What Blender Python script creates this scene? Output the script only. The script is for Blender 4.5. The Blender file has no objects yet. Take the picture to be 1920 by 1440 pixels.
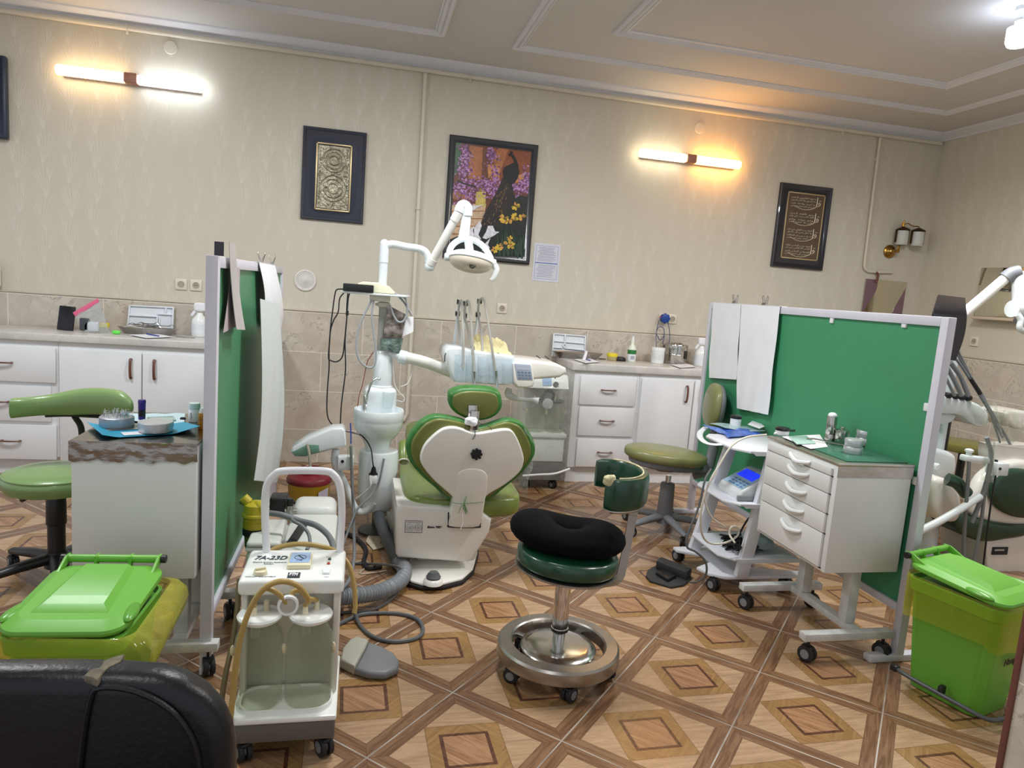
import bpy, bmesh, math, random
from mathutils import Vector, Matrix
from mathutils import noise as mnoise
random.seed(7)
SC = bpy.context.scene
COL = SC.collection
PI = math.pi
V = Vector

# ------------------------------------------------------------------ camera (solved from the tile grid and wall lines)
F_PX = 1301.2
CAM_H = 1.468
CR = V((0.9754202514851451, -0.20734842817117022, 0.07457856479982237))
CU = V((-0.044854815682538754, 0.14452678255907525, 0.9884837149054139))
CF = V((0.2157391445768285, 0.9675322415599735, -0.13167377506243008))
CC = V((0, 0, CAM_H))
cam = bpy.data.objects.new('camera', bpy.data.cameras.new('camera'))
COL.objects.link(cam)
cam.matrix_world = Matrix(((CR.x, CU.x, -CF.x, 0), (CR.y, CU.y, -CF.y, 0), (CR.z, CU.z, -CF.z, CAM_H), (0, 0, 0, 1)))
cam.data.sensor_width = 36
cam.data.sensor_fit = 'HORIZONTAL'
cam.data.lens = F_PX / 1920 * 36
cam.data.clip_start = 0.05
SC.camera = cam

def ray(px, py):
    return CR * ((px - 960) / F_PX) + CU * (-(py - 720) / F_PX) + CF
def PY(px, py, y):           # photo measurement -> world point on the plane Y = y
    d = ray(px, py); return CC + d * (y / d.y)
def PZ(px, py, z):           # ... on the horizontal plane Z = z
    d = ray(px, py); return CC + d * ((z - CAM_H) / d.z)
def PX(px, py, x):           # ... on the plane X = x
    d = ray(px, py); return CC + d * (x / d.x)
def ppm(y):                  # metres per photo pixel, roughly, at depth y
    return y / F_PX

# ------------------------------------------------------------------ materials
def lin(c):
    return c / 12.92 if c <= 0.04045 else ((c + 0.055) / 1.055) ** 2.4
def hexc(h):
    if not isinstance(h, str): return tuple(h)[:3]
    h = h.lstrip('#')
    return tuple(lin(int(h[i:i + 2], 16) / 255) for i in (0, 2, 4))
_M = {}
def new_mat(name):
    m = bpy.data.materials.new(name); m.use_nodes = True
    return m, m.node_tree, m.node_tree.nodes['Principled BSDF']
def M(name, col='#ffffff', rough=.5, metal=0., var=.06, vs=6., bump=0., bs=40., coat=0., sheen=0., emit=0., ecol=None, spec=.5, stretch=None):
    if name in _M: return _M[name]
    m, nt, b = new_mat(name); N, L = nt.nodes, nt.links
    c = hexc(col)
    b.inputs['Roughness'].default_value = rough
    b.inputs['Metallic'].default_value = metal
    b.inputs['Specular IOR Level'].default_value = spec
    b.inputs['Coat Weight'].default_value = coat
    b.inputs['Sheen Weight'].default_value = sheen
    tc = N.new('ShaderNodeTexCoord')
    co = tc.outputs['Object']
    if stretch:
        mp = N.new('ShaderNodeMapping'); mp.inputs['Scale'].default_value = stretch
        L.new(co, mp.inputs['Vector']); co = mp.outputs['Vector']
    nz = N.new('ShaderNodeTexNoise'); nz.inputs['Scale'].default_value = vs; nz.inputs['Detail'].default_value = 4
    L.new(co, nz.inputs['Vector'])
    rp = N.new('ShaderNodeValToRGB')
    rp.color_ramp.elements[0].position = .3; rp.color_ramp.elements[1].position = .7
    rp.color_ramp.elements[0].color = (*[max(0, x * (1 - var)) for x in c], 1)
    rp.color_ramp.elements[1].color = (*[min(1, x * (1 + var)) for x in c], 1)
    L.new(nz.outputs['Fac'], rp.inputs['Fac']); L.new(rp.outputs['Color'], b.inputs['Base Color'])
    if bump:
        n2 = N.new('ShaderNodeTexNoise'); n2.inputs['Scale'].default_value = bs; n2.inputs['Detail'].default_value = 3
        L.new(co, n2.inputs['Vector'])
        bp = N.new('ShaderNodeBump'); bp.inputs['Strength'].default_value = bump; bp.inputs['Distance'].default_value = .01
        L.new(n2.outputs['Fac'], bp.inputs['Height']); L.new(bp.outputs['Normal'], b.inputs['Normal'])
    if emit:
        b.inputs['Emission Color'].default_value = (*hexc(ecol or col), 1)
        b.inputs['Emission Strength'].default_value = emit
    _M[name] = m
    return m
def film(name, tint='#ffffff', body=.1, rough=.15, bodycol=None, bump=0., bs=25., edge=.5):
    """thin clear sheet or thin glass: transparent body, glossy skin, a little of its own colour"""
    if name in _M: return _M[name]
    m, nt, b = new_mat(name); N, L = nt.nodes, nt.links
    out = N['Material Output']
    tr = N.new('ShaderNodeBsdfTransparent'); tr.inputs['Color'].default_value = (*hexc(tint), 1)
    b.inputs['Base Color'].default_value = (*hexc(bodycol or tint), 1); b.inputs['Roughness'].default_value = rough
    lw = N.new('ShaderNodeLayerWeight'); lw.inputs['Blend'].default_value = .35
    mr = N.new('ShaderNodeMapRange'); mr.inputs['To Min'].default_value = body; mr.inputs['To Max'].default_value = min(1, body + edge)
    L.new(lw.outputs['Facing'], mr.inputs['Value'])
    fac = mr.outputs['Result']
    if bump:
        tc = N.new('ShaderNodeTexCoord'); nz = N.new('ShaderNodeTexNoise'); nz.inputs['Scale'].default_value = bs; nz.inputs['Detail'].default_value = 3
        nz.inputs['Distortion'].default_value = 1.
        L.new(tc.outputs['Object'], nz.inputs['Vector'])
        bp = N.new('ShaderNodeBump'); bp.inputs['Strength'].default_value = bump; bp.inputs['Distance'].default_value = .02
        L.new(nz.outputs['Fac'], bp.inputs['Height']); L.new(bp.outputs['Normal'], b.inputs['Normal']); L.new(bp.outputs['Normal'], lw.inputs['Normal'])
    mx = N.new('ShaderNodeMixShader')
    L.new(fac, mx.inputs[0]); L.new(tr.outputs[0], mx.inputs[1]); L.new(b.outputs[0], mx.inputs[2]); L.new(mx.outputs[0], out.inputs['Surface'])
    _M[name] = m
    return m

# ------------------------------------------------------------------ mesh helpers (all in world metres)
def B(): return bmesh.new()
def _merge(bm, t, mi=0):
    if mi:
        for f in t.faces: f.material_index = mi
    me = bpy.data.meshes.new('_t'); t.to_mesh(me); t.free(); bm.from_mesh(me); bpy.data.meshes.remove(me)
    return bm
def _bev(t, bev, seg):
    if bev > 0:
        bmesh.ops.bevel(t, geom=[e for e in t.edges], offset=bev, segments=seg, affect='EDGES', profile=.5, clamp_overlap=True)
def obox(bm, c, s, R=None, bev=0., seg=2, mi=0):
    t = bmesh.new(); bmesh.ops.create_cube(t, size=1)
    for v in t.verts: v.co = V((v.co.x * s[0], v.co.y * s[1], v.co.z * s[2]))
    _bev(t, bev, seg)
    m = Matrix.Translation(V(c)) @ (R.to_4x4() if R else Matrix())
    t.transform(m)
    return _merge(bm, t, mi)
def box(bm, x0, x1, y0, y1, z0, z1, bev=0., seg=2, mi=0):
    return obox(bm, ((x0 + x1) / 2, (y0 + y1) / 2, (z0 + z1) / 2), (abs(x1 - x0), abs(y1 - y0), abs(z1 - z0)), None, bev, seg, mi)
def RZ(a): return Matrix.Rotation(a, 3, 'Z')
def RX(a): return Matrix.Rotation(a, 3, 'X')
def RY(a): return Matrix.Rotation(a, 3, 'Y')
def _basis(d):
    d = V(d).normalized(); u = V((0, 0, 1)) if abs(d.z) < .95 else V((1, 0, 0))
    a = d.cross(u).normalized(); b = a.cross(d).normalized()
    return a, b
def loft(bm, rings, closed=True, cap=True, mi=0, loop=False):
    vs = [[bm.verts.new(p) for p in r] for r in rings]
    n = len(rings[0]); fs = []
    pairs = list(zip(vs[:-1], vs[1:])) + ([(vs[-1], vs[0])] if loop else [])
    for a, b in pairs:
        for i in range(n if closed else n - 1):
            j = (i + 1) % n
            fs.append(bm.faces.new((a[i], a[j], b[j], b[i])))
    if cap and closed and not loop:
        fs.append(bm.faces.new(vs[0][::-1])); fs.append(bm.faces.new(vs[-1]))
    for f in fs: f.material_index = mi
    return bm
def cyl(bm, p0, p1, r0, r1=None, n=24, cap=True, mi=0, bev=0.):
    r1 = r0 if r1 is None else r1
    p0, p1 = V(p0), V(p1); d = p1 - p0; a, b = _basis(d); L = d.length
    prof = [(0, r0), (1, r1)] if not bev else [(0, r0 - bev), (bev * .3 / L, r0 - bev * .3), (bev / L, r0), (1 - bev / L, r1), (1 - bev * .3 / L, r1 - bev * .3), (1, r1 - bev)]
    rings = [[p0 + d * t + (a * math.cos(2 * PI * i / n) + b * math.sin(2 * PI * i / n)) * r for i in range(n)] for t, r in prof]
    return loft(bm, rings, True, cap, mi)
def lathe(bm, prof, c=(0, 0, 0), ax=(0, 0, 1), n=32, cap=True, mi=0, sx=1., sy=1.):
    a, b = _basis(ax); ax = V(ax).normalized(); c = V(c)
    if abs(ax.z) > .95: a, b = V((1, 0, 0)), V((0, 1, 0)) * (1 if ax.z > 0 else -1)
    rings = [[c + ax * z + (a * math.cos(2 * PI * i / n) * sx + b * math.sin(2 * PI * i / n) * sy) * max(r, 1e-4) for i in range(n)] for r, z in prof]
    return loft(bm, rings, True, cap, mi)
def smooth_path(pts, k=8, closed=False):
    pts = [V(p) for p in pts]
    if len(pts) < 3: return pts
    out = []; n = len(pts)
    rng = range(n if closed else n - 1)
    for i in rng:
        p1, p2 = pts[i], pts[(i + 1) % n]
        p0 = pts[i - 1] if (i > 0 or closed) else p1 * 2 - p2
        p3 = pts[(i + 2) % n] if (i + 2 < n or closed) else p2 * 2 - p1
        for j in range(k):
            t = j / k
            out.append(.5 * ((2 * p1) + (p2 - p0) * t + (2 * p0 - 5 * p1 + 4 * p2 - p3) * t * t + (3 * p1 - p0 - 3 * p2 + p3) * t ** 3))
    if not closed: out.append(pts[-1])
    return out
def tube(bm, pts, r, n=8, k=8, closed=False, mi=0, smooth=True, flat=1.):
    P = smooth_path(pts, k, closed) if smooth else [V(p) for p in pts]
    m = len(P); rings = []; pa = None
    for i in range(m):
        if closed: d = P[(i + 1) % m] - P[i - 1]
        else: d = P[min(i + 1, m - 1)] - P[max(i - 1, 0)]
        if d.length < 1e-7: d = V((0, 0, 1))
        d.normalize()
        if pa is None: a, _ = _basis(d)
        else:
            a = pa - d * pa.dot(d)
            a = a.normalized() if a.length > 1e-5 else _basis(d)[0]
        pa = a; b = d.cross(a)
        rr = r(i / (m - 1)) if callable(r) else r
        rings.append([P[i] + (a * math.cos(2 * PI * j / n) + b * math.sin(2 * PI * j / n) * flat) * rr for j in range(n)])
    return loft(bm, rings, True, True, mi, loop=closed)
def bar(bm, p0, p1, w, h, bev=0., mi=0, up=(0, 0, 1)):
    """rectangular bar from p0 to p1, w across, h along up"""
    p0, p1 = V(p0), V(p1); d = (p1 - p0); L = d.length; d.normalize()
    u = V(up); u = u - d * u.dot(d); u.normalize(); s = d.cross(u)
    R = Matrix((d, s, u)).transposed()
    return obox(bm, (p0 + p1) / 2, (L, w, h), R, bev, 2, mi)
def prism(bm, pts, o, u, v, depth, bev=0., seg=2, mi=0):
    """polygon pts (2-D, in metres along u, v from o) thickened by depth along u x v"""
    o, u, v = V(o), V(u).normalized(), V(v).normalized(); w = u.cross(v)
    t = bmesh.new()
    lo = [t.verts.new(o + u * a + v * b) for a, b in pts]; hi = [t.verts.new(o + u * a + v * b + w * depth) for a, b in pts]
    n = len(pts)
    t.faces.new(lo[::-1]); t.faces.new(hi)
    for i in range(n): t.faces.new((lo[i], lo[(i + 1) % n], hi[(i + 1) % n], hi[i]))
    bmesh.ops.recalc_face_normals(t, faces=t.faces)
    if bev:
        caps = set()
        for f in t.faces:
            if len(f.verts) == n and n > 4: caps.update(f.edges)
        es = list(caps) if n > 4 else list(t.edges)
        bmesh.ops.bevel(t, geom=es, offset=bev, segments=seg, affect='EDGES', profile=.5, clamp_overlap=True)
    return _merge(bm, t, mi)
def pts_prism(bm, front, off, bev=0., seg=2, mi=0):
    """front = ordered 3-D outline, thickened by the vector off"""
    t = bmesh.new(); off = V(off)
    lo = [t.verts.new(V(p)) for p in front]; hi = [t.verts.new(V(p) + off) for p in front]; n = len(front)
    t.faces.new(lo); t.faces.new(hi[::-1])
    for i in range(n): t.faces.new((lo[i], hi[i], hi[(i + 1) % n], lo[(i + 1) % n]))
    bmesh.ops.recalc_face_normals(t, faces=t.faces)
    if bev:
        caps = set()
        for f in t.faces:
            if len(f.verts) == n and n > 4: caps.update(f.edges)
        bmesh.ops.bevel(t, geom=list(caps) if n > 4 else list(t.edges), offset=bev, segments=seg, affect='EDGES', profile=.5, clamp_overlap=True)
    return _merge(bm, t, mi)
def sq(bm, c, s, e1=.5, e2=.5, R=None, nu=32, nv=16, mi=0, warp=None):
    """superellipsoid with half sizes s; e1 shapes the profile, e2 the outline"""
    f = lambda w, e: math.copysign(abs(w) ** e, w)
    rings = []
    for j in range(1, nv):
        ph = -PI / 2 + PI * j / nv
        rings.append([V((s[0] * f(math.cos(ph), e1) * f(math.cos(2 * PI * i / nu), e2), s[1] * f(math.cos(ph), e1) * f(math.sin(2 * PI * i / nu), e2), s[2] * f(math.sin(ph), e1))) for i in range(nu)])
    m = R or Matrix.Identity(3); c = V(c)
    if warp: rings = [[warp(p) for p in r] for r in rings]
    return loft(bm, [[m @ p + c for p in r] for r in rings], True, True, mi)
def sheet(bm, fn, nu=12, nv=12, th=.0, mi=0):
    """fn(u, v) -> point; th > 0 gives the sheet two sides"""
    t = bmesh.new()
    g = [[t.verts.new(V(fn(i / nu, j / nv))) for j in range(nv + 1)] for i in range(nu + 1)]
    for i in range(nu):
        for j in range(nv): t.faces.new((g[i][j], g[i + 1][j], g[i + 1][j + 1], g[i][j + 1]))
    if th: t.normal_update(); bmesh.ops.solidify(t, geom=t.faces[:], thickness=th)
    return _merge(bm, t, mi)
def torus(bm, c, R, r, ax=(0, 0, 1), n=40, m=12, mi=0):
    a, b = _basis(ax); ax = V(ax).normalized(); c = V(c)
    rings = []
    for i in range(n):
        t = 2 * PI * i / n; d = a * math.cos(t) + b * math.sin(t)
        rings.append([c + d * (R + r * math.cos(2 * PI * j / m)) + ax * (r * math.sin(2 * PI * j / m)) for j in range(m)])
    return loft(bm, rings, True, False, mi, loop=True)
def text(bm, s, o, u, v, h, depth=.0006, mi=0, shear=0., align='LEFT', width=None, bold=0.):
    """lettering of cap height h on the plane (o, u, v)"""
    cu = bpy.data.curves.new('_txt', 'FONT'); cu.body = s; cu.size = 1; cu.extrude = .001; cu.shear = shear; cu.align_x = align; cu.offset = bold
    ob = bpy.data.objects.new('_txt', cu); COL.objects.link(ob)
    bpy.context.view_layer.update()
    me = bpy.data.meshes.new_from_object(ob.evaluated_get(bpy.context.evaluated_depsgraph_get()))
    bpy.data.objects.remove(ob); bpy.data.curves.remove(cu)
    u, v = V(u).normalized(), V(v).normalized(); w = u.cross(v); k = h / .7; o = V(o)
    kx = k
    if width and len(me.vertices):
        xs = [q.co.x for q in me.vertices]; kx = width / max(1e-6, max(xs) - min(xs))
    t = bmesh.new(); t.from_mesh(me); bpy.data.meshes.remove(me)
    for q in t.verts: q.co = o + u * (q.co.x * kx) + v * (q.co.y * k) + w * (depth if q.co.z > 0 else 0)
    return _merge(bm, t, mi)

WM = {}
def _label(o, label, cat, group, kind):
    if label: o['label'] = label
    if cat: o['category'] = cat
    if group: o['group'] = group
    if kind: o['kind'] = kind
def thing(name, label, cat, loc=(0, 0, 0), rz=0., group=None):
    o = bpy.data.objects.new(name, None); COL.objects.link(o); o.empty_display_size = .05
    o.location = loc; o.rotation_euler = (0, 0, rz)
    WM[o] = Matrix.Translation(V(loc)) @ Matrix.Rotation(rz, 4, 'Z')
    _label(o, label, cat, group, None)
    return o
def obj(name, bm, mats, parent=None, label=None, cat=None, group=None, kind=None, ang=40, local=False):
    """link bm as ONE mesh object; its coordinates are world ones unless local"""
    bmesh.ops.recalc_face_normals(bm, faces=bm.faces)
    if parent is not None:
        w = WM[parent]
        if not local: bm.transform(w.inverted())
        WMo = w; loc = None
    else:
        if bm.verts and kind != 'structure':
            xs = [v.co for v in bm.verts]
            loc = V(((min(p.x for p in xs) + max(p.x for p in xs)) / 2, (min(p.y for p in xs) + max(p.y for p in xs)) / 2, min(p.z for p in xs)))
        else: loc = V((0, 0, 0))
        bm.transform(Matrix.Translation(-loc)); WMo = Matrix.Translation(loc)
    me = bpy.data.meshes.new(name); bm.to_mesh(me); bm.free()
    for m in (mats if isinstance(mats, (list, tuple)) else [mats]): me.materials.append(m)
    if ang:
        me.polygons.foreach_set('use_smooth', [True] * len(me.polygons)); me.set_sharp_from_angle(angle=math.radians(ang))
    o = bpy.data.objects.new(name, me); COL.objects.link(o)
    if parent is not None: o.parent = parent
    else: o.location = loc
    WM[o] = WMo
    _label(o, label, cat, group, kind)
    return o
def dup(o, loc, label=None, rz=None, parent=None):
    c = o.copy(); COL.objects.link(c)
    if parent is None:
        c.location = loc
        if rz is not None: c.rotation_euler = (0, 0, rz)
        if label: c['label'] = label
    else: c.parent = parent
    for ch in [x for x in bpy.data.objects if x.parent == o]: dup(ch, None, parent=c)
    return c
# ------------------------------------------------------------------ the room
YW, XR, HC = 5.63, 5.104, 3.17      # back wall, right wall, ceiling height
class G:
    """short hand for shader maths"""
    def __init__(s, name):
        s.mat, s.nt, s.b = new_mat(name); s.N, s.L = s.nt.nodes, s.nt.links
        s.tc = s.N.new('ShaderNodeTexCoord').outputs['Object']
    def _in(s, sock, v):
        if v is None: return
        if hasattr(v, 'is_output'): s.L.new(v, sock)
        elif isinstance(v, tuple) and len(v) == 3 and sock.type == 'RGBA': sock.default_value = (*v, 1)
        else: sock.default_value = v
    def m(s, op, a, b=None, c=None, clamp=False):
        n = s.N.new('ShaderNodeMath'); n.operation = op; n.use_clamp = clamp
        for i, v in enumerate((a, b, c)): s._in(n.inputs[i], v)
        return n.outputs[0]
    def mix(s, f, a, b, blend='MIX'):
        n = s.N.new('ShaderNodeMix'); n.data_type = 'RGBA'; n.blend_type = blend
        s._in(n.inputs[0], f); s._in(n.inputs[6], a); s._in(n.inputs[7], b)
        return n.outputs[2]
    def map(s, v, loc=(0, 0, 0), rot=(0, 0, 0), sc=(1, 1, 1), t='POINT'):
        n = s.N.new('ShaderNodeMapping'); n.vector_type = t
        n.inputs['Location'].default_value = loc; n.inputs['Rotation'].default_value = rot; n.inputs['Scale'].default_value = sc
        s.L.new(v, n.inputs['Vector']); return n.outputs[0]
    def noise(s, v, sc, det=3, dist=0., rough=.5):
        n = s.N.new('ShaderNodeTexNoise'); n.inputs['Scale'].default_value = sc; n.inputs['Detail'].default_value = det
        n.inputs['Distortion'].default_value = dist; n.inputs['Roughness'].default_value = rough
        s.L.new(v, n.inputs['Vector']); return n.outputs['Fac']
    def xyz(s, v):
        n = s.N.new('ShaderNodeSeparateXYZ'); s.L.new(v, n.inputs[0]); return n.outputs
    def comb(s, x, y, z=0.):
        n = s.N.new('ShaderNodeCombineXYZ')
        for i, q in enumerate((x, y, z)): s._in(n.inputs[i], q)
        return n.outputs[0]
    def ss(s, v, lo, hi):
        n = s.N.new('ShaderNodeMapRange'); n.interpolation_type = 'SMOOTHSTEP'; n.clamp = True
        s._in(n.inputs['Value'], v); n.inputs['From Min'].default_value = lo; n.inputs['From Max'].default_value = hi
        return n.outputs['Result']
    def bump(s, h, st=.3, dist=.01):
        n = s.N.new('ShaderNodeBump'); n.inputs['Strength'].default_value = st; n.inputs['Distance'].default_value = dist
        s.L.new(h, n.inputs['Height']); s.L.new(n.outputs[0], s.b.inputs['Normal'])
    def base(s, c): s._in(s.b.inputs['Base Color'], c)
    def rough(s, r): s._in(s.b.inputs['Roughness'], r)

def floor_material():
    g = G('parquet_tile')
    t = g.map(g.tc, (.6967, 2.6677, 0), (0, 0, math.radians(-43.49)), (.45, .45, 1), 'TEXTURE')
    x, y, _ = g.xyz(t)
    fx, fy = g.m('FRACT', x), g.m('FRACT', y)
    a = g.m('ABSOLUTE', g.m('SUBTRACT', fx, .5)); b = g.m('ABSOLUTE', g.m('SUBTRACT', fy, .5))
    mx = g.m('MAXIMUM', a, b); d = g.m('ADD', a, b)
    cell = g.m('ADD', g.m('FLOOR', x), g.m('MULTIPLY', g.m('FLOOR', y), 7.3))
    # grain: stretched one way or the other, by region
    ga = g.noise(g.comb(g.m('MULTIPLY', x, 3.), g.m('MULTIPLY', y, 42.), cell), 1, 4, .6)
    gb = g.noise(g.comb(g.m('MULTIPLY', x, 42.), g.m('MULTIPLY', y, 3.), cell), 1, 4, .6)
    diag1 = g.m('ADD', x, y); diag2 = g.m('SUBTRACT', x, y)
    gc = g.noise(g.comb(g.m('MULTIPLY', diag1, 2.), g.m('MULTIPLY', diag2, 30.), cell), 1, 4, .8)
    agtb = g.m('GREATER_THAN', a, b)
    gborder = g.m('ADD', g.m('MULTIPLY', agtb, gb), g.m('MULTIPLY', g.m('SUBTRACT', 1., agtb), ga))
    def wood(gr, c0, c1):
        return g.mix(g.ss(gr, .32, .68), hexc(c0), hexc(c1))
    cb = wood(gborder, '#694a34', '#8a684b')
    cl = wood(gc, '#a28265', '#ba9a78')
    ct = wood(gborder, '#8c6a41', '#a07b4e')
    cd = wood(gborder, '#4d2e20', '#62402f')
    ci = wood(ga, '#8d6647', '#b08662')
    col = g.mix(g.m('GREATER_THAN', mx, .395), cl, cb)
    col = g.mix(g.m('LESS_THAN', d, .395), col, ct)
    col = g.mix(g.m('LESS_THAN', d, .262), col, cd)
    col = g.mix(g.m('LESS_THAN', d, .222), col, ci)
    # thin drawn lines
    def line(v, at, w): return g.m('LESS_THAN', g.m('ABSOLUTE', g.m('SUBTRACT', v, at)), w)
    ln = g.m('MAXIMUM', line(mx, .395, .0035), g.m('MULTIPLY', line(d, .395, .004), g.m('LESS_THAN', mx, .395)))
    diagline = g.m('MULTIPLY', g.m('LESS_THAN', g.m('ABSOLUTE', g.m('SUBTRACT', a, b)), .003), g.m('GREATER_THAN', mx, .395))
    ln = g.m('MAXIMUM', ln, diagline)
    col = g.mix(g.m('MULTIPLY', ln, .65), col, hexc('#4f331f'))
    grout = g.m('GREATER_THAN', mx, .4945)
    dirt = g.noise(g.tc, 3., 4)
    gcol = g.mix(g.ss(dirt, .35, .65), hexc('#84786c'), hexc('#c2bab0'))
    col = g.mix(grout, col, gcol)
    g.base(g.mix(g.m('MULTIPLY', g.ss(g.noise(g.tc, 1.7, 4), .35, .75), .12), col, hexc('#5f4936')))
    g.rough(g.m('ADD', g.m('MULTIPLY', gborder, .15), .2)); g.b.inputs['Specular IOR Level'].default_value = .45
    g.bump(g.m('SUBTRACT', g.m('MULTIPLY', gborder, .12), grout), .15, .003)
    return g.mat

def wall_paper(name, ax):
    g = G(name)
    x, y, z = g.xyz(g.tc)
    u = x if ax == 'x' else y
    CW, CH = .165, .235
    uc = g.m('DIVIDE', u, CW)
    col = g.m('FLOOR', uc)
    zz = g.m('ADD', g.m('DIVIDE', z, CH), g.m('FRACT', g.m('MULTIPLY', col, .5)))
    fy = g.m('FRACT', zz)
    def spray(fx, fy):
        # a tuft: strokes that start together at the foot and curve outward as they climb
        reach = g.m('ADD', g.m('MULTIPLY', g.m('POWER', fy, 1.35), .62), .045)
        k = g.m('DIVIDE', fx, reach)
        st = g.m('ABSOLUTE', g.m('SUBTRACT', g.m('FRACT', g.m('ADD', g.m('MULTIPLY', k, 3.2), .5)), .5))
        w = g.m('DIVIDE', .06, g.m('ADD', reach, .04))
        on = g.m('SUBTRACT', 1., g.m('MULTIPLY', g.m('DIVIDE', st, w), 1., None, True))
        tip = g.m('SUBTRACT', .98, g.m('MULTIPLY', g.m('ABSOLUTE', k), .30))
        return g.m('MULTIPLY', on, g.m('MULTIPLY', g.m('LESS_THAN', g.m('ABSOLUTE', k), 1.12), g.m('LESS_THAN', fy, tip)))
    cu = g.m('SUBTRACT', g.m('FRACT', uc), .5)
    wob = g.m('MULTIPLY', g.m('SINE', g.m('MULTIPLY', zz, 4.4)), .06)
    leaf = spray(g.m('ADD', cu, wob), fy)
    fy2 = g.m('FRACT', g.m('ADD', zz, .5))
    sgn = g.m('SUBTRACT', g.m('MULTIPLY', g.m('GREATER_THAN', g.m('FRACT', g.m('MULTIPLY', g.m('FLOOR', g.m('ADD', zz, .5)), .5)), .25), .36), .18)
    leaf = g.m('MAXIMUM', leaf, g.m('MULTIPLY', spray(g.m('SUBTRACT', g.m('MULTIPLY', g.m('SUBTRACT', cu, sgn), 1.5), g.m('MULTIPLY', fy2, g.m('MULTIPLY', sgn, .9))), fy2), .8))
    leaf = g.m('MULTIPLY', leaf, g.ss(g.noise(g.tc, 1.1, 2), .30, .6))
    vo = g.N.new('ShaderNodeTexVoronoi'); vo.inputs['Scale'].default_value = 75
    g.L.new(g.tc, vo.inputs['Vector'])
    dots = g.m('MULTIPLY', g.m('LESS_THAN', vo.outputs['Distance'], .2), g.m('MULTIPLY', g.ss(fy, .55, .75), g.ss(g.noise(g.tc, 13., 2), .52, .6)))
    pat = g.m('MAXIMUM', leaf, dots)
    fine = g.noise(g.map(g.tc, sc=(1, 1, .25)), 140., 2)
    c = g.mix(g.m('MULTIPLY', g.ss(g.noise(g.tc, .9, 4), .3, .7), .5), hexc('#cec8b9'), hexc('#cac1ae'))
    g.base(g.mix(g.m('MULTIPLY', pat, .45), c, hexc('#f4efe6')))
    g.rough(g.m('SUBTRACT', .62, g.m('MULTIPLY', pat, .22)))
    g.b.inputs['Specular IOR Level'].default_value = .4
    g.bump(g.m('ADD', pat, g.m('MULTIPLY', fine, .22)), .3, .004)
    return g.mat

def marble(name, ax, tile=True, c0='#b9b0a3', c1='#cec6b9', cw='#c4ab94', wf=.35, vf=.75):
    g = G(name)
    x, y, z = g.xyz(g.tc)
    u = x if ax == 'x' else y
    w = g.comb(u, z, g.m('MULTIPLY', y, 1. if ax == 'x' else 0.))
    br = None
    row = g.m('FLOOR', g.m('DIVIDE', g.m('SUBTRACT', z, .263), .3085))
    par = g.m('FRACT', g.m('MULTIPLY', g.m('ADD', row, 20.), .5))
    fu = g.m('FRACT', g.m('ADD', g.m('DIVIDE', g.m('SUBTRACT', u, .013), .62), par))
    tid = g.m('ADD', g.m('FLOOR', g.m('ADD', g.m('DIVIDE', g.m('SUBTRACT', u, .013), .62), par)), g.m('MULTIPLY', row, 5.7))
    fz = g.m('FRACT', g.m('DIVIDE', g.m('SUBTRACT', z, .263), .3085))
    p3 = g.comb(u, z, g.m('MULTIPLY', tid, 1.37)) if tile else g.tc
    n1 = g.noise(p3, 4.5, 8, 1.2, .62)
    n2 = g.noise(p3, 3.2, 8, 1.6, .66)
    vein = g.m('SUBTRACT', 1., g.ss(g.m('ABSOLUTE', g.m('SUBTRACT', n2, .5)), .0, .018))
    vein = g.m('MULTIPLY', vein, g.ss(n1, .46, .6))
    c = g.mix(g.ss(n1, .32, .7), hexc(c0), hexc(c1))
    warm = g.ss(g.noise(p3, 1.6, 4, .6), .5, .72)
    c = g.mix(g.m('MULTIPLY', warm, wf), c, hexc(cw))
    c = g.mix(g.m('MULTIPLY', vein, vf), c, hexc('#85776a'))
    if tile:
        gr = g.m('MAXIMUM', g.m('LESS_THAN', fz, .012), g.m('LESS_THAN', fu, .006))
        c = g.mix(gr, c, hexc('#eee6da'))
    g.base(c); g.rough(.28)
    return g.mat

m_floor = floor_material()
m_wall_x, m_wall_y = wall_paper('embossed_wallpaper', 'x'), wall_paper('embossed_wallpaper_side', 'y')
m_marble_x, m_marble_y = marble('marble_tile', 'x'), marble('marble_tile_side', 'y')
m_plaster = M('ceiling_plaster', '#d0cecc', .8, var=.03, vs=1.5, bump=.05, bs=60)
m_cornice = M('cornice_paint', '#dcdde2', .6, var=.02)

obj('floor', box(B(), -4.6, 5.3, -1.6, 5.75, -.1, 0), m_floor, kind='structure', ang=0)
obj('wall_back', box(B(), -4.6, XR + .12, YW, YW + .12, 0, HC + .1), m_wall_x, kind='structure', ang=0)
obj('wall_right', box(B(), XR, XR + .12, 1.2, YW, 0, HC + .1), m_wall_y, kind='structure', ang=0)
obj('ceiling', box(B(), -4.6, XR + .12, -.6, YW + .12, HC, HC + .1), m_plaster, kind='structure', ang=0)
# marble dado with its ledge
bm = B(); box(bm, -4.6, XR, YW - .014, YW, 0, 1.2); obj('trim_1', bm, m_marble_x, kind='structure', ang=0)
bm = B(); box(bm, XR - .014, XR, 1.2, YW - .014, 0, 1.2); obj('trim_2', bm, m_marble_y, kind='structure', ang=0)
m_ledge = M('dado_ledge', '#c9bfae', .5)
obj('trim_3', box(B(), -4.6, XR, YW - .024, YW, 1.2, 1.212, .003), m_ledge, kind='structure')
obj('trim_4', box(B(), XR - .024, XR, 1.2, YW - .024, 1.2, 1.212, .003), m_ledge, kind='structure')
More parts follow.
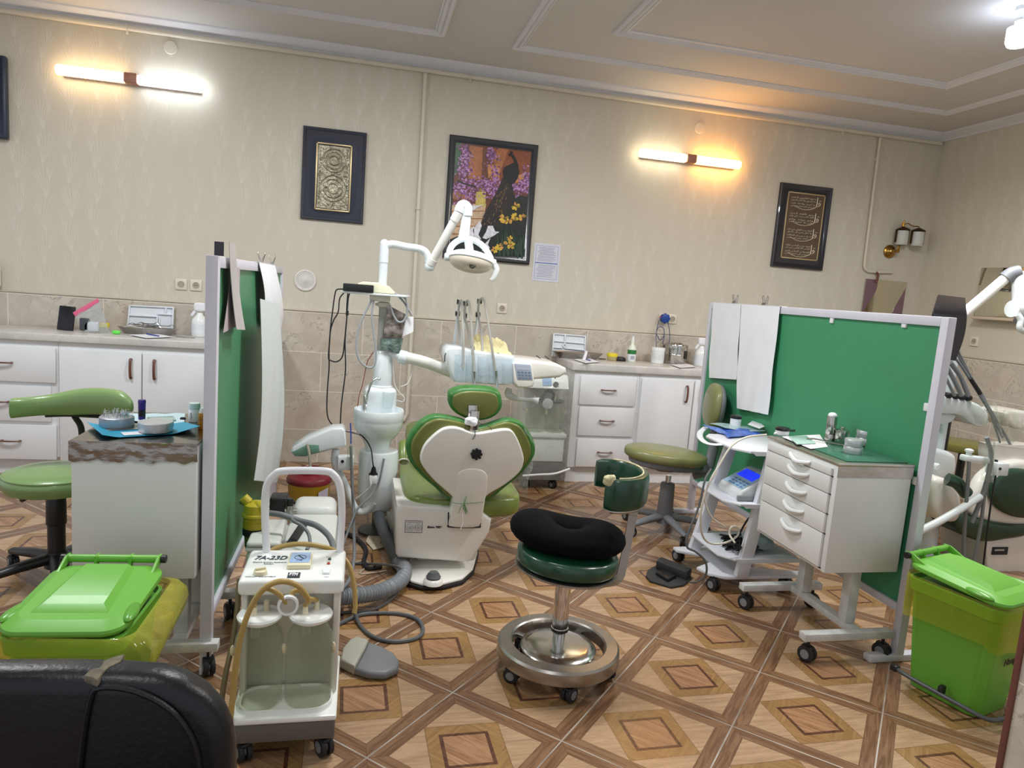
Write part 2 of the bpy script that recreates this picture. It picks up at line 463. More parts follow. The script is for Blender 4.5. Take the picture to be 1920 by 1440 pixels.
# cornice: a shallow cove along both walls
cov = [(0, -.062), (.012, -.062), (.016, -.05), (.05, -.03), (.078, -.012), (.082, 0), (0, 0)]
bm = B(); loft(bm, [[V((xx, YW - a, HC + b)) for a, b in cov] for xx in (-4.6, XR)]); obj('trim_5', bm, m_cornice, kind='structure', ang=25)
bm = B(); loft(bm, [[V((XR - a, yy, HC + b)) for a, b in cov] for yy in (1.2, YW)]); obj('trim_6', bm, m_cornice, kind='structure', ang=25)
# plaster frames on the ceiling
def ceiling_frame(name, x0, x1, y0, y1, w=.075):
    prof = [(0, 0), (.0, -.012), (.012, -.02), (.024, -.012), (.030, -.006), (.036, -.013), (.046, -.016), (.056, -.01), (.062, -.004), (.068, -.01), (w, -.006), (w, 0)]
    rings = []
    for sx, sy in ((0, 0), (1, 0), (1, 1), (0, 1)):
        rings.append([V(((x1 - a) if sx else (x0 + a), (y1 - a) if sy else (y0 + a), HC + b)) for a, b in prof])
    bm = B(); loft(bm, rings, True, False, loop=True)
    obj(name, bm, m_cornice, kind='structure', ang=20)
ceiling_frame('trim_7', .95, 4.6, .4, 5.07)
ceiling_frame('trim_8', 1.50, 4.07, 1.0, 4.53, .085)
ceiling_frame('trim_9', -4.2, .47, .4, 5.04)
# the near end of the wall the picture is taken past: marble with a brown corner strip
xj = (PY(1882, 1440, 1.35).x + PY(1924, 1150, 1.35).x) / 2
wf = obj('wall_front', box(B(), xj, xj + .14, .5, 1.35, 0, 2.2), m_marble_y, kind='structure', ang=0)
obj('corner_strip', box(B(), xj - .006, xj + .012, 1.345, 1.362, 0, 2.2, .003), M('brown_strip', '#6b4038', .5), wf)

# ------------------------------------------------------------------ wall lamps
def tube_mat(name, col, st):
    if name in _M: return _M[name]
    m, nt, b = new_mat(name)
    b.inputs['Base Color'].default_value = (.9, .9, .88, 1); b.inputs['Roughness'].default_value = .3
    b.inputs['Emission Color'].default_value = (*hexc(col), 1); b.inputs['Emission Strength'].default_value = st
    _M[name] = m; return m
m_lampwood = M('lamp_wood', '#a8735c', .45, var=.1, stretch=(3, 20, 20))
m_lampback = M('lamp_back', '#b9a59d', .5)
def wall_lamp(label, x0, x1, z0, z1, ml, mr):
    yc = YW - .065; xm = (x0 + x1) / 2
    t = thing('wall_lamp', label, 'wall lamp', (xm, YW, (z0 + z1) / 2), group=None)
    sl = (z1 - z0) / (x1 - x0)
    Z = lambda x: z0 + (x - x0) * sl
    bm = B(); bar(bm, (x0 + .02, YW - .02, Z(x0) - .002), (x1 - .02, YW - .02, Z(x1) - .002), .04, .062, .006); obj('back_plate', bm, m_lampback, t)
    bm = B(); bar(bm, (xm - .045, yc + .01, Z(xm)), (xm + .045, yc + .01, Z(xm)), .09, .07, .012); obj('center_block', bm, m_lampwood, t)
    for nm, xa, xb, mm in (('tube', x0, xm - .045, ml), ('tube', xm + .045, x1, mr)):
        bm = B(); cyl(bm, (xa, yc, Z(xa)), (xb, yc, Z(xb)), .034, n=20, bev=.012)
        obj('tube_lamp', bm, mm, t)
    return t
wall_lamp('long wall lamp above the left counter, two white glowing tubes', -2.119, -1.176, 2.742, 2.742, tube_mat('tube_warm_white', '#ffd9a8', 12), tube_mat('tube_cool_white', '#eef6ff', 11))
wall_lamp('long wall lamp beside the peacock picture, its right tube glowing orange', 2.165, 3.075, 2.672, 2.672, tube_mat('tube_neutral', '#ffedc8', 10), tube_mat('tube_orange', '#ffb45e', 27))

# the round ceiling lamp at the top right
t = thing('ceiling_lamp', 'white hanging bulb lamp glowing at the ceiling, top right', 'ceiling lamp', (0, 0, 0))
pb = PY(1912, 60, 3.3)
t.location = (pb.x, pb.y, HC); WM[t] = Matrix.Translation(t.location)
bm = B(); lathe(bm, [(.035, HC), (.035, HC - .02), (.022, HC - .03), (.022, pb.z + .06), (.03, pb.z + .055), (.03, pb.z + .02)], (pb.x, pb.y, 0)); obj('lamp_holder', bm, M('white_plastic', '#dfe0e0', .4), t)
bm = B(); lathe(bm, [(.01, pb.z + .03), (.035, pb.z + .028), (.06, pb.z + .02), (.06, pb.z - .05), (.05, pb.z - .07), (.02, pb.z - .075)], (pb.x, pb.y, 0), n=28); obj('bulb', bm, tube_mat('bulb_cool', '#dce9ff', 22), t)

# ------------------------------------------------------------------ light of the room
w = bpy.data.worlds.new('world'); SC.world = w; w.use_nodes = True
bgn = w.node_tree.nodes['Background']; bgn.inputs[0].default_value = (.90, .94, 1.0, 1); bgn.inputs[1].default_value = .62
def area(name, loc, rot, sx, sy, power, col):
    l = bpy.data.lights.new(name, 'AREA'); l.shape = 'RECTANGLE'; l.size = sx; l.size_y = sy; l.energy = power; l.color = col
    o = bpy.data.objects.new(name, l); o.location = loc; o.rotation_euler = rot; COL.objects.link(o); return o
for nm, lx, ly, e, c in (('ceiling_light_left', -1.7, 3.3, 46, (.93, .97, 1)), ('ceiling_light_centre', .55, 3.2, 44, (.97, .98, 1)), ('ceiling_light_right', 2.6, 2.6, 40, (1, .96, .9)), ('ceiling_light_near', -.4, .4, 12, (.95, .98, 1)), ('ceiling_light_corner', 3.48, 3.3, 26, (.93, .96, 1))):
    area(nm, (lx, ly, HC - (.06 if 'corner' not in nm else .5)), (0, 0, 0), .5, .5, e, c)
SC.view_settings.view_transform = 'Standard'; SC.view_settings.look = 'None'
SC.view_settings.exposure = .2; SC.view_settings.gamma = 1
SC.cycles.max_bounces = 8; SC.cycles.transparent_max_bounces = 24; SC.cycles.sample_clamp_indirect = 6
SC.cycles.caustics_reflective = False; SC.cycles.caustics_refractive = False
# ------------------------------------------------------------------ common materials
m_white = M('white_enamel', '#e4e5e3', .35, var=.025, vs=3, coat=.2)
m_whitep = M('white_plastic_gloss', '#e9eceb', .25, var=.015, coat=.3)
m_cab = M('cabinet_paint', '#e3e4e6', .4, var=.03, vs=2.5)
m_brown = M('handle_wood', '#6b4438', .4, var=.25, vs=30)
m_steel = M('polished_steel', '#c3c0bb', .16, 1., var=.08, vs=12)
m_steelb = M('brushed_steel', '#a9a5a0', .32, 1., var=.12, vs=9)
m_chrome = M('chrome', '#d8d8d8', .07, 1., var=.02)
m_alu = M('aluminium', '#c6c9cc', .42, .65, var=.05)
m_black = M('black_plastic', '#17181b', .4, var=.1)
m_rubber = M('black_rubber', '#1b1b1d', .6, var=.15)
m_brass = M('brass', '#a98442', .25, 1., var=.2, vs=30)
m_paper = M('paper', '#e8e9ee', .8, var=.03)
m_ink = M('grey_ink', '#6f7686', .8)
m_ink2 = M('dark_ink', '#26282e', .7)
m_blue = M('blue_ink', '#2f3f9c', .5)
m_yellow = M('yellow_lid', '#e2cf2e', .4)
m_clear = film('clear_plastic', '#f6f8f8', .05, .08)
m_glass = film('thin_glass', '#eef3f0', .04, .03, edge=.45)
m_conduit = M('conduit_paint', '#d6cfbf', .45, var=.03)
m_pvcgrey = M('grey_hose', '#74777a', .5, var=.06)
m_rack = M('white_tray_plastic', '#dfe3e8', .3, var=.02)

def mpp(p): return (V(p) - CC).dot(CF) / F_PX       # metres per photo pixel at a point

# ------------------------------------------------------------------ things on the back wall
def rect_frame(bm, x0, x1, z0, z1, w, d, y=YW, bev=.004, mi=0):
    """mitred picture moulding standing d proud of the wall"""
    prof = [(0, 0), (0, d * .75), (w * .18, d), (w * .5, d * .9), (w * .8, d * .55), (w, d * .45), (w, 0)]
    rings = []
    for sx, sz in ((0, 0), (1, 0), (1, 1), (0, 1)):
        rings.append([V(((x1 - a) if sx else (x0 + a), y - b, (z1 - a) if sz else (z0 + a))) for a, b in prof])
    return loft(bm, rings, True, False, mi, loop=True)
m_frame = M('black_frame', '#1b1a20', .3, var=.1, coat=.3)

# 1 gilded relief
t = thing('picture_frame', 'dark frame with a gilded embossed plaque, hanging left of the wall pipe', 'picture', (-.255, YW, 1.9))
bm = B(); rect_frame(bm, -.487, -.023, 1.898, 2.577, .03, .03); box(bm, -.47, -.04, YW - .016, YW - .002, 1.915, 2.56); obj('frame', bm, M('navy_frame', '#262a38', .55, var=.12, vs=60), t)
def rrect(x0, x1, z0, z1, r, n=6):
    P = []
    for cx, cz, a0 in ((x1 - r, z1 - r, 0), (x0 + r, z1 - r, 90), (x0 + r, z0 + r, 180), (x1 - r, z0 + r, 270)):
        for i in range(n + 1):
            a = math.radians(a0 + 90 * i / n); P.append((cx + r * math.cos(a), cz + r * math.sin(a)))
    return P
bm = B(); prism(bm, rrect(-.425, -.09, 1.955, 2.5, .07), (0, YW - .016, 0), (1, 0, 0), (0, 0, 1), .003); obj('mount', bm, M('navy_satin', '#141a33', .35), t)
bm = B()
for a, b, c, d in ((-.388, -.376, 1.972, 2.47), (-.137, -.125, 1.972, 2.47)): box(bm, a, b, YW - .034, YW - .014, c, d, .003)
for c, d in ((1.972, 1.984), (2.458, 2.47)): box(bm, -.388, -.125, YW - .034, YW - .014, c, d, .003)
obj('gilt_rim', bm, M('pale_gilt', '#cdb98f', .35, .7), t)
bm = B(); box(bm, -.372, -.141, YW - .024, YW - .015, 1.99, 2.452)
for cz, R_ in ((2.345, .085), (2.14, .095)):
    for q in (1, .72, .4): torus(bm, (-.256, YW - .025, cz), R_ * q, .0045, (0, 1, 0), 36, 8)
for i in range(22):
    a = 2 * PI * i / 22
    bar(bm, (-.256 + .04 * math.cos(a), YW - .026, 2.345 + .04 * math.sin(a)), (-.256 + .075 * math.cos(a), YW - .026, 2.345 + .075 * math.sin(a)), .006, .004)
for x in (-.29, -.256, -.222): bar(bm, (x, YW - .026, 2.075), (x, YW - .026, 2.205), .012, .006)
for x, z in ((-.31, 2.16), (-.205, 2.16)): sq(bm, (x, YW - .026, z), (.022, .006, .022), 1, 1, nu=16, nv=8)
for i in range(90):
    x, z = random.choice((-.36, -.352, -.16, -.152)) + random.uniform(-.006, .006), random.uniform(2.0, 2.44)
    sq(bm, (x, YW - .024, z), (.005, .004, .005), 1, 1, nu=8, nv=5)
for i in range(60):
    x, z = random.uniform(-.36, -.15), random.choice((2.01, 2.02, 2.43, 2.24, 2.25)) + random.uniform(-.006, .006)
    sq(bm, (x, YW - .024, z), (.006, .004, .005), 1, 1, nu=8, nv=5)
obj('plaque', bm, M('aged_gold', '#96917c', .28, 1., var=.4, vs=22, bump=.6, bs=70), t)

# 2 peacock
PIC = lambda zx, zy, k=0: PY(820 + zx / 4.8, 240 + zy / 4.8, YW - .012 - k * .0004)
t = thing('picture_frame', 'large black framed painting of a dark peacock among purple blossom', 'picture', (.963, YW, 1.695))
bm = B(); rect_frame(bm, .607, 1.319, 1.696, 2.641, .052, .034); obj('frame', bm, m_frame, t)
cols = ['#6a3a22', '#2f5a34', '#a9683c', '#8a4a2a', '#c98a4e', '#8d5a8e', '#b98abf', '#5d2f63', '#c9b45c', '#c7a98c', '#9a6a44', '#120f10', '#231d18', '#dcdae2', '#17201a', '#d3b23a', '#8f7a2a', '#27402c', '#3a3326']
pm = [M('painting_' + str(i), c, .35, var=.22, vs=45) for i, c in enumerate(cols)]
bm = B(); random.seed(3)
def poly(P, k, mi):
    vs = [bm.verts.new(PIC(x, y, k)) for x, y in P]; f = bm.faces.new(vs); f.material_index = mi
def ell(cx, cy, rx, ry, k, mi, a=0., n=10):
    ca, sa = math.cos(a), math.sin(a)
    poly([(cx + rx * math.cos(2 * PI * i / n) * ca - ry * math.sin(2 * PI * i / n) * sa, cy + rx * math.cos(2 * PI * i / n) * sa + ry * math.sin(2 * PI * i / n) * ca) for i in range(n)], k, mi)
poly([(150, 110), (870, 200), (800, 1200), (80, 1120)], 0, 0)
poly([(160, 125), (215, 130), (205, 380), (140, 430)], 1, 1)
poly([(290, 160), (410, 175), (395, 470), (280, 460)], 1, 2)
poly([(500, 180), (865, 225), (845, 540), (470, 530)], 1, 3)
poly([(540, 180), (640, 190), (600, 300), (560, 420), (510, 300)], 2, 2)
poly([(690, 500), (720, 430), (800, 400), (770, 470)], 2, 4)
poly([(450, 330), (560, 330), (560, 450), (460, 450)], 2, 4)
poly([(110, 690), (440, 680), (410, 870), (330, 1010), (90, 1010)], 1, 9)
for i in range(4): poly([(110 - i * 4, 745 + i * 68), (425 - i * 18, 742 + i * 68), (425 - i * 18, 752 + i * 68), (110 - i * 4, 757 + i * 68)], 2, 10)
poly([(90, 1010), (380, 900), (690, 600), (830, 620), (800, 1200), (75, 1120)], 2, 14)
poly([(350, 575), (438, 570), (432, 705), (342, 705)], 3, 8)
poly([(375, 545), (440, 540), (440, 572), (372, 576)], 4, 16)
for cx, cy, r in ((170, 605, 42), (257, 622, 42)): ell(cx, cy, r, r * .95, 4, 10, n=16); ell(cx - 8, cy - 8, r * .6, r * .5, 5, 2)
def blossoms(cx, cy, sx, sy, n):
    for _ in range(n):
        x, y = random.gauss(cx, sx), random.gauss(cy, sy)
        if 140 < x < 850 and y > 140 + (x - 150) * .11: ell(x, y, random.uniform(6, 13), random.uniform(5, 11), random.uniform(5, 9), random.choice((5, 5, 6, 6, 7)), random.uniform(0, 3), 7)
blossoms(255, 220, 28, 60, 90); blossoms(235, 370, 35, 60, 110); blossoms(480, 230, 28, 50, 80); blossoms(250, 540, 60, 50, 150)
blossoms(450, 500, 70, 28, 140); blossoms(500, 580, 40, 30, 60); blossoms(720, 545, 50, 35, 110); blossoms(800, 470, 25, 50, 70); blossoms(210, 680, 25, 20, 25); blossoms(310, 620, 25, 30, 40); blossoms(520, 380, 25, 60, 40)
poly([(180, 470), (260, 500), (345, 520), (345, 532), (250, 512), (175, 480)], 10, 12)
tail = [(590, 440), (672, 500), (690, 590), (655, 720), (610, 830), (545, 905), (470, 890), (385, 890), (410, 800), (470, 690), (540, 560)]
poly(tail, 11, 12)
for i in range(90):
    u = random.random(); x = 630 - u * 150 + random.gauss(0, 10 + 34 * u); y = 500 + u * 370
    ell(x, y, 2.5, random.uniform(9, 20), 12, random.choice((18, 18, 16, 10)), .45 + random.uniform(-.2, .2), 5)
poly([(600, 355), (640, 335), (690, 310), (720, 330), (740, 390), (725, 450), (690, 500), (660, 510), (600, 450), (588, 400)], 13, 11)
poly([(640, 235), (660, 222), (690, 245), (715, 290), (735, 350), (690, 350), (690, 290), (668, 256), (640, 250)], 14, 11)
poly([(650, 215), (665, 205), (690, 220), (668, 232)], 14, 12)
for P in ([(255, 680), (330, 700), (420, 690), (350, 720), (325, 745)], [(320, 915), (385, 830), (400, 880), (370, 960), (395, 1000), (340, 1010)], [(405, 990), (440, 930), (455, 880), (500, 880), (520, 930), (560, 935), (500, 975), (440, 1000)], [(400, 1110), (430, 1040), (480, 985), (455, 1050), (475, 1080)], [(250, 960), (330, 880), (330, 990), (270, 1000)]): poly(P, 15, 13)
for i in range(26):
    x = random.uniform(540, 790); h = random.uniform(120, 300); b = random.uniform(-60, 60); y0 = random.uniform(1120, 1190)
    poly([(x, y0), (x + b * .5, y0 - h * .6), (x + b, y0 - h), (x + b * .5 + 12, y0 - h * .6), (x + 14, y0)], 15 + i * .05, 17)
for cx, cy, r in ((705, 705, 40), (600, 815, 45), (640, 840, 34), (700, 800, 38), (765, 805, 36), (650, 990, 28), (640, 1045, 45), (680, 1060, 30), (560, 1070, 36), (515, 1095, 34)):
    for i in range(9):
        a = random.uniform(0, 6.28); ell(cx + math.cos(a) * r * .6, cy + math.sin(a) * r * .55, r * .45, r * .26, 18 + i * .1, random.choice((15, 15, 15, 16, 4)), a, 8)
obj('painting', bm, pm, t, ang=0)

# 3 calligraphy
t = thing('picture_frame', 'black framed calligraphy panel of four gilt verses near the room corner', 'picture', (3.767, YW, 1.86))
bm = B(); rect_frame(bm, 3.511, 4.023, 1.861, 2.584, .04, .034); box(bm, 3.54, 3.99, YW - .014, YW - .002, 1.89, 2.56); obj('frame', bm, M('black_violet_frame', '#1c1a26', .25, coat=.4), t)
X_0, X_1, Z_0, Z_1 = 3.591, 3.961, 1.941, 2.516
bm = B(); box(bm, X_0, X_1, YW - .018, YW - .013, Z_0, Z_1); obj('panel', bm, M('brown_panel', '#5d4a3a', .6, var=.15, vs=25), t)
bm = B()
for a, b, c, d in ((X_0, X_0 + .01, Z_0, Z_1), (X_1 - .01, X_1, Z_0, Z_1), (X_0, X_1, Z_0, Z_0 + .01), (X_0, X_1, Z_1 - .01, Z_1)): box(bm, a, b, YW - .022, YW - .013, c, d, .001)
obj('gilt_rim', bm, M('pale_gilt', '#cdb98f', .35, .7), t)
AR = {'ا': (0xFE8D, 0), 'أ': (0xFE83, 0), 'ب': (0xFE8F, 1), 'ت': (0xFE95, 1), 'ث': (0xFE99, 1), 'ج': (0xFE9D, 1), 'ح': (0xFEA1, 1), 'خ': (0xFEA5, 1), 'د': (0xFEA9, 0), 'ذ': (0xFEAB, 0), 'ر': (0xFEAD, 0), 'ز': (0xFEAF, 0), 'س': (0xFEB1, 1), 'ش': (0xFEB5, 1), 'ص': (0xFEB9, 1), 'ض': (0xFEBD, 1), 'ط': (0xFEC1, 1), 'ع': (0xFEC9, 1), 'غ': (0xFECD, 1), 'ف': (0xFED1, 1), 'ق': (0xFED5, 1), 'ك': (0xFED9, 1), 'ل': (0xFEDD, 1), 'م': (0xFEE1, 1), 'ن': (0xFEE5, 1), 'ه': (0xFEE9, 1), 'و': (0xFEED, 0), 'ي': (0xFEF1, 1), 'ة': (0xFE93, 0)}
def shape(s):
    """join the letters and lay the line out right to left"""
    out = []
    for wd in s.split():
        r = ''
        for i, ch in enumerate(wd):
            base, d = AR[ch]
            pj = i > 0 and AR[wd[i - 1]][1]; nj = d and i < len(wd) - 1
            r += chr(base + (3 if (pj and nj) else 2 if nj else 1 if pj else 0))
        out.append(r)
    return ' '.join(out)[::-1]
verses = [('يا ايها الكافرون لا اعبد ما تعبدون ولا انتم عابدون', 'ما اعبد ولا انا عابد ما عبدتم لكم دينكم ولي دين'), ('هو الله احد الله الصمد لم يلد', 'ولم يولد ولم يكن له كفوا احد'), ('اعوذ برب الفلق من شر ما خلق ومن شر غاسق', 'اذا وقب ومن شر النفاثات في العقد ومن شر حاسد'), ('اعوذ برب الناس ملك الناس اله الناس من شر', 'الوسواس الخناس الذي يوسوس في صدور الناس')]
bm = B(); yv = YW - .019
for i, (l1, l2) in enumerate(verses):
    zc = Z_1 - .062 - i * .137
    xr = X_1 - .055
    for j, ln in enumerate((l1, l2)):
        words = ln.split(); h = len(words) // 2
        for kk, part in enumerate((words[:h], words[h:])):
            text(bm, shape(' '.join(part)), (X_0 + .035, yv, zc + .012 - j * .05 - kk * .021), (1, 0, 0), (0, 0, 1), .013, .001, width=.245, bold=.004)
    # the large opening word: lam stroke, loop with two dots, and the sweeping bowl to the left
    tube(bm, [(xr - .02, yv, zc + .035), (xr - .021, yv, zc - .02), (xr - .03, yv, zc - .05), (xr - .09, yv, zc - .074), (xr - .17, yv, zc - .076), (xr - .25, yv, zc - .05)], lambda u: .0042 * (1 - .6 * abs(u - .35)), 6)
    tube(bm, [(xr - .02, yv, zc - .04), (xr - .004, yv, zc - .04), (xr + .01, yv, zc - .03), (xr + .012, yv, zc - .016), (xr + .002, yv, zc - .008), (xr - .006, yv, zc - .018), (xr + .002, yv, zc - .03)], .0036, 6)
    for q in (0, .012): sq(bm, (xr + .004 + q, yv, zc + .008), (.004, .002, .004), 1, 1, nu=8, nv=5)
obj('lettering', bm, M('gilt_letters', '#d6cdb4', .45, .4), t)

# the dark screen at the left edge
t = thing('television', 'dark flat panel on the wall at the far left edge', 'television', (-2.75, YW, 2.24))
bm = B(); box(bm, -3.1, -2.432, YW - .06, YW - .01, 2.243, 2.79, .012, 3); obj('case', bm, M('dark_blue_case', '#2a3448', .35), t)
bm = B(); box(bm, -3.08, -2.452, YW - .0625, YW - .058, 2.275, 2.775); obj('screen', bm, M('dark_glass', '#1d2638', .12), t)

# sockets
m_sock = M('socket_plastic', '#ddd5c6', .35, var=.02)
def socket(label, x, z, lever=False, side=False, group=None):
    t = thing('wall_socket', label, 'socket', (XR, x, z - .042) if side else (x, YW, z - .042), -PI / 2 if side else 0, group)
    k = dict(local=True)
    bm = B(); box(bm, -.041, .041, -.012, 0, .001, .083, .004); obj('plate', bm, m_sock, t, **k)
    bm = B(); torus(bm, (0, -.012, .042), .021, .0035, (0, 1, 0), 28, 8); cyl(bm, (0, -.0125, .042), (0, -.011, .042), .021, n=28); obj('recess', bm, M('socket_shade', '#a99f90', .5), t, **k)
    bm = B()
    if lever: bar(bm, (0, -.015, .034), (0, -.015, .052), .012, .008, .002)
    else:
        for q in (-.009, 0, .009): cyl(bm, (q, -.0135, .042), (q, -.012, .042), .0028, n=10)
    obj('switch_rocker' if lever else 'pin_holes', bm, m_sock if lever else m_black, t, **k)
    return t
socket('left of the paired wall plates above the left counter', -1.323, 1.338, True)
socket('right of the paired wall plates, a socket beside the green screen', -1.219, 1.338)
socket('single wall socket below the peacock picture, above the marble', 1.122, 1.326)
socket('wall socket behind the blue plug on the back wall', 2.548, 1.336)
socket('wall plate to the right of the blue plug', 2.632, 1.336, True)
socket('wall socket on the right wall under the mirror', 4.953, 1.343, side=True)
t = thing('plug_adapter', 'blue round plug adapter with a looped blue cable', 'plug', (2.548, YW, 1.30))
bm = B(); cyl(bm, (2.545, YW - .0145, 1.338), (2.545, YW - .07, 1.338), .038, n=28, bev=.006)
for i in range(8):
    a = 2 * PI * i / 8; sq(bm, (2.545 + .037 * math.cos(a), YW - .05, 1.338 + .037 * math.sin(a)), (.008, .016, .008), .6, .6, nu=10, nv=6)
obj('body', bm, M('blue_plastic', '#1c3f8f', .35), t)
bm = B(); box(bm, 2.503, 2.512, YW - .05, YW - .03, 1.325, 1.355, .002); box(bm, 2.578, 2.587, YW - .05, YW - .03, 1.325, 1.355, .002); obj('tab', bm, M('red_plastic', '#b03040', .4), t)
bm = B()
tube(bm, [(2.53, YW - .05, 1.36), (2.49, YW - .06, 1.32), (2.47, YW - .07, 1.22), (2.475, YW - .08, 1.10), (2.476, YW - .12, 1.02)], .0035, 6)
tube(bm, [(2.475, YW - .06, 1.20), (2.52, YW - .05, 1.15), (2.555, YW - .04, 1.19), (2.545, YW - .04, 1.25), (2.50, YW - .04, 1.26), (2.478, YW - .05, 1.22)], .0033, 6)
tube(bm, [(2.57, YW - .06, 1.31), (2.60, YW - .05, 1.22), (2.61, YW - .04, 1.14), (2.585, YW - .04, 1.09), (2.555, YW - .04, 1.12), (2.56, YW - .04, 1.19)], .0033, 6)
obj('cable', bm, M('blue_cable', '#4a5478', .5), t)

# round plates
for lab, x, z in (('round blank plate on the wall above the left wall lamp', -1.412, 3.003), ('round blank plate on the wall above the right wall lamp', 2.70, 2.945)):
    bm = B(); lathe(bm, [(.046, 0), (.046, .004), (.043, .007), (.03, .008), (.001, .0085)], (x, YW - .001, z), (0, -1, 0), 32)
    obj('cover_plate', bm, M('plate_plastic', '#d9d3c6', .45), None, lab, 'wall plate')
t = thing('wall_vent', 'round white vent ring on the wall left of the dental unit', 'vent', (-.436, YW, 1.35))
bm = B(); torus(bm, (-.436, YW - .006, 1.434), .074, .008, (0, 1, 0), 40, 8); torus(bm, (-.436, YW - .004, 1.434), .062, .006, (0, 1, 0), 40, 8); obj('ring', bm, M('vent_white', '#dedbd4', .4), t)
bm = B(); lathe(bm, [(.058, 0), (.056, .008), (.02, .012), (.006, .018), (.001, .018)], (-.436, YW - .001, 1.434), (0, -1, 0), 36); obj('disc', bm, M('vent_disc', '#d3d0ca', .4), t)

# paper notice
t = thing('notice_sheet', 'white printed notice with a blue border on the wall by the peacock', 'notice', (1.468, YW, 1.57))
bm = B(); box(bm, 1.355, 1.58, YW - .003, YW - .001, 1.57, 1.879); obj('paper', bm, M('notice_paper', '#d3d4de', .35, var=.03), t)
bm = B()
for a, b, c, d in ((1.372, 1.374, 1.59, 1.86), (1.56, 1.562, 1.59, 1.86), (1.372, 1.562, 1.59, 1.592), (1.372, 1.562, 1.858, 1.86)): box(bm, a, b, YW - .0036, YW - .0028, c, d)
box(bm, 1.374, 1.56, YW - .0036, YW - .0028, 1.716, 1.724)
obj('printed_border', bm, M('print_blue', '#5a78b4', .6), t)
bm = B(); random.seed(5)
for i in range(21):
    z = 1.845 - i * .0118
    if abs(z - 1.72) < .012: continue
    box(bm, 1.385 + random.uniform(0, .02), 1.55 - random.uniform(0, .03), YW - .0034, YW - .0028, z - .0022, z + .0022)
obj('printed_lines', bm, M('print_grey', '#9aa0b0', .7), t)

# conduits
def conduit(label, pts, r, clips=(), smooth=False):
    t = thing('conduit_pipe', label, 'pipe', tuple(V(pts[0])))
    bm = B(); tube(bm, pts, r, 10, 6, smooth=smooth); obj('pipe', bm, m_conduit, t)
    for c in clips:
        bm = B(); torus(bm, c, r + .002, .005, (1, 0, 0) if abs(pts[0][2] - pts[1][2]) < .05 else (0, 0, 1), 20, 6); box(bm, c[0] - .008, c[0] + .008, YW - .02, YW, c[2] - r - .018, c[2] - r + .005, .002)
        obj('clip', bm, m_conduit, t)
yc = YW - .022
conduit('long horizontal pipe running under the ceiling cornice', [(-4.58, yc, 3.088), (5.06, yc, 3.088)], .019, [(x, yc, 3.088) for x in (-1.69, .74, 4.05)])
conduit('vertical cream pipe between the gilded plaque and the peacock picture', [(.393, yc, 3.066), (.395, yc, 2.2), (.396, yc, 1.2), (.396, yc, .42), (.375, yc, .37), (.33, yc, .35)], .016, [(.393, yc, 2.05)])
conduit('short vertical pipe by the brass sconce in the corner', [(4.428, yc, 3.066), (4.436, yc, 2.5), (4.446, yc, 1.95), (4.456, yc, 1.915), (4.49, yc, 1.895), (4.58, yc, 1.893), (4.75, yc, 1.905)], .013, [(4.43, yc, 2.9)])

# brass sconce
t = thing('wall_sconce', 'brass wall sconce with two hanging frosted glass shades in the corner', 'wall lamp', (4.70, YW, 2.05))
cx, cz = 4.705, 2.09
bm = B(); lathe(bm, [(.062, 0), (.06, .012), (.045, .022), (.035, .04), (.02, .05), (.012, .09), (.016, .11), (.001, .115)], (cx, YW, cz), (0, -1, 0), 28); obj('rosette', bm, m_brass, t)
bm = B()
for dx in (.035, .05): tube(bm, [(cx + dx, YW - .06, cz), (cx + dx + .004, YW - .06, cz + .1), (cx + dx + .01, YW - .06, cz + .2), (cx + dx + .015, YW - .06, cz + .262)], .006, 8)
tube(bm, [(4.757, YW - .07, 2.33), (4.79, YW - .08, 2.345), (4.84, YW - .09, 2.325), (4.89, YW - .1, 2.325), (4.895, YW - .1, 2.30)], .005, 8)
cyl(bm, (4.757, YW - .07, 2.27), (4.757, YW - .07, 2.37), .007, n=10)
obj('arm', bm, m_brass, t)
for sxx, yy in ((4.757, YW - .07), (4.895, YW - .10)):
    bm = B(); lathe(bm, [(.01, .03), (.055, .008), (.062, 0), (.055, -.006), (.02, -.01)], (sxx, yy, 2.285), n=8)
    for dx in (-.064, .064): box(bm, sxx + dx - .007, sxx + dx + .007, yy - .006, yy + .006, 2.17, 2.285, .003)
    obj('gallery', bm, M('dark_brass', '#4a3620', .4, .9), t)
    bm = B(); lathe(bm, [(.03, 2.282), (.052, 2.276), (.054, 2.19), (.05, 2.155), (.046, 2.15), (.046, 2.27)], (sxx, yy, 0), n=28, cap=False); obj('lamp_shade', bm, M('frosted_glass', '#c9cac4', .5), t)

# mirrors
m_mirror = M('mirror_glass', '#d9d6c2', .04, 1., var=.0)
m_mauve = M('mauve_glass', '#7c5f68', .3, var=.05)
t = thing('wall_mirror', 'mirror with wavy mauve side bands behind the right green screen', 'mirror', (4.71, YW, 1.25))
bm = B(); box(bm, 4.494, 4.928, YW - .012, YW - .004, 1.25, 1.826); obj('glass', bm, m_mirror, t)
def band(x0, wav): 
    P = []
    for i in range(25):
        z = 1.826 - i * .576 / 24; P.append((x0 + wav(z), z))
    return P
bm = B(); L_ = band(4.494, lambda z: .065 + .062 * math.sin((z - 1.62) * 9.5) if z > 1.45 else .03)
prism(bm, [(4.494, 1.826)] + L_ + [(4.494, 1.25)], (0, YW - .012, 0), (1, 0, 0), (0, 0, 1), .002)
R_ = band(4.928, lambda z: -.055 + .055 * math.sin((z - 1.66) * 9.5) if z > 1.45 else -.05)
prism(bm, [(4.928, 1.25)] + R_[::-1] + [(4.928, 1.826)], (0, YW - .012, 0), (1, 0, 0), (0, 0, 1), .002)
obj('mauve_band', bm, m_mauve, t)
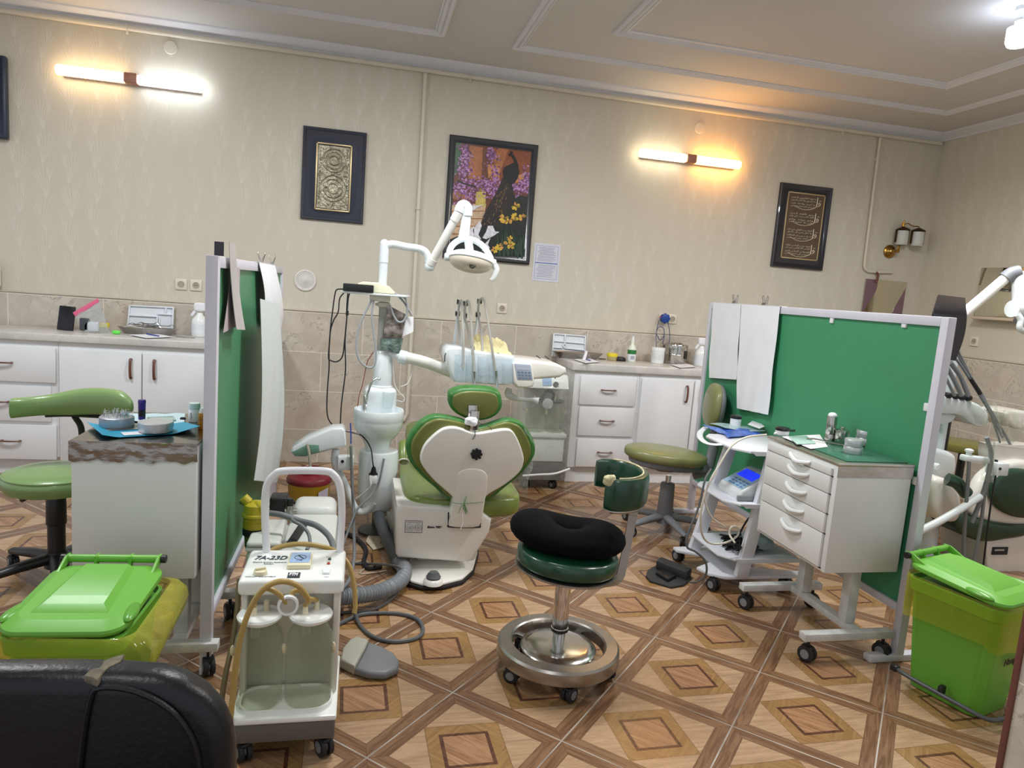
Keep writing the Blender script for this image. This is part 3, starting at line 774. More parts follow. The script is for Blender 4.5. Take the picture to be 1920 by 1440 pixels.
bm = B(); tube(bm, [(4.575, YW - .03, 1.895), (4.595, YW - .035, 1.86), (4.59, YW - .03, 1.80)], .011, 8); obj('hook', bm, M('red_brown_wood', '#6e3a26', .5), t)
t = thing('wall_mirror', 'mirror on a pale ledge on the right wall', 'mirror', (XR, 4.6, 1.53))
bm = B(); obox(bm, (XR - .05, 4.6, 1.755), (.01, .64, .40), RZ(math.radians(6.5)), .002); obj('glass', bm, m_mirror, t)
bm = B(); box(bm, XR - .10, XR, 4.26, 4.935, 1.53, 1.555, .006); box(bm, XR - .035, XR, 4.28, 4.92, 1.555, 1.955); obj('ledge', bm, M('ledge_paint', '#cdbfa9', .5), t)
# soap dispenser at the left edge
t = thing('soap_dispenser', 'white rounded dispenser on the wall at the left edge above the counter', 'dispenser', (-2.6, YW, 1.2))
bm = B(); box(bm, -2.70, -2.487, YW - .11, YW - .026, 1.215, 1.415, .035, 4); obj('body', bm, m_whitep, t)
bm = B(); box(bm, -2.63, -2.55, YW - .13, YW - .10, 1.225, 1.27, .01, 3); obj('push_lever', bm, M('pale_grey_plastic', '#c4c7c9', .4), t)
# ------------------------------------------------------------------ counters along the back wall
YF = 5.14                                            # cabinet front plane
m_top = marble('worktop_stone', 'x', False, '#bfbcb8', '#d3d0cb', '#c8c0b8', .3, .25)
def bow_handle(p0, p1, out=(0, -1, 0), r=.009, rise=.028):
    p0, p1, out = V(p0), V(p1), V(out)
    bm = B(); tube(bm, [p0, p0 + out * rise * .8, (p0 + p1) / 2 + out * rise * 1.15, p1 + out * rise * .8, p1], r, 8, 6, flat=.6)
    return bm
def front(px0, py0, px1, py1):                       # door or drawer rectangle measured on the front plane
    a, b = PY(px0, py0, YF - .018), PY(px1, py1, YF - .018)
    return min(a.x, b.x), max(a.x, b.x), min(a.z, b.z), max(a.z, b.z)
ZT = PY(200, 632, YF - .03).z                         # worktop height, left
ZTR = PY(1200, 687, YF - .03).z
def cabinet(label, x0, x1, z1, drawers=(), doors=(), end_panel=None):
    t = thing('base_cabinet', label, 'cabinet', ((x0 + x1) / 2, 5.35, 0))
    bm = B(); box(bm, x0, x1, YF, YW - .03, .125, z1); box(bm, x0, x1, YF + .03, YW - .03, 0, .125); obj('body', bm, m_cab, t, ang=0)
    for (a, b, c, d), hz in drawers:
        bm = B(); box(bm, a, b, YF - .02, YF - .001, c, d, .003); dr = obj('drawer', bm, m_cab, t)
        cxx = hz if hz is not None else (a + b) / 2; zc = (c + d) / 2 + .01
        obj('handle', bow_handle((cxx - .052, YF - .019, zc), (cxx + .052, YF - .019, zc)), m_brown, dr)
    for (a, b, c, d), hx in doors:
        bm = B(); box(bm, a, b, YF - .02, YF - .001, c, d, .003); dr = obj('door', bm, m_cab, t)
        if hx is not None: obj('handle', bow_handle((hx, YF - .019, d - .17), (hx, YF - .019, d - .045)), m_brown, dr)
    return t
xd = PY(104, 700, YF - .02).x
def zpx(px, py): return PY(px, py, YF - .018).z
z1, z2, z3, z4, z5, z6 = zpx(95, 653), zpx(95, 718), zpx(90, 725), zpx(90, 791), zpx(95, 798), zpx(95, 862)
cabinet('white three drawer base unit at the far left under the counter', -3.05, xd + .012, ZT - .052, [((-2.86, xd, z2, z1), PY(8, 682, YF).x), ((-2.88, xd - .03, z4, z3), PY(2, 757, YF).x), ((-2.86, xd, z6, z5), PY(24, 829, YF).x)])
xs_ = PY(266, 720, YF - .02).x
zdt, zdb = zpx(180, 658), zpx(95, 863)
cabinet('white two door base unit partly behind the left green screen', xd + .014, -.60, ZT - .052, doors=[((xd + .022, xs_ - .004, zdb, zdt), PY(248, 690, YF).x), ((xs_ + .004, -.64, zdb, zdt), PY(292, 690, YF).x)])
bm = B(); box(bm, -4.5, -.58, YF - .03, YW - .026, ZT - .05, ZT, .006, 3); obj('worktop', bm, m_top, None, 'grey marbled worktop of the left counter', 'worktop')
# right run
a0 = PY(1071, 780, YF).x; a1 = PY(1195, 760, YF - .02).x
g = lambda l, tpy, bpy_, r: (PY(l, tpy, YF - .02).x, PY(r, tpy, YF - .02).x, PY(1140, bpy_, YF - .02).z, PY(1140, tpy, YF - .02).z)
cabinet('white three drawer base unit beside the dental chair on the right counter', a0, a1 + .006, ZTR - .062, [(g(1090, 707, 760, 1195), None), (g(1087, 764, 818, 1191), None), (g(1083, 824, 876, 1187), None)])
b0, b1 = PY(1199, 770, YF - .02).x, PY(1296, 770, YF - .02).x
zt_, zb_ = PY(1250, 712, YF - .02).z, PY(1140, 877, YF - .02).z
cabinet('white two door base unit behind the round green stool', a1 + .008, 3.55, ZTR - .062, doors=[((b0, b1, zb_, zt_), PY(1284, 740, YF).x), ((b1 + .012, 3.15, zb_, zt_), PY(1311, 740, YF).x)])
bm = B(); box(bm, a0 - .03, 3.6, YF - .03, YW - .026, ZTR - .06, ZTR, .008, 3); obj('worktop', bm, m_top, None, 'beige marbled worktop of the right counter', 'worktop')

# ------------------------------------------------------------------ things on the left counter
def on(px, py, z, dz=0.): return PZ(px, py, z + dz)
def prof_bottle(bm, p, prof, k, mi=0, n=28):          # prof in photo pixels
    return lathe(bm, [(r * k, z * k) for r, z in prof], p, n=n, mi=mi)
YB = 5.45
t_p = PY(127, 614, YB); k = mpp(t_p)
bm = B(); obox(bm, (t_p.x, YB - .02, ZT + .085), (.105, .012, .172), RX(-.18) @ RY(.05), .01, 3)
ph = obj('mobile_phone', bm, M('phone_black', '#14161c', .25), None, 'black mobile phone leaning on the marble behind the left counter', 'phone')
# zip bag
t = thing('zip_bag', 'clear zip bag with a pink seal leaning by the phone', 'plastic bag', (PY(170, 610, 5.38).x, 5.38, ZT))
c0, c1, c2, c3 = PY(141, 592, 5.40), PY(185, 565, 5.42), PY(207, 612, 5.34), PY(160, 616, 5.34)
for c_ in (c2, c3): c_.z = ZT + .004
def bil(u, v, A_=c0, B_=c1, C_=c2, D_=c3): return A_.lerp(B_, u).lerp(D_.lerp(C_, u), v)
bm = B(); sheet(bm, lambda u, v: bil(u, v) + V((0, -.03 * math.sin(PI * u) * math.sin(PI * v) - .004 * math.sin(9 * u + 6 * v), .004 * math.sin(7 * u))), 12, 10)
sheet(bm, lambda u, v: bil(u, v) + V((0, .03 * math.sin(PI * u) * math.sin(PI * v), 0)), 12, 10)
obj('bag', bm, film('bag_film', '#eceff0', .14, .1, bump=.5, bs=40), t)
bm = B(); pts_prism(bm, [PY(136, 586, 5.395), PY(183, 559, 5.415), PY(186, 566, 5.415), PY(141, 594, 5.395)], (0, .006, 0), .002); obj('seal', bm, M('pink_seal', '#e0688c', .35), t)
for nm, (x0, x1, z0, z1), mm in (('paper_card', (158, 166, 606, 616), m_paper), ('dark_tool', (150, 168, 597, 616), M('dark_grey_tool', '#3c4048', .5)), ('white_roll', (160, 185, 604, 617), m_paper)):
    p0, p1 = PY(x0, z1, 5.36), PY(x1, z0, 5.36)
    bm = B(); box(bm, p0.x, p1.x, 5.345, 5.375, ZT + .012, max(ZT + .03, p1.z), .008); obj(nm, bm, mm, t)
# jar with a yellow lid
def lid_jar(label, px, py, z, r, h, lid=.45):
    p = on(px, py, z); t = thing('small_jar', label, 'jar', tuple(p))
    bm = B(); lathe(bm, [(r * .85, .001), (r * .95, .006), (r, h * .6)], p, n=28); obj('jar', bm, film('jar_plastic', '#f2ecc8', .4, .2, '#e8dfae'), t)
    bm = B(); lathe(bm, [(r * 1.08, h * (1 - lid)), (r * 1.1, h * .9), (r * 1.04, h), (.001, h)], p, n=28); obj('lid', bm, m_yellow, t)
lid_jar('small jar with a yellow lid on the left counter', 190, 622, ZT, .048, .065)
p = on(218, 627, ZT)
bm = B(); sq(bm, p + V((0, 0, .015)), (.028, .016, .014), .7, .7); obj('eraser', bm, M('neon_green', '#6fe25a', .4), None, 'small neon green block by the steel tray', 'block')
# instrument rack trays (stood up against the wall)
def stand_rack(label, P, holes):
    """P = four world corners (top left, top right, bottom right, bottom left) of a moulded tray stood on edge"""
    tl, tr, br, bl = [V(q) for q in P]
    t = thing('tray_insert', label, 'tray', tuple((bl + br) / 2))
    f = lambda u, v: tl.lerp(tr, u).lerp(bl.lerp(br, u), v)
    nrm = (tr - tl).cross(bl - tl).normalized()
    if nrm.y > 0: nrm = -nrm
    bm = B(); pts_prism(bm, [f(0, 0), f(1, 0), f(1, 1), f(0, 1)], -nrm * .004); obj('base', bm, m_rack, t)
    bm = B()
    def rib(u0, v0, u1, v1, w=.010):
        bar(bm, f(u0, v0) + nrm * .007, f(u1, v1) + nrm * .007, w, .016, .002, up=nrm)
    for s in (((0, .02), (1, .02)), ((0, .98), (1, .98)), ((.015, 0), (.015, 1)), ((.985, 0), (.985, 1))): rib(*s[0], *s[1])
    for s in holes: rib(*s)
    obj('divider', bm, m_rack, t)
    return t
yb = 5.50
def corner(px, py, y): return PY(px, py, y)
tl, tr = corner(243, 572, YW - .035), corner(327, 576, YW - .035)
bl, br = V((tl.x - .01, YW - .06, ZT + .001)), V((tr.x, YW - .06, ZT + .001))
stand_rack('pale moulded instrument tray stood against the marble, left counter', (tl, tr, br, bl), [(.0, .38, .64, .38), (.64, .38, .64, 1), (.64, .28, 1, .28), (.82, 0, .82, .28), (.69, .38, .69, .8), (.36, .68, .64, .68)])
# steel kidney tray with instruments
def steel_tray(label, px0, px1, py, z, h=.045, dy=.065, y=None):
    a, b = PZ(px0, py, z), PZ(px1, py, z); c = (a + b) / 2; c.y += dy; rx = (b - a).length / 2
    t = thing('steel_tray', label, 'tray', (c.x, c.y, z))
    bm = B(); lathe(bm, [(rx * .72, .001), (rx * .76, .001), (rx * .96, h), (rx * 1.0, h + .004), (rx, h + .007), (rx * .95, h + .004), (rx * .74, .005), (.01, .005)], (c.x, c.y, z), n=44, cap=True, sy=.32)
    obj('tray_body', bm, m_steelb, t); return c, rx, h
c, rx, h = steel_tray('steel instrument tray full of dental tools on the left counter', 221, 330, 627, ZT, .042, .0)
random.seed(11)
def tool(label, p0, p1, group):
    d = (p1 - p0); bm = B(); tube(bm, [p0, p0 + d * .15 + V((0, 0, .006)), p0 + d * .3, p0 + d * .7, p0 + d * .85 + V((0, 0, .008)), p1 + V((0, 0, -.004))], lambda u: .0042 if .28 < u < .72 else .0022, 6)
    return obj('dental_tool', bm, m_chrome, None, label, 'dental tool', group)
for i in range(9):
    x = c.x + random.uniform(-.75, .1) * rx; y = c.y + random.uniform(-.17, .17) * rx
    ln = random.uniform(.13, .17); a = random.uniform(-.5, .5)
    tool('thin steel dental tool lying on the full tray of the left counter', V((x, y, ZT + h + .008 + .0035 * i)), V((min(x + ln * math.cos(a), c.x + rx * .95), y + ln * math.sin(a), ZT + h + .010 + .0035 * i)), 'tools on the left steel tray')
def note_pad(label, P, z, pen=None, n=3):
    t = thing('note_pad', label, 'note pad', tuple(PZ(*P[0], z)))
    bm = B()
    for i in range(n): pts_prism(bm, [PZ(*q, z + .0008 + .003 * i) + V((.004 * (i % 2), .003 * (i % 2), 0)) for q in P], (0, 0, .0028))
    obj('sheets', bm, m_paper, t)
    bm = B()
    for i in range(4):
        u = .25 + .16 * i; a = PZ(*P[0], z + .0035 + .003 * (n - 1)); b = PZ(*P[1], a.z); c_ = PZ(*P[2], a.z); d = PZ(*P[3], a.z)
        l0, l1 = a.lerp(d, u).lerp(b.lerp(c_, u), .15), a.lerp(d, u).lerp(b.lerp(c_, u), .8)
        bar(bm, l0, l1, .0025, .0006)
    obj('writing', bm, m_ink, t)
    return t
note_pad('white note pad in front of the full steel tray, left counter', [(243, 628), (298, 627), (322, 632), (274, 634)], ZT)
pp, pq = PZ(275, 626, ZT + .014), PZ(298, 630, ZT + .014)
bm = B(); tube(bm, [pp, pq], .004, 8, smooth=False); obj('pen', bm, m_blue, None, 'blue pen lying on the note pad of the left counter', 'pen')
def spray_bottle(label, p, h, wrap=False):
    t = thing('spray_bottle', label, 'spray bottle', tuple(p)); r = h * .215
    bm = B(); lathe(bm, [(r * .92, .001), (r, .01), (r, h * .42), (r * .9, h * .5), (r * .42, h * .62), (r * .36, h * .68)], p, n=28); obj('bottle', bm, m_whitep, t)
    bm = B(); sq(bm, p + V((0, 0, h * .84)), (r * .75, r * .42, h * .13), .6, .6); bar(bm, p + V((-r * .4, 0, h * .78)), p + V((-r * 1.05, 0, h * .58)), .012, .02, .004); bar(bm, p + V((0, 0, h * .62)), p + V((0, 0, h * .76)), r * .55, r * .5, .004); obj('trigger_head', bm, m_paper, t)
    bm = B(); lathe(bm, [(r * 1.012, h * .1), (r * 1.012, h * .36)], p, n=28, cap=False); obj('label_sleeve', bm, M('label_white', '#dfe3ea', .5), t)
    return t
p = on(374, 631, ZT); spray_bottle('white spray bottle on the left counter beside the green screen', p, .26)
p = on(347, 633, ZT); bm = B(); bar(bm, p + V((-.06, 0, .004)), p + V((.07, -.01, .004)), .006, .006, .002); obj('spatula', bm, m_steelb, None, 'thin dark spatula lying before the white spray bottle', 'spatula')

# ------------------------------------------------------------------ things on the right counter
tl, tr = PY(1037, 625, YW - .03), PY(1098, 630, YW - .03)
bl, br = V((tl.x - .006, YW - .06, ZTR + .001)), V((tr.x, YW - .06, ZTR + .001))
stand_rack('white moulded tray with a round socket stood against the marble, right counter', (tl, tr, br, bl), [(0, .33, 1, .36), (.36, 0, .36, .33), (.36, .62, 1, .66), (0, .62, .3, .62), (.36, .33, .36, .45), (.3, .5, .36, .42), (.3, .5, .36, .6), (.36, .42, .42, .5), (.36, .6, .42, .5)])
c, rx, h = steel_tray('empty steel tray on the right counter, before the white moulded tray', 1045, 1118, 672, ZTR, .045, .0)
note_pad('white note pad on the right counter by the empty steel tray', [(1076, 674), (1106, 673), (1124, 679), (1098, 681)], ZTR)
pp, pq = PZ(1098, 673, ZTR + .014), PZ(1107, 676, ZTR + .014)
bm = B(); tube(bm, [pp, pq], .004, 8, smooth=False); obj('pen', bm, m_blue, None, 'blue pen on the note pad of the right counter', 'pen')
p = PZ(1095, 675, ZTR + .011)
bm = B(); pts_prism(bm, [p + V((-.012, 0, 0)), p + V((.014, 0, 0)), p + V((.028, .015, .055)), p + V((.03, .016, .07)), p + V((.018, .016, .075)), p + V((.008, .012, .06))], (0, .012, 0), .002); obj('paper_clip_tag', bm, m_paper, None, 'white upright clip standing on the right note pad', 'clip')
lid_jar('small jar with a yellow lid on the right counter', 1147, 676, ZTR, .042, .062)
p = on(1163, 677, ZTR); bm = B(); sq(bm, p + V((0, 0, .012)), (.047, .03, .026), .8, .8, warp=lambda q: V((q.x, q.y, max(q.z, -.011)))); obj('computer_mouse', bm, m_black, None, 'black computer mouse beside the yellow lidded jar', 'mouse')
p = on(1129, 674, ZTR); bm = B(); bar(bm, p + V((-.03, .01, .005)), p + V((.03, -.005, .005)), .008, .008, .003); obj('wooden_stick', bm, m_brown, None, 'short brown stick lying behind the right note pad', 'stick')
# squeeze bottle with a green label
p = on(1183, 678, ZTR); t = thing('squeeze_bottle', 'white nozzle bottle with a green label on the right counter', 'bottle', tuple(p))
h = .215; r = .036
bm = B(); lathe(bm, [(r * .95, .001), (r, .008), (r, h * .5), (r * .8, h * .58), (r * .4, h * .68), (r * .36, h * .8)], p, n=28); obj('bottle', bm, M('milky_plastic', '#e3ead8', .3), t)
bm = B(); lathe(bm, [(r * .42, h * .78), (r * .3, h * .9), (r * .22, h), (.002, h)], p, n=20); obj('nozzle', bm, m_whitep, t)
bm = B(); lathe(bm, [(r * 1.015, h * .3), (r * 1.015, h * .47)], p, n=28, cap=False); obj('green_label', bm, M('label_green', '#2c7a3c', .4, var=.3, vs=60), t)
bm = B(); lathe(bm, [(r * 1.015, h * .06), (r * 1.015, h * .3)], p, n=28, cap=False)
obj('white_label', bm, m_paper, t)
bm = B()
for i in range(3): bar(bm, p + V((-.02, -r * 1.04, h * (.12 + .05 * i))), p + V((.012, -r * 1.06, h * (.12 + .05 * i))), .002, .004)
obj('label_lines', bm, m_ink, t)
# white tub
p = on(1232, 681, ZTR); t = thing('white_tub', 'white screw lid tub left of the steel drum', 'tub', tuple(p)); r = .054
bm = B(); lathe(bm, [(r * .97, .001), (r, .008), (r, .105)], p, n=32); obj('tub', bm, m_whitep, t)
bm = B(); lathe(bm, [(r * 1.04, .104), (r * 1.05, .13), (r * 1.0, .134), (.001, .134)], p, n=32); obj('lid', bm, m_whitep, t)
bm = B(); lathe(bm, [(r * 1.01, .03), (r * 1.01, .085)], p, n=32, cap=False); obj('paper_label', bm, M('label_pale', '#d9dcdc', .6, var=.08, vs=50), t)
# steel drum
p = on(1271, 683, ZTR, 0); p.y += .06; t = thing('steel_drum', 'round polished steel sterilising drum on the right counter', 'drum', tuple(p)); r = .096
bm = B(); lathe(bm, [(r * .98, .001), (r, .006), (r, .075), (r * 1.02, .08), (r, .085), (r, .13)], p, n=44); obj('drum_body', bm, m_steel, t)
bm = B(); lathe(bm, [(r * 1.03, .128), (r * 1.04, .158), (r * 1.0, .166), (r * .55, .172), (r * .5, .18), (.001, .182)], p, n=44); obj('lid', bm, m_steel, t)
bm = B(); box(bm, p.x + .035, p.x + .06, p.y - r * 1.02, p.y - r * .85, ZTR + .05, ZTR + .12, .004); obj('clasp', bm, M('dark_steel', '#4a4440', .35, .9), t)
note_pad('white note book at the right end of the right counter', [(1258, 684), (1290, 683), (1304, 688), (1276, 690)], ZTR)
# tissue stuffed bottle
p = on(1312, 686, ZTR); spray_bottle('white spray bottle topped with tissue behind the right green screen edge', p, .25)
# ------------------------------------------------------------------ folding screens
m_green = M('screen_green', '#3f9065', .55, var=.04, vs=3, bump=.05, bs=300)
m_greenL = M('screen_green_film', '#4a8a62', .4, var=.06, vs=2)
m_fr = M('screen_frame_paint', '#d3d2dc', .4, var=.04)
m_cloth = M('white_cloth', '#eff0f4', .85, var=.03, bump=.25, bs=18)
def clip(label, x, y, z, group):
    """steel fold-over clip gripping a screen's top bar"""
    t = thing('binder_clip', label, 'clip', (x, y, z), group=group)
    bm = B(); prism(bm, [(-.014, -.018), (.014, -.018), (.005, .012), (-.005, .012)], (x, y + .02, z), (1, 0, 0), (0, 0, 1), .04); obj('jaw', bm, m_steelb, t)
    for s in (-1, 1):
        bm = B(); tube(bm, [(x + s * .006, y - .01, z + .008), (x + s * .016, y - .008, z + .04), (x + s * .014, y, z + .05), (x + s * .016, y + .008, z + .04), (x + s * .006, y + .01, z + .008)], .0022, 6); obj('wire_loop', bm, m_steelb, t)
    return t
def screen(label, x, y0, y1, top, mat, bot=.25, foot=(.17, .17)):
    t = thing('partition_screen', label, 'screen', (x, (y0 + y1) / 2, 0)); h = .02
    for yy in (y0 + h, y1 - h):
        bm = B(); box(bm, x - h, x + h, yy - h, yy + h, .0, top, .003); obj('post', bm, m_fr, t)
        bm = B(); box(bm, x - foot[0], x + foot[1], yy - .022, yy + .022, .0, .032, .006); obj('foot', bm, m_fr, t)
    bm = B(); box(bm, x - h, x + h, y0 + 2 * h, y1 - 2 * h, top - .04, top, .003); obj('top_rail', bm, m_fr, t)
    bm = B(); box(bm, x - h, x + h, y0 + 2 * h, y1 - 2 * h, bot - .035, bot, .003); obj('bottom_rail', bm, m_fr, t)
    bm = B(); box(bm, x - .006, x + .006, y0 + 2 * h, y1 - 2 * h, bot, top - .04); obj('panel', bm, mat, t, ang=0)
    return t
XL, XRS = -.5, 2.35
sl = screen('tall green partition screen on the left, seen almost edge on', XL, 2.53, 4.52, 1.513, m_greenL, foot=(.02, .03))
sr = screen('wide green partition screen on the right behind the drawer trolley', XRS, 2.40, 4.42, 1.497, m_green, foot=(.15, .13))
for px, py in ((1561, 595), (1697, 602)):
    p = PX(px, py, XRS - .01); bm = B(); box(bm, XRS - .016, XRS - .004, p.y - .014, p.y + .014, p.z - .03, p.z + .004, .004); obj('panel_tab', bm, m_whitep, sr)
for z in (1.12, .80):
    bm = B(); box(bm, XRS - .02, XRS - .006, 2.435, 2.462, z - .02, z + .015, .004); obj('panel_tab', bm, m_whitep, sr)
# cloths on the right screen
def hang(label, name, pts, x, side, cat='cloth', mat=m_cloth, wav=.006, bulge=0., th=.0015, grp=None, over=True, top=None):
    """pts: photo corners (tl, tr, br, bl) on the plane X = x; hangs from the top bar on one side"""
    c = [PX(*p, x) for p in pts]
    if over: c[0].z = c[1].z = top
    def f(u, v):
        q = c[0].lerp(c[1], u).lerp(c[3].lerp(c[2], u), v)
        q.x += side * (abs(wav * math.sin(u * 9 + v * 3) * v) + .003 + bulge * math.sin(PI * v) * (.5 + .5 * u))
        q.y += .006 * math.sin(v * 11 + u * 2) * v
        return q
    bm = B(); sheet(bm, f, 14, 26, th)
    if over:
        sheet(bm, lambda u, v: c[0].lerp(c[1], u) + V((-side * .047 * v + side * .003, 0, .003)), 10, 3, th)
    return obj(name, bm, mat, None, label, cat, grp)
zr = 1.497
hang('shorter white paper cloth clipped to the far end of the right green screen', 'paper_cloth', [(1338, 570), (1390, 573), (1383, 712), (1330, 708)], XRS - .024, -1, top=zr)
hang('longer white paper cloth clipped to the right green screen', 'paper_cloth', [(1391, 573), (1463, 577), (1443, 778), (1382, 765)], XRS - .028, -1, top=zr, wav=.008)
for i, (px, py) in enumerate(((1378, 566), (1434, 570))):
    p = PX(px, py, XRS); clip('steel clip holding the %s paper cloth on the right screen' % ('shorter', 'longer')[i], XRS, p.y, zr + .008, 'clips on the right screen')
# cloths and papers on the left screen
zl = 1.513
hang('creased white cloth folded over the far end of the left green screen', 'hanging_cloth', [(484, 496), (514, 500), (519, 640), (488, 600)], XL + .022, 1, top=zl, bulge=.03, wav=.012)
hang('long thin white apron hanging down the left green screen', 'hanging_apron', [(486, 560), (521, 570), (516, 905), (474, 900)], XL + .075, 1, over=False, mat=film('thin_apron', '#e6ece9', .72, .6, '#e4eae8', edge=.1), wav=.012, bulge=.03)
for i, (px, py) in enumerate(((490, 490), (510, 496))):
    p = PX(px, py, XL); clip('steel clip on the left screen, the %s one from the camera' % ('nearer', 'farther')[i], XL, p.y, zl + .006, 'clips on the left screen')
def strip(label, name, pts, mat, th, bend):
    c = [PX(*p, XL + .026) for p in pts]
    bm = B(); sheet(bm, lambda u, v: c[0].lerp(c[1], u).lerp(c[3].lerp(c[2], u), v) + V((bend(v), 0, 0)), 4, 16, th)
    return obj(name, bm, mat, None, label, 'paper')
strip('curling grey paper strip standing up over the left green screen top', 'paper_strip', [(427, 452), (438, 456), (447, 618), (430, 617)], M('grey_card', '#b9b4b2', .8, var=.06), .002, lambda v: .004 + .02 * v * v)
strip('lilac grey paper hanging on the near end of the left green screen', 'paper_sheet', [(437, 500), (451, 503), (449, 610), (420, 624)], M('lilac_paper', '#b6a9ae', .8, var=.03), .001, lambda v: -.003)
zc0 = PY(410, 453, 2.55).z; xa, xb = PY(402, 470, 2.55).x, PY(420, 470, 2.55).x
bm = B(); box(bm, xa, xb, 2.546, 2.55, zl + .001, zc0, .001); obj('dark_card', bm, M('dark_grey_card', '#3b3a44', .6), None, 'dark grey card stuck on top of the near post of the left screen', 'card')

# ------------------------------------------------------------------ drawer trolleys
m_trol = M('trolley_enamel', '#dedfdc', .38, var=.03, vs=2.5, coat=.15)
m_trolw = M('worn_bar_enamel', '#c9cbc8', .45, var=.14, vs=18)
m_foil = M('crumpled_foil', '#9b9690', .2, 1., var=.08, vs=8, bump=.35, bs=12, stretch=(1, 1, 2.2))
m_foil2 = M('steel_top_edge', '#c4bfb4', .25, .9, var=.08, vs=8, bump=.12, bs=20)
def caster(bm_parent, x, y, z_top, r=.026, a=0.):
    k = bm_parent
    bm = B(); d = V((math.cos(a), math.sin(a), 0))
    for s in (-1, 1): cyl(bm, V((x, y, r)) + d * (s * .004), V((x, y, r)) + d * (s * .02), r, n=24, bev=.004)
    w = obj('caster', bm, m_rubber, k)
    bm = B(); cyl(bm, (x, y, r * 1.2), (x, y, z_top), .007, n=12); obox(bm, (x, y, r * 1.75), (.03, .05, r * .5), RZ(a), .006); obj('caster_fork', bm, m_black, w)
    bm = B(); cyl(bm, V((x, y, r)) - d * .0215, V((x, y, r)) + d * .0215, r * .55, n=20)
    obj('caster_hub', bm, M('grey_hub', '#7d7f82', .4), w)
def trolley(label, x0, x1, y0, y1, z0, z1, bars):
    t = thing('drawer_trolley', label, 'trolley', ((x0 + x1) / 2, (y0 + y1) / 2, 0))
    bm = B(); box(bm, x0, x1, y0, y1, z0, z1 - .012, .004); obj('body', bm, m_trol, t)
    (bx0, bx1), ys, xu = bars
    bm = B()
    for yy in ys: box(bm, bx0, bx1, yy - .022, yy + .022, .098, .13, .002)
    box(bm, xu - .022, xu + .022, ys[0] + .022, ys[1] - .022, .098, .13, .002); obj('base_frame', bm, m_trolw, t)
    for yy in (ys[0] + .09, ys[1] - .09):
        bm = B(); box(bm, xu - .025, xu + .025, yy - .025, yy + .025, .13, z0, .003); obj('upright', bm, m_trolw, t)
    for bx in (bx0 + .035, bx1 - .035):
        for yy in ys: caster(t, bx, yy, .1, .036, .4)
    return t
TX0, TX1, TY0, TY1, TZ0, TZ1 = 1.956, 2.318, 2.45, 2.97, .388, .868
t = trolley('white four drawer trolley on wheels before the right green screen', TX0, TX1, TY0, TY1, TZ0, TZ1, ((1.885, 2.325), (2.44, 2.93), 2.165))
bm = B(); box(bm, TX0 - .004, TX1 + .004, TY0 - .004, TY1 + .004, TZ1 - .014, TZ1, .003); box(bm, TX0 - .002, TX1 + .002, TY0 - .003, TY0, TZ1 - .062, TZ1 - .014); obj('steel_top', bm, m_foil2, t)
fr = [(.035, .105, 'pull_shelf'), (.112, .27, 'drawer'), (.277, .455, 'drawer'), (.462, .64, 'drawer'), (.647, .965, 'drawer')]
H_ = TZ1 - .014 - TZ0
for a, b, nm in fr:
    z_1, z_0 = TZ1 - .014 - a * H_, TZ1 - .014 - b * H_
    bm = B(); box(bm, TX0 - .012, TX0 - .001, TY0 + .03, TY1 - .025, z_0, z_1, .002); d = obj(nm, bm, m_trol, t)
    zc = (z_0 + z_1) / 2 + (.0 if b - a < .3 else .03); ym = (TY0 + TY1) / 2 - .02
    bm = B(); tube(bm, [(TX0 - .012, ym + .075, zc + .014), (TX0 - .022, ym + .06, zc + .006), (TX0 - .032, ym, zc - .008), (TX0 - .022, ym - .06, zc + .0), (TX0 - .012, ym - .075, zc + .008)], lambda u: .005 + .005 * math.sin(PI * u), 8, flat=1.); obj('handle', bm, m_whitep, d)
    bm = B(); box(bm, TX0 - .004, TX0 - .0005, TY0 + .024, TY1 - .019, z_0 - .005, z_0 - .001); obj('drawer_gap', bm, m_black, d)
# what stands on it
bm = B(); box(bm, TX0 + .05, TX1 - .01, TY0 + .02, TY1 - .06, TZ1, TZ1 + .004, .001)
GLZ = TZ1 + .004
obj('glass_top', bm, film('green_glass', '#a9d6c2', .32, .05, '#5f9a82', edge=.4), None, 'green tinted glass sheet lying on the white drawer trolley', 'glass sheet')
def tin(label, p, r, h, group=None, lidtop=False):
    t = thing('round_tin', label, 'tin', tuple(p), group=group)
    bm = B(); lathe(bm, [(r * .98, .0005), (r, .003), (r, h * .52)], p, n=36); obj('tin_body', bm, m_alu, t)
    bm = B(); lathe(bm, [(r * 1.035, h * .5), (r * 1.04, h * .93), (r * 1.0, h), (r * .8, h * .985), (.001, h * .985)], p, n=36); obj('lid', bm, m_alu, t)
    return t
def sit(px, py, z): return PZ(px, py, z)
p = sit(1607, 853, GLZ); p.y += .03
tin('silver round tin at the front of the trolley, under a second tin', p, .038, .032); tin('silver round tin stacked on top, front of the drawer trolley', p + V((0, 0, .0325)), .037, .032)
p2 = sit(1629, 838, GLZ); p2.y += .05; p2.x += .015
tin('silver round tin behind the stacked pair, under a second tin', p2, .040, .034); tin('silver round tin on top of the rear stack on the drawer trolley', p2 + V((0, 0, .0345)), .039, .034)
p = sit(1560, 828, GLZ); p.y += .02
t = thing('steel_shaker', 'slim polished steel canister with cotton wool heaped on top', 'canister', tuple(p))
bm = B(); lathe(bm, [(.022, .0005), (.023, .03), (.021, .034), (.023, .038), (.023, .118), (.022, .12), (.02, .12), (.02, .1), (.001, .1)], p, n=28); obj('canister', bm, m_steel, t)
bm = B(); sq(bm, p + V((0, 0, .122)), (.020, .020, .016), .9, .9); obj('cotton', bm, m_cloth, t)
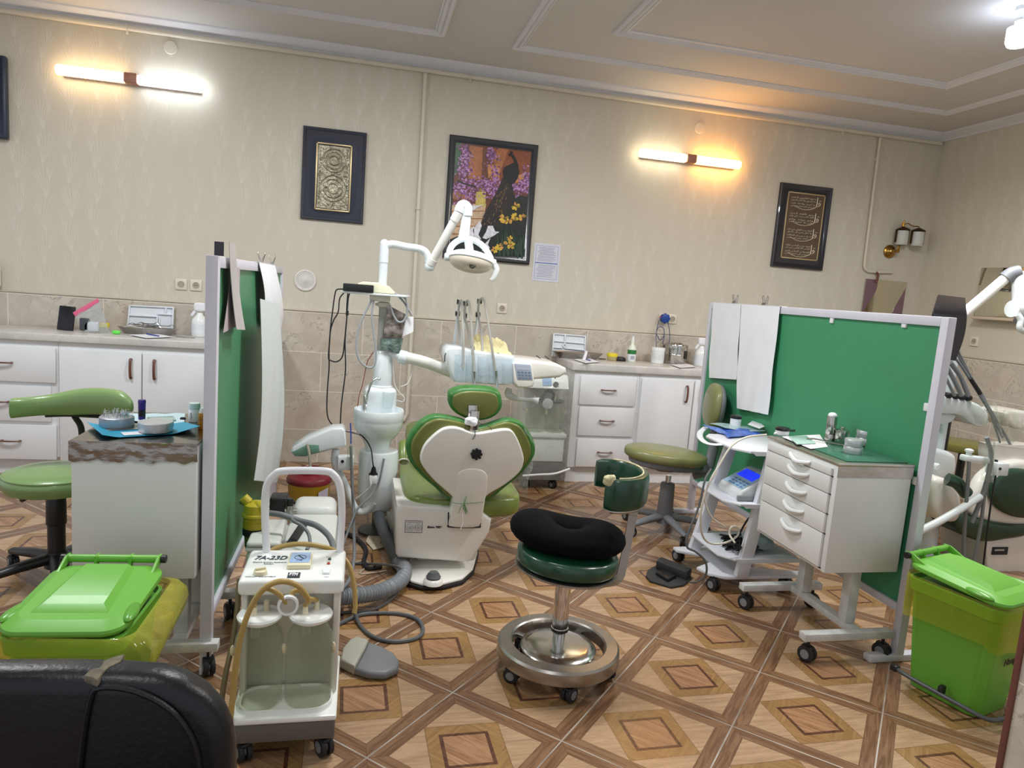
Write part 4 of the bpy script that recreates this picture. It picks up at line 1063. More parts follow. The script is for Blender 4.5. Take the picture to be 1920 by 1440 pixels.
def pot(label, p, r, h):
    t = thing('steel_pot', label, 'pot', tuple(p))
    bm = B(); lathe(bm, [(r * .95, .0005), (r, .004), (r, h * .8)], p, n=32); obj('pot_body', bm, m_steel, t)
    bm = B(); lathe(bm, [(r * 1.05, h * .8), (r * 1.05, h * .86), (r * .7, h * .95), (.006, h * .97), (.006, h), (.012, h * 1.04), (.011, h * 1.1), (.001, h * 1.12)], p, n=32); obj('lid', bm, m_steel, t)
p = sit(1580, 834, GLZ); p.y += .04; p.x += .02; pot('polished steel lidded pot beside the slim canister', p, .031, .072)
p = sit(1600, 826, GLZ); p.y += .11; p.x += .05; pot('small steel lidded pot half hidden behind the other pot', p, .028, .06)
# paper, glass slab, tweezers, roll
c4 = [sit(*q, GLZ + .001) for q in ((1466, 819), (1537, 815), (1552, 838), (1520, 842))]
bm = B(); pts_prism(bm, c4, (0, 0, .0012)); obj('paper_towel', bm, m_paper, None, 'white paper spread on the trolley glass', 'paper')
c4 = [sit(*q, GLZ + .004) for q in ((1478, 819), (1512, 818), (1530, 832), (1494, 834))]
bm = B(); pts_prism(bm, c4, (0, 0, .004), .001); obj('mixing_slab', bm, M('pale_green_glass', '#b9d6ce', .1), None, 'pale green glass slab on the white paper', 'slab')
a, b = sit(1512, 822, GLZ + .012), sit(1583, 835, GLZ + .006)
bm = B(); tube(bm, [a, a.lerp(b, .3) + V((0, 0, .004)), a.lerp(b, .7), b], .0035, 6); a2, b2 = a + V((.004, .02, 0)), b + V((0, .003, 0)); tube(bm, [a, a.lerp(b, .3) + V((.0, .016, .004)), a.lerp(b, .7) + V((0, .01, 0)), b], .003, 6); obj('tweezers', bm, m_steelb, None, 'steel tweezers lying across the glass slab', 'tweezers')
a, b = sit(1452, 812, GLZ + .026), sit(1478, 819, GLZ + .026)
t = thing('tape_roll', 'black and white roll lying at the rear of the trolley top', 'roll', tuple((a + b) / 2))
bm = B(); q = sit(1466, 815, GLZ + .001); lathe(bm, [(.03, 0), (.03, .022)], q, n=28, sx=1.1); obj('white_band', bm, m_paper, t)
bm = B(); lathe(bm, [(.031, .022), (.032, .034), (.028, .037), (.001, .037)], q, n=28, sx=1.1); obj('black_cap', bm, m_black, t)
q = sit(1488, 812, GLZ); bm = B(); bar(bm, q + V((-.03, .03, .007)), q + V((.03, .035, .007)), .014, .012, .004); obj('tool_handle', bm, M('dark_green_handle', '#3c5140', .5), None, 'dark green tool handle sticking out behind the black roll', 'tool')
p = sit(1450, 816, GLZ); bm = B(); sq(bm, p + V((.01, 0, .008)), (.008, .008, .008), 1, 1, nu=16, nv=10); obj('white_bead', bm, m_whitep, None, 'small white ball at the rear corner of the drawer trolley', 'ball')

# the left trolley, its plain end towards the camera
LX0, LX1, LY0, LY1 = -.922, -.532, 2.50, 3.02
t = trolley('white metal trolley with foil wrapped top before the left screen', LX0, LX1, LY0, LY1, .383, .87, ((-.93, -.455), (2.535, 2.965), -.60))
bm = B(); box(bm, LX0 - .004, LX1 + .004, LY0 - .004, LY1 + .004, .868, .872, .001)
random.seed(2)
sheet(bm, lambda u, v: V((LX0 - .004 + u * (LX1 - LX0 + .008), LY0 - .006 - .006 * abs(mnoise.noise(V((u * 9, v * 5, 1)))), .872 - v * (.066 + .004 * math.sin(u * 23) + .003 * math.sin(u * 51)))), 40, 6, .002)
obj('foil_top', bm, m_foil, t, ang=20)
ZL = .8725
def sitL(px, py): return PZ(px, py, ZL)
# blue pouch opened under the tins
t = thing('sterile_pouch', 'turquoise paper pouch opened flat under the two round tins', 'pouch', tuple(sitL(260, 815)))
P = lambda u, v, A_=sitL(164, 800), B_=sitL(345, 793), C_=sitL(375, 812), D_=sitL(192, 824): A_.lerp(B_, u).lerp(D_.lerp(C_, u), v)
for q in (0,):
    bm = B(); sheet(bm, lambda u, v: P(u, v) + V((0, 0, .003 + .022 * max(0, u - .72) / .28 * v + .012 * max(0, .15 - u) / .15)), 24, 8, .0012); obj('blue_side', bm, M('turquoise_paper', '#1d9cc0', .5, var=.04), t)
bm = B(); sheet(bm, lambda u, v: P(.08 + u * .6, .02 + v * .5) + V((0, 0, .0055)), 8, 4, .001); obj('clear_side', bm, M('smoked_film', '#868c92', .22), t)
bm = B(); sheet(bm, lambda u, v: P(.22 + u * .32, .7 + v * .24) + V((0, 0, .006)), 4, 3, .0006); obj('printed_label', bm, m_paper, t)
def top(px, py, dz): return PZ(px, py, ZL + dz)
# tin filled with burs
p = top(217, 799, .009); p.y += .012
t = thing('bur_tin', 'open grey tin crowded with upright steel dental burs', 'tin', tuple(p)); r = .0565
bm = B(); lathe(bm, [(r * .97, -.002), (r, .001), (r, .032), (r * .95, .034), (.001, .034)], p, n=36); obj('tin_body', bm, M('grey_tin', '#a9adb3', .4, .5), t)
random.seed(4)
for i in range(60):
    a = random.uniform(0, 2 * PI); q = math.sqrt(random.random()) * r * .86; L_ = random.uniform(.016, .028)
    b0 = p + V((q * math.cos(a), q * math.sin(a), .033)); tl_ = V((random.uniform(-.3, .3), random.uniform(-.3, .3), 1)).normalized() * L_
    bm = B(); cyl(bm, b0, b0 + tl_, .0013, .0009, n=5); obj('dental_bur', bm, m_chrome, t)
p = top(290, 809, .009); p.y += .014
tin('closed silver tin with an embossed lid, in front of the purple bottle', p, .056, .034)
# purple bottle, napkin, slab, pill bottle, amber jar
p = sitL(266, 789); t = thing('resin_bottle', 'small purple capped bottle with black label on the foil trolley', 'bottle', tuple(p)); r = .0125
bm = B(); lathe(bm, [(r, .0005), (r, .02)], p, n=22); obj('bottle', bm, M('purple_plastic', '#3d2a86', .3), t)
bm = B(); lathe(bm, [(r * 1.02, .018), (r * 1.02, .044)], p, n=22); obj('black_label', bm, m_black, t)
bm = B(); lathe(bm, [(r * 1.05, .044), (r * 1.05, .066), (r * 1.15, .074), (r, .082), (.001, .082)], p, n=22); obj('cap', bm, M('purple_plastic', '#3d2a86', .3), t)
nap = [PZ(*q, ZL) for q in ((226, 778), (347, 777), (345, 800), (255, 792))]
bm = B(); sheet(bm, lambda u, v: nap[0].lerp(nap[1], u).lerp(nap[3].lerp(nap[2], u), v) + V((0, 0, .002 + .003 * abs(math.sin(9 * u + 4 * v)))), 16, 8, .001); obj('napkin', bm, M('pale_blue_tissue', '#cfe3ea', .85), None, 'pale blue tissue spread at the back of the foil trolley', 'napkin')
sl_ = [PZ(*q, ZL + .007) for q in ((275, 784), (325, 782), (330, 789), (282, 792))]
bm = B(); pts_prism(bm, sl_, (0, 0, .005), .001); obj('mixing_slab', bm, M('pale_green_glass', '#b9d6ce', .1), None, 'pale green glass slab lying on the blue tissue', 'slab')
p = sitL(362, 792); p.y += .02; t = thing('pill_bottle', 'white pill bottle with printed label beside the amber jar', 'bottle', tuple(p)); r = .021
bm = B(); lathe(bm, [(r * .97, .0005), (r, .004), (r, .045), (r * .8, .053)], p, n=28); obj('bottle', bm, m_whitep, t)
bm = B(); lathe(bm, [(r * .98, .052), (r * 1.0, .054), (r * .98, .073), (.001, .074)], p, n=28); obj('cap', bm, M('mint_cap', '#d3e3e1', .4), t)
bm = B()
for i in range(4): text(bm, ('COTTON', 'ROLLS', '50 PCS', 'DENTAL')[i] if False else '|||||||'[: 5 + i % 3], p + V((-.013, -r * 1.01, .034 - .007 * i)), (1, 0, 0), (0, 0, 1), .004)
obj('label_print', bm, m_ink2, t)
p = sitL(386, 806); p.y += .02; p.x -= .006; t = thing('amber_jar', 'amber jar with a clear stopper at the screen post', 'jar', tuple(p)); r = .026
bm = B(); lathe(bm, [(r * .95, .0005), (r, .004), (r, .03), (r * .97, .032), (r, .034), (r, .058), (r * .9, .062)], p, n=30); obj('jar', bm, film('amber_glass', '#e0b45c', .5, .12, '#b9822c', edge=.3), t)
bm = B(); lathe(bm, [(r * .92, .06), (r * .8, .072), (r * .7, .08), (.001, .082)], p, n=30); obj('stopper', bm, film('clear_stopper', '#e6ebea', .4, .1), t)
p = sitL(343, 789); bm = B(); sq(bm, p + V((0, 0, .008)), (.011, .007, .007), .8, .8, nu=16, nv=10); obj('rubber_tip', bm, m_rubber, None, 'small black rubber tip before the white pill bottle', 'tip')
# ------------------------------------------------------------------ pedal bins with bags
m_lime = M('lime_plastic', '#66aa38', .42, var=.03, vs=2, coat=.05)
m_bag = film('yellow_bag', '#eff0a8', .12, .06, '#cfcb58', bump=.8, bs=7, edge=.5)
def rr(hx, hy, r, n=7, cx=0., cy=0.):
    P = []
    for sx, sy, a0 in ((1, 1, 0), (-1, 1, 90), (-1, -1, 180), (1, -1, 270)):
        for i in range(n + 1):
            a = math.radians(a0 + 90 * i / n); P.append((cx + sx * (hx - r) + r * math.cos(a), cy + sy * (hy - r) + r * math.sin(a)))
    return P
def pedal_bin(label, loc, rz, hb, seed, bulge, word=None):
    """built facing -Y with the hinge behind; hb = height of the rim"""
    t = thing('pedal_bin', label, 'bin', loc, rz); K = dict(local=True)
    W, D = .155, .182
    ring = lambda hx, hy, z, r=.045, cy=0.: [V((x, y, z)) for x, y in rr(hx, hy, r, cy=cy)]
    bm = B(); loft(bm, [ring(.118, .135, .004), ring(.12, .137, .012), ring(W - .012, D - .014, hb - .06), ring(W - .008, D - .01, hb - .055), ring(W - .002, D - .004, hb - .05), ring(W, D, hb - .012), ring(W + .002, D + .002, hb - .005), ring(W - .006, D - .006, hb - .002), ring(W - .012, D - .012, hb - .02)], True, True)
    obj('bin_body', bm, m_lime, t, **K)
    # lid: shallow, sloping up to the hinge, raised middle panel and two finger scoops
    bm = B(); hl = lambda y: hb + .022 + .03 * (y + D) / (2 * D)
    def lring(s, dz, r=.06, dy=0.):
        return [V((x, y + dy, hl(y) + dz)) for x, y in rr(W * s + .004, D * s + .004, r * s, 9)]
    loft(bm, [lring(1.0, -.014), lring(1.012, -.006), lring(1.0, .002), lring(.93, .008), lring(.80, .016)], True, False)
    tr = lambda s0, s1, y0, y1, dz: [V((sx * (s0 if yy == y0 else s1), yy, hl(yy) + dz)) for sx, yy in ((1, y0), (1, y1), (-1, y1), (-1, y0))]
    vs = [bm.verts.new(v) for v in lring(.80, .016)]; bm.faces.new(vs)
    a_ = tr(.098, .078, -.115, .14, .0162); b_ = tr(.078, .062, -.09, .14, .03)
    loft(bm, [a_, b_], True, True)
    lid = obj('lid', bm, m_lime, t, ang=28, **K)
    for s in (-1, 1):
        bm = B(); sq(bm, (s * (W - .006), -.085, hl(-.085) + .002), (.02, .062, .013), 1, 1, RZ(s * .15), nu=20, nv=10); obj('finger_scoop', bm, M('lime_scoop', '#5a9a32', .3), lid, **K)
    # hinge bar standing up behind the lid
    zb = hb + .075; yb = D + .01
    bm = B(); cyl(bm, (-.135, yb, zb), (.135, yb, zb), .0125, n=18); h = obj('hinge_bar', bm, m_lime, t, **K)
    for x in (-.135, -.05, .05, .135):
        wide = abs(x) > .1; bm = B()
        prism(bm, [(yb - .016, zb + .012), (yb + .014, zb + .012), (yb + .014, zb - .01), (yb - (.075 if wide else .005), hb + .045), (yb - (.10 if wide else .02), hb + .045)], (x - .004, 0, 0), (0, 1, 0), (0, 0, 1), .008, .001)
        obj('hinge_arm', bm, m_lime, h, **K)
    for s in (-1, 1):
        bm = B(); cyl(bm, (s * .14, yb, zb), (s * .154, yb, zb), .013, n=16); obj('end_cap', bm, m_black, h, **K)
    # pedal frame along the floor
    bm = B(); zf = .055
    tube(bm, [(-.15, .17, zf), (-.165, .1, zf), (-.165, -.10, zf - .005), (-.15, -.18, zf - .012), (-.08, -.2, zf - .02), (.08, -.2, zf - .02), (.15, -.18, zf - .012), (.165, -.10, zf - .005), (.165, .1, zf), (.15, .17, zf)], .0085, 10, 6)
    f = obj('pedal_frame', bm, M('dark_grey_tube', '#4b4e50', .4), t, **K)
    for s in (-1, 1):
        bm = B(); obox(bm, (s * .155, -.02, zf + .012), (.03, .02, .035), None, .005); obox(bm, (s * .15, .17, zf), (.03, .03, .025), None, .006); obj('frame_bracket', bm, m_black, f, **K)
    bm = B(); obox(bm, (0, -.215, zf - .02), (.10, .05, .014), None, .005); obj('pedal', bm, m_black, f, **K)
    # the yellow bag folded over the rim
    rnd = random.Random(seed); ph = [rnd.uniform(0, 6.28) for _ in range(6)]
    base_ = rr(W, D, .05, 11); n = len(base_)
    def bagring(k, z0):
        R = []
        for i, (x, y) in enumerate(base_):
            a = math.atan2(y, x)
            wv = .5 * math.sin(7 * a + ph[0]) + .35 * math.sin(13 * a + ph[1] + k * .6) + .25 * math.sin(23 * a + ph[2] - k)
            bl = bulge(a, k)
            out = 1 + .03 + bl * math.sin(PI * min(1, k / 6.0 * .85 + .1)) + .025 * wv * min(1, k / 3)
            zz = z0 - (max(0, k - 3) / 3) * (.035 * math.sin(2 * a + ph[3]) + .014 * math.sin(5 * a + ph[4]) + .012 * math.sin(11 * a + ph[5]))
            R.append(V((x * out, y * out, zz)))
        return R
    zs = [hb + .012, hb + .006, hb - .015, hb - .045, hb - .08, hb - .115, hb - .15]
    bm = B(); loft(bm, [bagring(k, z) for k, z in enumerate(zs)], True, False)
    obj('bin_bag', bm, m_bag, t, ang=60, **K)
    if word:
        bm = B(); text(bm, word, (-.055, -.166, hb - .235), (1, 0, .02), (0, -.02, 1), .026, .002, shear=.2, bold=.015); obj('lettering', bm, m_black, t, **K)
    return t
pedal_bin('lime green pedal bin in the lower left corner, yellow bag bulging out to its right', (-.742, 2.125, 0), math.radians(-3), .460, 3, lambda a, k: .85 * max(0, math.cos(a + .1)) ** 2 + .12 * max(0, -math.cos(a)))
pedal_bin('lime green pedal bin at the right edge, turned sideways, yellow bag over its rim', (2.40, 2.15, 0), math.radians(17), .455, 8, lambda a, k: .05 + .05 * max(0, math.sin(a + 2)), 'Hoopar')

# ------------------------------------------------------------------ the black armchair in the foreground
m_leather = M('black_leather', '#0d0f14', .36, var=.25, vs=10, bump=.08, bs=120, spec=.4)
t = thing('leather_armchair', 'worn black leather armchair in the near left corner, only its back in view', 'armchair', (-.4, 1.0, 0))
D0, D1 = 1.02, 1.09
out = [(-40, 1236), (120, 1235), (230, 1238), (300, 1243), (345, 1256), (385, 1280), (412, 1310), (428, 1345), (435, 1385), (436, 1440), (434, 1560), (-40, 1560)]
def arm_pt(px, py, y=D0): return PY(px, py, y)
F_ = [arm_pt(q[0] + (14 if q[0] > 0 else 0), q[1] - 14, D1) for q in out]
xr_ = max(p.x for p in F_)
bm = B(); pts_prism(bm, F_, (0, D0 - D1, .0), .028, 5)
obj('backrest', bm, m_leather, t, ang=60)
bm = B(); box(bm, F_[0].x, xr_ - .01, D0 + .02, D1 - .02, .30, F_[-1].z + .06, .02, 3); box(bm, F_[0].x, xr_ - .02, .55, 1.12, .26, .44, .04, 3); obj('seat', bm, m_leather, t)
bm = B(); box(bm, xr_ - .10, xr_ + .0, .52, D0 + .04, .26, .60, .035, 4); obj('armrest', bm, m_leather, t)
for x in (F_[0].x + .03, xr_ - .04):
    for y in (.6, 1.1): bm = B(); cyl(bm, (x, y, 0), (x, y, .27), .018, .026, 16); obj('leg', bm, m_black, t)
# piping seam that runs round the side panel, and the torn strip
pp = [(150, 1445), (158, 1380), (166, 1330), (176, 1295), (190, 1287), (215, 1286), (250, 1292), (290, 1308), (325, 1332), (350, 1362), (368, 1400), (376, 1445)]
bm = B(); tube(bm, [arm_pt(*q) + V((0, -.004, 0)) for q in pp], .0045, 8, 6); tube(bm, [arm_pt(176, 1297)] + [PZ(x, y, F_[2].z - .004 - k) for x, y, k in ((184, 1280, .006), (200, 1262, .001), (222, 1247, .001))], .004, 8, 6); obj('piping', bm, m_leather, t)
pt = [(158, 1281), (170, 1268), (190, 1255), (210, 1246), (233, 1240), (226, 1254), (205, 1264), (192, 1275), (182, 1290), (172, 1284)]
bm = B(); pts_prism(bm, [PZ(*q, F_[2].z - .010) for q in pt], (0, 0, .012), .001); obj('torn_patch', bm, M('torn_backing', '#6a6353', .9, var=.35, vs=60), t)

# ------------------------------------------------------------------ suction apparatus on the floor
m_suc = M('suction_white', '#e6e9e4', .3, var=.02, coat=.2)
m_sucb = M('suction_body', '#cfcbc2', .4, var=.03)
m_hose = film('latex_hose', '#d9c48c', .75, .3, '#b89d5e', edge=.2)
m_jar = film('jar_glass', '#f0f2ea', .05, .03, '#c9cfc4', edge=.35)
def jar(parent, x, y, z0, h, r, lid=m_suc):
    bm = B(); lathe(bm, [(.001, z0 + .004), (r * .3, z0 + .008), (r * .9, z0 + .003), (r, z0 + .02), (r, z0 + h * .66), (r * .93, z0 + h * .76), (r * .72, z0 + h * .86), (r * .64, z0 + h * .9), (r * .64, z0 + h * .95)], (x, y, 0), n=36, cap=False)
    j = obj('suction_jar', bm, m_jar, parent)
    bm = B(); lathe(bm, [(r * .70, z0 + h * .92), (r * .72, z0 + h * .95), (r * .90, z0 + h * .955), (r * .92, z0 + h * .98), (r * .86, z0 + h), (.001, z0 + h)], (x, y, 0), n=36); obj('jar_lid', bm, lid, j)
    for dx, dy in ((-.016, -.012), (.016, .02)):
        bm = B(); cyl(bm, (x + dx, y + dy, z0 + h), (x + dx, y + dy, z0 + h + .03), .009, .0075, 14); obj('jar_spout', bm, M('ivory_plastic', '#d8d0b0', .4), j)
    bm = B(); cyl(bm, (x - .012, y, z0 + h * .92), (x - .012, y, z0 + h * .74), .013, n=16, cap=False); obj('float_tube', bm, m_clear, j)
    for s in (-1, 1):
        bm = B(); sq(bm, (x + s * (r + .001), y - r * .25, z0 + h * .62), (.006, .010, .02), 1, 1, RX(.3) @ RZ(s * .5), nu=14, nv=10); obj('jar_clip', bm, M('ivory_plastic', '#d8d0b0', .4), j)
    return j
SX0, SX1, SY0, SY1 = -.322, -.024, 2.0, 2.345
t = thing('suction_machine', 'white suction machine with two glass jars beside the left green screen', 'suction machine', (-.172, 2.17, 0))
bm = B(); box(bm, SX0, SX1, SY0, SY1, .082, .145, .006); obj('base', bm, M('dark_grey_base', '#5d5954', .5), t)
bm = B(); box(bm, SX0 - .004, SX1 + .004, SY0 - .006, SY1, .145, .163, .006); 
rim = [(a, b) for a, b in rrect(SX0 + .012, SX1 - .012, SY0 + .012, 2.15, .055)]
loft(bm, [[V((a, b, .163)) for a, b in rim], [V((a, b, .178)) for a, b in rim], [V((-.172 + (a + .172) * .96, 2.08 + (b - 2.08) * .94, .178)) for a, b in rim], [V((-.172 + (a + .172) * .95, 2.08 + (b - 2.08) * .93, .165)) for a, b in rim]], True, True); obj('tray', bm, m_suc, t)
bm = B(); box(bm, SX0 + .004, SX1 - .002, 2.165, SY1, .163, .50, .012, 3); box(bm, SX0 + .004, SX0 + .022, 2.115, 2.17, .163, .50, .006); box(bm, SX1 - .022, SX1 - .002, 2.115, 2.17, .163, .50, .006); obj('body', bm, m_sucb, t)
bm = B(); box(bm, SX0 - .006, SX1 + .008, 2.10, SY1 + .012, .497, .547, .014, 4); top = obj('top_cover', bm, m_suc, t)
ZS = .548
def on_top(px, py): return PZ(px, py, ZS)
U = (on_top(640, 1062) - on_top(460, 1062)).normalized(); U.z = 0; Vv = V((-U.y, U.x, 0))
a, b = on_top(476, 1049), on_top(537, 1048)
bm = B(); text(bm, '7A-23D', a, U, Vv, .030, .0008, width=(b - a).length, shear=.25, bold=.02); text(bm, 'Electric Suction Apparatus', on_top(474, 1055), U, Vv, .008, .0006, width=(b - a).length * 1.02); text(bm, 'System', on_top(494, 1058), U, Vv, .007, .0006, width=.03); text(bm, 'VACUUM ADJUSTMENT', on_top(459, 1082), U, Vv, .006, .0006, width=.09)
obj('lettering', bm, M('teal_ink', '#33414a', .5), top)
p = on_top(563, 1054); bm = B(); obox(bm, p + V((0, -.004, .006)), (.072, .105, .016), None, .004); g_ = obj('gauge_frame', bm, M('ivory_plastic', '#d8d0b0', .4), t)
bm = B(); obox(bm, p + V((0, .003, .0145)), (.062, .082, .003), None, .001); obj('gauge_face', bm, M('gauge_blue', '#9db9dc', .15), g_)
bm = B(); torus(bm, p + V((0, .001, .0163)), .018, .0008, n=28, m=6); bar(bm, p + V((-.008, .018, .0168)), p + V((.01, -.010, .0168)), .003, .001); text(bm, 'x -kPa', p + V((-.010, -.028, .0163)), U, Vv, .007, .0005, width=.018); obj('gauge_dial', bm, m_ink2, g_)
p = on_top(488, 1075); bm = B(); lathe(bm, [(.021, 0), (.019, .01), (.016, .012), (.001, .012)], p, n=28); bar(bm, p + V((-.015, -.006, .015)), p + V((.015, .007, .015)), .009, .008, .002); obj('vacuum_knob', bm, M('ivory_plastic', '#d8d0b0', .4), t)
for (px, py), c_ in (((618, 1049), '#1f4a3a'), ((616, 1057), '#b8412e')):
    p = on_top(px, py); bm = B(); lathe(bm, [(.0055, 0), (.005, .003), (.003, .005), (.001, .0055)], p, n=18); obj('indicator_light', bm, M('led' + c_, c_, .2), t)
p = on_top(612, 1072); bm = B(); obox(bm, p + V((0, 0, .004)), (.022, .038, .008), RX(.1), .002); obj('power_switch', bm, m_whitep, t)
a, b = on_top(538, 1082), on_top(560, 1082)
bm = B(); obox(bm, (a + b) / 2 + V((.002, .014, .0004)), (.037, .040, .0008), None); obj('badge', bm, m_ink2, t)
bm = B(); text(bm, 'BTM', a + V((.004, .008, .001)), U, Vv, .020, .0008, width=.026, shear=.15, bold=.03); obj('badge_lettering', bm, m_paper, t)
bm = B(); text(bm, 'POWER', on_top(611, 1048 - 3), U, Vv, .003, .0005, width=.018); text(bm, 'PUMP', on_top(612, 1053.3), U, Vv, .003, .0005, width=.012); text(bm, 'PUMP', on_top(608, 1082), U, Vv, .003, .0005, width=.012); obj('small_print', bm, m_ink, top)
JX0, JX1, JY = PY(484, 1240, 2.075).x, PY(579, 1245, 2.075).x, 2.085
jar(t, JX0, JY, .167, .285, .0715); jar(t, JX1, JY, .167, .285, .0715)
ZJ = .167 + .285
# latex hoses
PJ = lambda px, py, y=2.03: PY(px, py, y)
bm = B(); tube(bm, [V((JX1 - .016, JY - .012, ZJ + .028)), PJ(578, 1125, 2.05), PJ(560, 1100, 2.04), PJ(530, 1090, 2.03), PJ(500, 1100, 2.02), PJ(475, 1130, 2.01), PJ(455, 1180, 2.0), PJ(443, 1240, 1.99), PJ(437, 1300, 1.985), PJ(432, 1350, 1.98)], .0085, 12, 8); obj('suction_hose', bm, m_hose, t)
bm = B(); tube(bm, [V((JX0 - .016, JY - .012, ZJ + .028)), PJ(478, 1125, 2.06), PJ(497, 1104, 2.05), PJ(520, 1112, 2.04), PJ(538, 1132, 2.04)], .008, 12, 8); tube(bm, [PJ(540, 1136, 2.045), PJ(548, 1112, 2.06), PJ(562, 1108, 2.07), PJ(578, 1122, 2.07), V((JX1 + .016, JY + .02, ZJ + .028))], .0075, 12, 8); obj('link_hose', bm, m_hose, t)
p = PJ(540, 1135, 2.04); bm = B(); lathe(bm, [(.029, -.008), (.031, -.004), (.031, .004), (.029, .008), (.023, .008), (.022, 0), (.023, -.008)], p, (0.1, -1, .1), 32, cap=False); obj('filter_ring', bm, m_whitep, t)
bm = B(); lathe(bm, [(.023, -.004), (.023, .004), (.006, .008), (.001, .008)], p, (0.1, -1, .1), 28); obj('filter_disc', bm, film('filter_clear', '#d6d2c8', .6, .2, edge=.2), t)
bm = B(); yh = 2.335
tube(bm, [PY(500, 1036, yh), PY(497, 960, yh), PY(500, 912, yh), PY(515, 890, yh), PY(535, 883, yh), PY(605, 883, yh), PY(625, 890, yh), PY(637, 912, yh), PY(641, 960, yh), PY(637, 1038, yh)], .0125, 14, 6); obj('handle', bm, M('handle_white', '#dedfe2', .3), t)
for x in (SX0 + .03, SX1 - .03):
    for y in (SY0 + .045, SY1 - .04): caster(t, x, y, .085, .033, .5)
bm = B(); tube(bm, [PY(x, y, d) for x, y, d in ((497, 1042, 2.37), (520, 1027, 2.39), (560, 1020, 2.40), (605, 1025, 2.40), (636, 1038, 2.40), (655, 1062, 2.38), (664, 1098, 2.36), (666, 1135, 2.34), (664, 1150, 2.33))], .0085, 10, 8); obj('rear_hose', bm, m_hose, t)
# tall hose leaning down the left side of the machine
bm = B(); tube(bm, [PY(449, 1085, 2.2), PY(444, 1150, 2.15), PY(435, 1210, 2.1), PY(424, 1260, 2.05), PY(415, 1320, 2.02), PY(412, 1380, 2.0)], .008, 10, 8); obj('hanging_hose', bm, film('brown_hose', '#9a8a5c', .8, .3, '#6f6240', edge=.1), t)

# ------------------------------------------------------------------ donut stool
m_dgreen = M('dark_green_vinyl', '#123f2b', .3, var=.15, vs=6, coat=.3)
cx, cy = PZ(1046, 1262, 0).x, 2.47
b0 = (PZ(940, 1276, .0) + PZ(1140, 1300, 0)) / 2
cx, cy = PY(1046, 1215, 2.45).x, 2.45
t = thing('operator_stool', 'dark green vinyl stool with a curved half back on a round steel base', 'stool', (cx, cy, 0))
R0 = .238; zb = .075
prof = [(R0, zb), (R0 + .003, zb + .006), (R0, zb + .045), (R0 - .008, zb + .053), (R0 - .05, zb + .055), (R0 - .056, zb + .05), (R0 - .058, zb + .01), (R0 - .05, zb)]
n = 64; bm = B(); loft(bm, [[V((cx + r * math.cos(2 * PI * i / n), cy + r * math.sin(2 * PI * i / n), z)) for r, z in prof] for i in range(n)], True, False, loop=True); obj('base_ring', bm, m_steelb, t)
bm = B(); lathe(bm, [(.05, zb + .012), (.132, zb + .014), (.147, zb + .022), (.149, zb + .03), (.140, zb + .038), (.11, zb + .044), (.03, zb + .048), (.001, zb + .048)], (cx, cy, 0), n=56); obj('base_plate', bm, m_steel, t)
for i in range(4):
    a = PI / 4 + i * PI / 2; d = V((math.cos(a), math.sin(a), 0)); bm = B(); bar(bm, V((cx, cy, zb + .018)) + d * .1, V((cx, cy, zb + .018)) + d * .185, .03, .012, .002); obj('spoke', bm, m_steelb, t)
for i in range(5):
    a = math.radians(-92 + 72 * i); caster(t, cx + .20 * math.cos(a), cy + .20 * math.sin(a), zb + .01, .03, a + .7)
zst = PY(1063, 1100, cy).z
bm = B(); cyl(bm, (cx, cy, zb + .045), (cx, cy, zb + .10), .024, n=28); cyl(bm, (cx, cy, zb + .098), (cx, cy, zb + .11), .034, n=28); cyl(bm, (cx, cy, zb + .105), (cx, cy, zst + .085), .0305, n=32); obj('column', bm, m_chrome, t)
tilt = RY(.06)
sc = V((PY(1064, 1060, cy).x, cy + .01, zst + .118)); hr = .198
bm = B(); lathe(bm, [(hr * .95, -.046), (hr * 1.01, -.044), (hr * 1.01, -.036), (hr * .95, -.034)], (0, 0, 0), n=56); bm.transform(Matrix.Translation(sc) @ tilt.to_4x4()); obj('seat_rim', bm, m_steelb, t)
bm = B(); sq(bm, (0, 0, 0), (hr, hr * .98, .042), .45, 1.0, None, 56, 18); bm.transform(Matrix.Translation(sc) @ tilt.to_4x4()); seat = obj('seat', bm, m_dgreen, t)
# back support: a flat chrome bar up from under the seat to a bent pad
yb = cy - .02
bp = [PY(1128, 1094, cy - .06), PY(1158, 1087, cy - .05), PY(1168, 1060, cy - .04), PY(1180, 1000, cy - .02), PY(1190, 950, cy - .01)]
bm = B(); bs_ = smooth_path(bp, 6)
for q0, q1 in zip(bs_[:-1], bs_[1:]): bar(bm, q0, q1 + (q1 - q0).normalized() * .002, .034, .006, up=(0, 1, 0))
obj('back_bar', bm, m_steelb, t)
# the pad wraps about the sitter: an arc open to the upper left
pc = V((PY(1152, 905, cy + .02).x, cy + .05, 0)); zp0, zp1 = PY(1150, 952, cy - .06).z, PY(1150, 905, cy - .06).z
ra, rb = .118, .165
def padpt(u, w, v):
    a = math.radians(232 + 222 * u)                  # from the near left round the right to the far left
    r1, r2 = ra - .018 + w * .036, rb - .018 + w * .036
    zc = zp0 - .002 + (zp1 - zp0 + .024) * v + .012 * math.sin(PI * u)
    return V((pc.x + r1 * math.cos(a), pc.y + r2 * math.sin(a), zc))
rings = []
for i in range(37):
    u = i / 36; ends = max(.3, 1 - (1 - min(1, min(u, 1 - u) / .07)) ** 2) ** .5; R = []
    for j in range(20):
        q = 2 * PI * j / 20; w = math.copysign(abs(math.cos(q)) ** .6, math.cos(q)); v = math.copysign(abs(math.sin(q)) ** .6, math.sin(q))
        R.append(padpt(u, .5 + .5 * w * ends, .5 + .5 * v * (.75 + .25 * ends)))
    rings.append(R)
bm = B(); loft(bm, rings, True, True); pad = obj('backrest', bm, m_dgreen, t)
